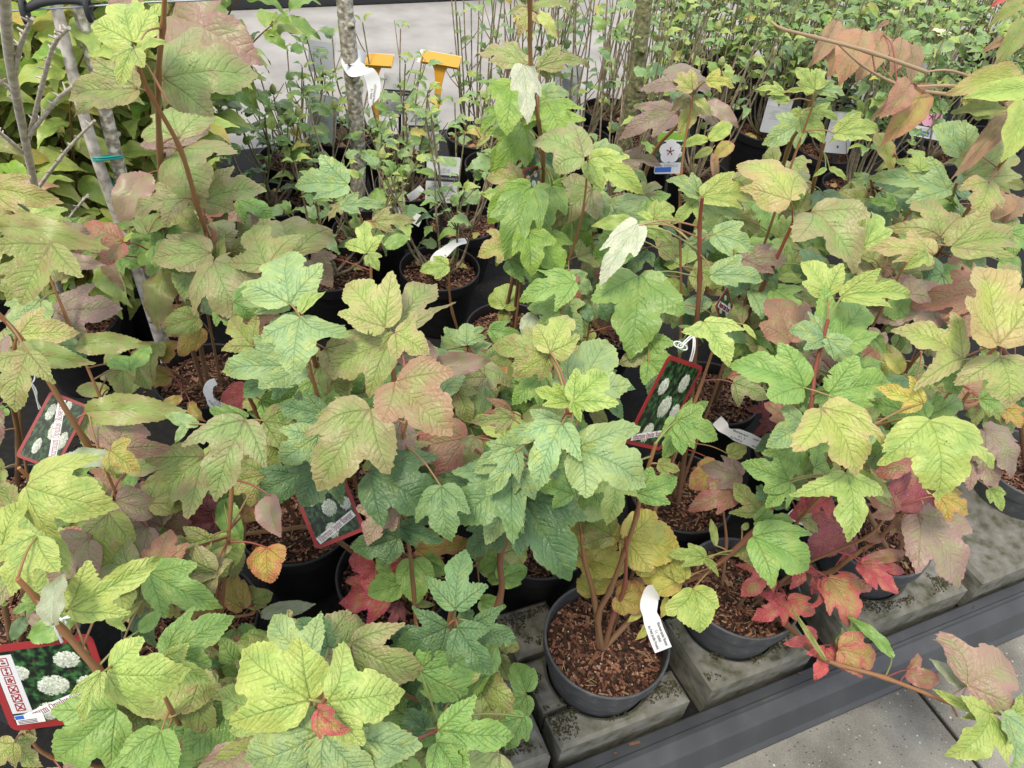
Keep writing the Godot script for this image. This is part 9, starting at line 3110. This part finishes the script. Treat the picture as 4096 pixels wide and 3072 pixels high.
	leaf(p,"MR",V(659,480,-1497),V(696,479,-1540),V(629,440,-1500),1.07)
	leaf(p,"Ml",V(409,562,-1289),V(353,541,-1312),V(376,570,-1377),0.93)
	leaf(p,"SB",V(506,529,-1520),V(459,531,-1498),V(495,505,-1487),0.94)
	leaf(p,"NB",V(567,521,-1593),V(596,503,-1550),V(526,397,-1548),0.97)
	leaf(p,"Mp",V(372,622,-1387),V(423,616,-1383),V(364,590,-1359),0.93)
	leaf(p,"Mp",V(505,615,-1511),V(533,602,-1458),V(479,561,-1449),0.94)
	leaf(p,"Mg",V(484,561,-1371),V(440,540,-1345),V(522,564,-1372),0.95)
	leaf(p,"Mp",V(601,521,-1344),V(594,495,-1407),V(532,522,-1398),0.95)
	leaf(p,"NB",V(507,527,-1445),V(543,529,-1491),V(486,536,-1467),0.99)
	leaf(p,"Mp",V(372,639,-1229),V(381,623,-1272),V(345,620,-1331),0.93)
	leaf(p,"Mb",V(543,631,-1256),V(575,630,-1306),V(507,627,-1336),1.03)
	leaf(p,"Ng",V(455,526,-1403),V(421,509,-1362),V(407,516,-1423),0.97)
	leaf(p,"Ne",V(485,653,-1309),V(468,634,-1268),V(497,661,-1321),0.96)
	leaf(p,"Np",V(575,492,-1543),V(596,484,-1583),V(508,458,-1516),0.98)
	leaf(p,"Me",V(368,598,-1348),V(376,577,-1408),V(359,597,-1352),1)


func viburnum_23() -> void:
	var p: Node3D
	p = potted(V(1043,0,-1891), "black", "viburnum with wide brownish-green leaves near the coppery branch")
	stem(p, [V(1042,155,-1895), V(862,480,-1580), V(780,620,-1386), V(712,720,-1272)])
	stem(p, [V(1055,155,-1898), V(705,550,-1483), V(560,720,-1259)])
	stem(p, [V(1028,155,-1893), V(779,550,-1462), V(608,740,-1315)])
	leaf(p,"Me",V(764,731,-1274),V(823,729,-1265),V(719,710,-1283),0.71)
	leaf(p,"Ng",V(631,663,-1276),V(588,664,-1281),V(611,660,-1345),0.82)
	leaf(p,"Mb",V(671,681,-1285),V(627,681,-1287),V(724,703,-1291),0.71)
	leaf(p,"Mb",V(586,624,-1371),V(555,607,-1342),V(623,646,-1363),0.82)
	leaf(p,"Mb",V(608,669,-1364),V(582,660,-1350),V(614,656,-1350),0.82)
	leaf(p,"Oe",V(655,692,-1399),V(623,681,-1381),V(669,678,-1356),0.51)
	leaf(p,"Se",V(964,307,-1733),V(988,286,-1676),V(957,309,-1750),0.88)
	leaf(p,"Mo",V(950,306,-1765),V(927,278,-1821),V(957,309,-1750),0.9)
	leaf(p,"Ng",V(880,395,-1648),V(824,359,-1624),V(904,404,-1658),0.96)
	leaf(p,"Me",V(927,399,-1668),V(990,370,-1695),V(904,404,-1658),0.95)
	leaf(p,"Me",V(858,481,-1599),V(848,471,-1660),V(862,480,-1580),0.85)
	leaf(p,"Me",V(865,477,-1561),V(874,455,-1509),V(862,480,-1580),1.01)
	leaf(p,"NG",V(853,531,-1519),V(898,522,-1514),V(834,529,-1521),1.06)
	leaf(p,"Mp",V(808,565,-1449),V(794,551,-1400),V(814,564,-1470),1.05)
	leaf(p,"Mg",V(820,565,-1492),V(835,552,-1546),V(814,564,-1470),0.94)
	leaf(p,"Sg",V(775,588,-1426),V(727,565,-1428),V(797,592,-1426),0.91)
	leaf(p,"Mb",V(818,583,-1425),V(859,551,-1424),V(797,592,-1426),0.95)
	leaf(p,"Sg",V(767,641,-1373),V(782,608,-1423),V(760,650,-1349),1.03)
	leaf(p,"Mg",V(756,648,-1334),V(740,626,-1283),V(760,650,-1349),0.97)
	leaf(p,"Me",V(884,343,-1731),V(872,331,-1787),V(889,342,-1704),1.09)
	leaf(p,"Me",V(894,344,-1680),V(907,336,-1615),V(889,342,-1704),1.07)
	leaf(p,"Ng",V(802,459,-1582),V(862,446,-1578),V(786,458,-1583),0.85)
	leaf(p,"Me",V(768,459,-1584),V(720,447,-1587),V(786,458,-1583),0.89)
	leaf(p,"Se",V(698,539,-1457),V(683,501,-1402),V(705,550,-1483),0.98)
	leaf(p,"Ng",V(711,549,-1506),V(724,533,-1554),V(705,550,-1483),0.86)
	leaf(p,"Sp",V(631,613,-1408),V(577,600,-1406),V(651,612,-1408),0.97)
	leaf(p,"Mg",V(671,612,-1409),V(728,596,-1410),V(651,612,-1408),1.05)
	leaf(p,"Mg",V(607,653,-1360),V(593,617,-1409),V(611,660,-1345),1.09)
	leaf(p,"MG",V(618,648,-1319),V(633,609,-1265),V(611,660,-1345),1.06)
	leaf(p,"Mo",V(935,343,-1700),V(980,333,-1730),V(914,341,-1686),0.88)
	leaf(p,"Mo",V(899,336,-1676),V(860,309,-1650),V(914,341,-1686),0.91)
	leaf(p,"Me",V(827,448,-1575),V(783,408,-1623),V(842,456,-1559),0.96)
	leaf(p,"Me",V(765,547,-1455),V(724,521,-1435),V(779,550,-1462),0.98)
	leaf(p,"NG",V(804,550,-1474),V(869,536,-1505),V(779,550,-1462),0.86)
	leaf(p,"Me",V(737,615,-1389),V(781,594,-1338),V(727,616,-1402),1.09)
	leaf(p,"Mg",V(693,670,-1377),V(734,658,-1420),V(678,670,-1362),1.03)
	leaf(p,"MG",V(664,667,-1347),V(615,644,-1297),V(678,670,-1362),1.03)
	leaf(p,"SB",V(638,589,-1357),V(591,565,-1384),V(651,612,-1408),0.92)
	leaf(p,"Nl",V(706,549,-1430),V(643,537,-1454),V(705,550,-1483),0.98)
	leaf(p,"Ng",V(745,615,-1353),V(765,615,-1392),V(780,620,-1386),0.96)
	leaf(p,"Ne",V(607,642,-1334),V(541,645,-1312),V(611,660,-1345),1.09)
	leaf(p,"MG",V(738,490,-1526),V(675,487,-1500),V(746,504,-1533),1.04)
	leaf(p,"Mg",V(818,560,-1458),V(805,558,-1527),V(814,564,-1470),0.95)
	leaf(p,"Mp",V(920,508,-1589),V(950,489,-1563),V(865,474,-1586),0.94)
	leaf(p,"MR",V(843,498,-1565),V(888,499,-1524),V(852,497,-1560),1.01)
	leaf(p,"Mp",V(701,641,-1366),V(743,626,-1391),V(698,647,-1378),0.98)
	leaf(p,"Mp",V(795,566,-1515),V(824,557,-1564),V(822,549,-1492),0.96)
	leaf(p,"NB",V(924,540,-1592),V(948,540,-1649),V(859,484,-1576),1.09)
	leaf(p,"Mp",V(863,602,-1389),V(911,597,-1380),V(793,599,-1417),0.94)
	leaf(p,"Mp",V(967,511,-1627),V(1000,501,-1576),V(879,448,-1613),0.92)
	leaf(p,"MG",V(776,491,-1461),V(802,478,-1419),V(794,528,-1485),1.03)
	leaf(p,"Mp",V(807,533,-1664),V(780,510,-1618),V(786,458,-1583),1.04)
	leaf(p,"Mp",V(1050,502,-1665),V(1096,486,-1673),V(1018,464,-1670),1.02)
	leaf(p,"Mp",V(871,642,-1347),V(819,621,-1310),V(777,623,-1381),1.02)
	leaf(p,"SR",V(862,773,-1500),V(891,768,-1543),V(851,725,-1493),0.97)
	leaf(p,"Ml",V(795,462,-1594),V(823,453,-1628),V(791,452,-1589),0.95)
	leaf(p,"MG",V(996,470,-1770),V(1041,458,-1822),V(984,422,-1764),0.94)
	leaf(p,"MR",V(876,465,-1616),V(912,446,-1593),V(876,455,-1606),0.93)
	leaf(p,"Mg",V(969,544,-1536),V(1001,527,-1488),V(952,509,-1567),1.07)


func build_rest() -> void:
	var p: Node3D
	post("wooden_stake", "grey wooden stake, left of the two tied by the teal cord", "stake", V(-760,0,-1256), V(-776,945,-1249), 0.011, 0.009, "stake")
	post("wooden_stake", "lichen-spotted wooden stake, right of the two tied by the teal cord", "stake", V(-762,0,-1278), V(-758,936,-1283), 0.013, 0.011, "bark")
	tie("teal plastic cord tied round the two grey stakes", V(-770,597,-1251), V(-759,587,-1281), V(-768,533,-1267))
	post("tree_trunk", "slender lichen-covered trunk with a white strap tag round it", "tree trunk", V(-479,0,-1940), V(-485,760,-1940), 0.022, 0.019, "bark")
	post("tree_trunk", "slender mossy green trunk leaning right, beside the hanging vivid green leaves", "tree trunk", V(249,0,-2121), V(224,782,-2127), 0.021, 0.019, "bark_green")
	post("tree_trunk", "slender mossy trunk behind the coppery drooping leaves", "tree trunk", V(988,0,-2865), V(921,620,-2887), 0.021, 0.019, "bark_green")
	wire([V(-821,876,-1126), V(-749,885,-1134), V(-647,898,-1146), V(-573,905,-1166), V(-518,908,-1182), V(-433,913,-1214)], [V(-745,888,-1130), V(-737,891,-1134), V(-725,896,-1138), V(-702,901,-1142), V(-680,903,-1144), V(-664,903,-1144), V(-657,900,-1141)])
	shrub(V(-1150,0,-1583), "yellow-green shrub with ovate leaves between the bare grey branches and the tied stakes", 7)
	shrub(V(-1212,0,-1392), "yellow-green shrub with ovate leaves low at the left edge", 8)
	shrub(V(-1269,0,-1893), "yellow-green shrub with ovate leaves behind the grey stakes", 9)
	shrub(V(-1000,0,-1423), "yellow-green shrub with ovate leaves in the black pot behind the tied stakes", 0)
	shrub(V(-911,0,-1518), "yellow-green shrub with ovate leaves just right of the tied stakes", 1)
	shrub(V(-1187,0,-1493), "yellow-green shrub with ovate leaves at the left edge", 2)
	shrub(V(-1092,0,-1742), "yellow-green shrub with long leaves reaching over the hibiscus", 3)
	shrub(V(-1284,0,-1786), "yellow-green shrub with ovate leaves under the wire at top left", 4)
	shrub(V(-929,0,-1840), "green shrub with pale leaf tips between the stakes and the hibiscus", 5)
	shrub(V(-1114,0,-2073), "yellow-green shrub with ovate leaves farthest back beside the path", 6)
	shrub(V(-1391,0,-1643), "yellow-green shrub with ovate leaves cut off by the left edge, behind", 7)
	shrub(V(-1496,0,-1979), "yellow-green shrub with ovate leaves farthest back at the left", 8)
	bare_shrub(V(-975,0,-1296), "grey bare-branched shrub with peeling twigs at the left edge", [[V(-940,250,-1252), V(-833,500,-1123), V(-703,750,-975), V(-554,950,-788), V(-421,1080,-618), V(-375,1120,-557)], [V(-683,780,-959), V(-542,930,-818), V(-470,1000,-742), V(-398,1050,-655)], [V(-662,800,-934), V(-545,900,-841), V(-488,940,-807)], [V(-791,620,-1076), V(-669,740,-1004), V(-580,820,-953)], [V(-802,600,-1095), V(-793,680,-1021), V(-796,700,-1003)], [V(-709,750,-973), V(-694,800,-926), V(-683,830,-889)], [V(-631,860,-888), V(-608,900,-850), V(-595,930,-809)], [V(-826,540,-1119), V(-798,620,-1045), V(-796,660,-1001)], [V(-866,450,-1165), V(-779,550,-1127), V(-733,600,-1126)], [V(-570,930,-810), V(-495,1000,-728), V(-435,1050,-667)]])
	p = potted(V(1668,0,-1968), "black", "tall viburnum with coppery drooping oval leaves on a long arching branch at the right edge")
	stem(p, [V(1683,200,-2027), V(1111,600,-1540), V(747,860,-1226), V(584,930,-1161), V(529,930,-1154)], 0.58, true)
	stem(p, [V(529,930,-1154), V(416,970,-1080), V(319,1000,-1016), V(269,1015,-983), V(255,1020,-989)], 0.58, true)
	stem(p, [V(585,900,-1162), V(536,900,-1165), V(487,910,-1160), V(426,940,-1122), V(378,970,-1100)], 0.58, true)
	stem(p, [V(1111,600,-1540), V(789,800,-1235), V(686,880,-1188), V(608,920,-1143)], 0.58, true)
	stem(p, [V(608,920,-1143), V(554,920,-1136), V(510,920,-1120)], 0.58, true)
	leaf(p, "Qn", V(428,948,-1283), V(391,905,-1211), V(432,952,-1287), 0.42)
	leaf(p, "Qn", V(440,961,-1200), V(412,920,-1130), V(458,923,-1143), 0.80)
	leaf(p, "Qn", V(455,935,-1297), V(427,894,-1228), V(459,939,-1301), 0.80)
	leaf(p, "Qn", V(497,942,-1265), V(455,900,-1196), V(501,906,-1164), 0.60)
	leaf(p, "Qn", V(530,935,-1278), V(516,904,-1225), V(526,901,-1165), 0.60)
	leaf(p, "Qn", V(553,922,-1296), V(555,889,-1239), V(557,926,-1300), 0.60)
	leaf(p, "Qn", V(488,948,-1274), V(507,957,-1288), V(500,906,-1164), 0.40)
	leaf(p, "Qq", V(497,927,-1112), V(460,900,-1068), V(510,920,-1120), 0.75)
	leaf(p, "Qc", V(538,905,-1153), V(487,862,-1081), V(538,900,-1165), 0.62)
	leaf(p, "Qn", V(553,882,-1234), V(490,847,-1177), V(549,899,-1165), 0.25)
	leaf(p, "Qn", V(519,911,-1146), V(561,913,-1146), V(517,902,-1165), 0.25)
	leaf(p, "Qk", V(661,942,-1150), V(558,922,-1122), V(646,911,-1174), 0.50)
	leaf(p, "Ql", V(595,972,-1004), V(519,961,-990), V(599,976,-1008), 0.50)
	leaf(p, "Qe", V(653,898,-1134), V(582,893,-1128), V(641,905,-1162), 0.45)
	leaf(p, "Qn", V(722,877,-1230), V(626,806,-1110), V(728,871,-1214), 0.25)
	leaf(p, "Ql", V(686,906,-1152), V(647,858,-1068), V(665,893,-1176), 0.60)
	leaf(p, "Qe", V(862,922,-1613), V(802,897,-1574), V(866,926,-1617), 0.50)
	leaf(p, "Qe", V(823,922,-1509), V(767,873,-1428), V(827,926,-1513), 0.45)
	leaf(p, "Qn", V(785,896,-1471), V(742,881,-1447), V(789,900,-1475), 0.35)
	leaf(p, "Qr", V(956,870,-1870), V(924,855,-1846), V(960,874,-1874), 0.50)
	leaf(p, "Ql", V(257,792,-1165), V(217,784,-1155), V(261,796,-1169), 0.55)
	leaf(p, "Ql", V(248,813,-1117), V(282,833,-1150), V(252,817,-1121), 0.60)
	leaf(p, "Qe", V(296,723,-1291), V(267,712,-1275), V(300,727,-1295), 0.60)
	leaf(p, "Qc", V(338,713,-1346), V(311,695,-1315), V(342,717,-1350), 0.80)
	leaf(p, "Qn", V(323,673,-1389), V(327,640,-1330), V(327,677,-1393), 0.30)
	leaf(p, "Qn", V(845,675,-1347), V(806,645,-1295), V(849,679,-1351), 0.90)
	leaf(p, "Qn", V(891,661,-1365), V(846,634,-1318), V(957,695,-1390), 0.80)
	leaf(p, "Qk", V(587,752,-1363), V(609,718,-1301), V(591,756,-1367), 0.55)
	hibiscus(V(-212,0,-1645), "hibiscus with a white price strap round its forked base in open brown mulch", 0, 0)
	hibiscus(V(-182,0,-1882), "hibiscus behind the front printed white card, right of the price strap one", 1, 1)
	hibiscus(V(-357,0,-2049), "hibiscus left of the front printed card with leaves low on its stems", 0, 2)
	hibiscus(V(-117,0,-2228), "thin-stemmed hibiscus in the black pot right of the front printed card", 0, 3)
	hibiscus(V(-201,0,-2419), "tall bare-stemmed hibiscus in the black pot by the right yellow holder", 2, 4)
	hibiscus(V(-431,0,-2233), "hibiscus in the black pot below the middle printed card", 1, 5)
	hibiscus(V(-722,0,-2137), "dark green hibiscus beside the yellow-green shrub", 0, 6)
	hibiscus(V(-706,0,-1889), "low leafy hibiscus in shade behind the pink-green viburnum", 0, 7)
	hibiscus(V(-474,0,-1594), "hibiscus with grey twigs left of the open brown mulch", 0, 8)
	hibiscus(V(-415,0,-1780), "hibiscus in the dark pot at the foot of the lichen trunk", 0, 9)
	hibiscus(V(-579,0,-1944), "hibiscus with fine slanting stems left of the lichen trunk", 0, 10)
	hibiscus(V(-617,0,-2324), "hibiscus standing just behind the lichen trunk", 0, 11)
	hibiscus(V(243,0,-2740), "hibiscus in the far pot behind the mossy green trunk", 2, 12)
	hibiscus(V(138,0,-2480), "hibiscus with a knobbly grey base behind the hanging vivid green leaves", 2, 13)
	hibiscus(V(386,0,-2525), "hibiscus in the pot right of the mossy green trunk", 2, 14)
	hibiscus(V(243,0,-2084), "hibiscus in the pot at the foot of the mossy green trunk", 2, 15)
	hibiscus(V(506,0,-2331), "hibiscus with the white-flower picture card in its pot", 2, 16)
	hibiscus(V(453,0,-2905), "hibiscus with yellow leaves and the grey card left of it, near the path", 3, 17)
	hibiscus(V(775,0,-2715), "hibiscus behind the pale star-like viburnum tips", 3, 18)
	hibiscus(V(978,0,-2601), "hibiscus with grey cards, below the coppery drooping leaves", 3, 19)
	hibiscus(V(1010,0,-2346), "hibiscus in the black pot below the lower grey card", 3, 20)
	hibiscus(V(1404,0,-3345), "leafy hibiscus with dry seed heads left of the cream flower", 3, 21)
	hibiscus(V(1360,0,-2677), "hibiscus with the pink-flower picture card in its pot", 3, 22)
	hibiscus(V(665,0,-2951), "hibiscus in the back row with bare grey stems, right of the mossy trunk", 3, 23)
	hibiscus(V(891,0,-3150), "dense leafy hibiscus in the back row, left of the coppery leaves", 3, 24)
	hibiscus(V(1109,0,-3141), "dense leafy hibiscus in the back row, behind the coppery leaves", 3, 25)
	hibiscus(V(1668,0,-3447), "hibiscus with one cream flower in the back row", 3, 26)
	hibiscus(V(1888,0,-3409), "hibiscus in the back row at the right edge", 3, 27)
	hibiscus(V(1659,0,-2863), "hibiscus hidden behind the yellow-pink oval leaves at the right edge", 3, 28)
	hibiscus(V(1223,0,-2952), "hibiscus between the two grey cards below the coppery branch", 3, 29)
	hibiscus(V(-78,0,-2608), "thin bare-stemmed hibiscus behind the tall red-stemmed viburnum", 2, 30)
	hibiscus(V(27,0,-2775), "hibiscus with yellow leaves in front of the grey path", 2, 31)
	hibiscus(V(799,0,-3399), "hibiscus at the very back, above the greyish pink leaves", 4, 32)
	hibiscus(V(1097,0,-3630), "hibiscus at the very back, left of the second mossy trunk", 4, 33)
	hibiscus(V(1419,0,-3852), "hibiscus at the very back, above the coppery branch", 4, 34)
	hibiscus(V(1776,0,-4031), "hibiscus at the very back with reddish thin twigs", 4, 35)
	hibiscus(V(2090,0,-4100), "hibiscus at the very back in the right corner", 4, 36)
	hibiscus(V(604,0,-3393), "hibiscus at the very back with two green buds", 4, 37)
	card(V(-238,300,-1869), 0.088, 0.118, 0, "front printed white card reading Hibiscus Lavender Chiffon")
	card(V(-333,300,-2151), 0.088, 0.118, 0, "middle printed white card, left of the right yellow holder")
	card(V(-446,300,-2381), 0.092, 0.120, 0, "rear printed white card between the two yellow holders")
	card(V(-733,330,-2571), 0.090, 0.125, 1, "pale greenish card back at the path, left of the lichen trunk")
	card(V(-609,330,-2089), 0.085, 0.125, 1, "grey card back among hibiscus stems left of the lichen trunk")
	card(V(73,300,-2607), 0.085, 0.120, 1, "grey card back beside the tall red stem")
	card(V(780,270,-2613), 0.085, 0.115, 1, "grey card back below the star-like viburnum tips")
	card(V(1146,300,-2909), 0.090, 0.125, 1, "grey card back right of the coppery drooping leaves")
	card(V(975,270,-2529), 0.090, 0.130, 1, "lower grey card back beside the lime viburnum leaves")
	card(V(1385,300,-3058), 0.090, 0.110, 1, "grey card back under the cream flower")
	card(V(466,300,-2647), 0.085, 0.120, 1, "white card behind the yellow and pink viburnum leaves")
	card(V(382,300,-2177), 0.085, 0.120, 2, "picture card with a white hibiscus flower and a green top band")
	card(V(1304,300,-2663), 0.100, 0.130, 3, "picture card with a pink hibiscus flower and a blue corner")
	holder("left yellow sign holder beside the strap-tagged trunk", V(-499,440,-2273), V(-480,150,-2210))
	holder("right yellow sign holder with a pale card edge", V(-312,440,-2334), V(-326,150,-2269))
	picture_tag("red-bordered picture tag with a column of red symbols, at the lower left", V(-446,589,-348), V(-343,608,-365), V(-468,495,-303), 1, [V(-389,600,-351), V(-383,635,-349), V(-369,647,-353), V(-388,627,-356)])
	picture_tag("red-bordered picture tag standing on its corner at the left edge", V(-596,543,-637), V(-573,592,-708), V(-562,500,-598), 0, [V(-582,572,-663), V(-577,601,-662), V(-579,618,-664)])
	picture_tag("red-bordered picture tag half hidden by leaves, above the scarlet leaves", V(-228,584,-593), V(-173,606,-613), V(-224,514,-530), 0, [])
	picture_tag("upright red-bordered picture tag with a white flower ball, right of centre", V(195,682,-769), V(251,646,-797), V(146,583,-706), 0, [V(218,679,-766), V(218,698,-770), V(215,709,-780), V(202,698,-770)])
	picture_tag("red-bordered picture tag behind the hanging vivid green leaves", V(-15,717,-1158), V(9,709,-1191), V(-12,676,-1121), 0, [])
	picture_tag("red-bordered picture tag seen edge-on behind the tall orange stem", V(279,699,-913), V(303,651,-937), V(266,677,-892), 0, [])
	strap("white strap tag with three lines of print hanging over the open pot", [V(247,323,-679), V(227,333,-667), V(219,327,-650), V(219,316,-641), V(224,308,-633), V(227,300,-626), V(234,287,-618), V(242,273,-610), V(250,260,-604)], [V(251,306,-664), V(246,320,-655), V(244,324,-648), V(244,318,-643), V(244,313,-638), V(249,308,-633), V(256,296,-625), V(265,282,-618), V(273,269,-612)], 1)
	strap("white strap tag looped round the brown stem behind the orange leaves", [V(-581,228,-1108), V(-590,230,-1095), V(-591,226,-1074), V(-583,216,-1063), V(-577,204,-1055), V(-564,192,-1052), V(-551,183,-1049)], [V(-573,219,-1100), V(-576,223,-1088), V(-572,226,-1075), V(-570,221,-1068), V(-564,215,-1065), V(-553,205,-1064), V(-541,196,-1061)], 1)
	strap("white strap tag lying below the smooth green leaf right of centre", [V(365,330,-1025), V(375,329,-1010), V(389,325,-1006), V(407,315,-1004), V(431,307,-1004), V(453,295,-1006)], [V(379,342,-1036), V(389,341,-1021), V(394,334,-1015), V(413,331,-1019), V(438,323,-1019), V(462,310,-1020)], 1)
	strap("white strap tag curling from the slender lichen-covered trunk", [V(-451,559,-1989), V(-467,580,-1951), V(-501,563,-1925), V(-479,534,-1899), V(-447,537,-1902), V(-441,542,-1906), V(-442,537,-1902), V(-437,521,-1901), V(-431,496,-1891), V(-430,482,-1886), V(-427,470,-1882)], [V(-456,537,-1969), V(-455,553,-1926), V(-466,551,-1914), V(-467,561,-1923), V(-447,559,-1921), V(-437,552,-1915), V(-420,552,-1914), V(-404,530,-1908), V(-402,497,-1892), V(-415,480,-1883), V(-424,470,-1881)], 1)
	strap("white price strap on the forked hibiscus stem in open mulch", [V(-146,278,-1635), V(-175,278,-1622), V(-203,266,-1597), V(-215,262,-1586), V(-226,249,-1575), V(-226,234,-1568)], [V(-142,269,-1627), V(-166,267,-1612), V(-186,253,-1586), V(-194,250,-1575), V(-198,243,-1570), V(-200,232,-1567)], 2)
	strap("white barcode strap lying in the pot left of the front printed card", [V(-285,198,-1849), V(-308,208,-1845), V(-337,214,-1850), V(-370,213,-1856), V(-387,210,-1860)], [V(-295,175,-1829), V(-315,187,-1826), V(-342,190,-1828), V(-373,189,-1835), V(-391,190,-1842)], 2)
	strap("small white barcode strap left of the front printed card", [V(-309,240,-1937), V(-328,226,-1924), V(-344,215,-1921)], [V(-296,231,-1929), V(-313,214,-1913), V(-332,202,-1910)], 2)
	strap("white strap tag at the foot of the tied stakes", [V(-941,206,-1476), V(-921,200,-1458), V(-891,190,-1448), V(-873,180,-1453)], [V(-927,218,-1488), V(-907,218,-1474), V(-880,209,-1466), V(-866,194,-1465)], 0)
	strap("white strap end among the scarlet leaves of the front viburnum", [V(-149,328,-697), V(-142,318,-688), V(-135,311,-682)], [V(-142,331,-700), V(-133,322,-692), V(-128,315,-685)], 0)
	strap("white strap tag behind the crimson leaves beside the lime leaf", [V(501,254,-900), V(516,244,-892), V(536,240,-889), V(546,238,-886)], [V(509,261,-907), V(522,255,-902), V(540,252,-899), V(552,248,-895)], 0)
	cream_flower(V(1102,620,-2414))
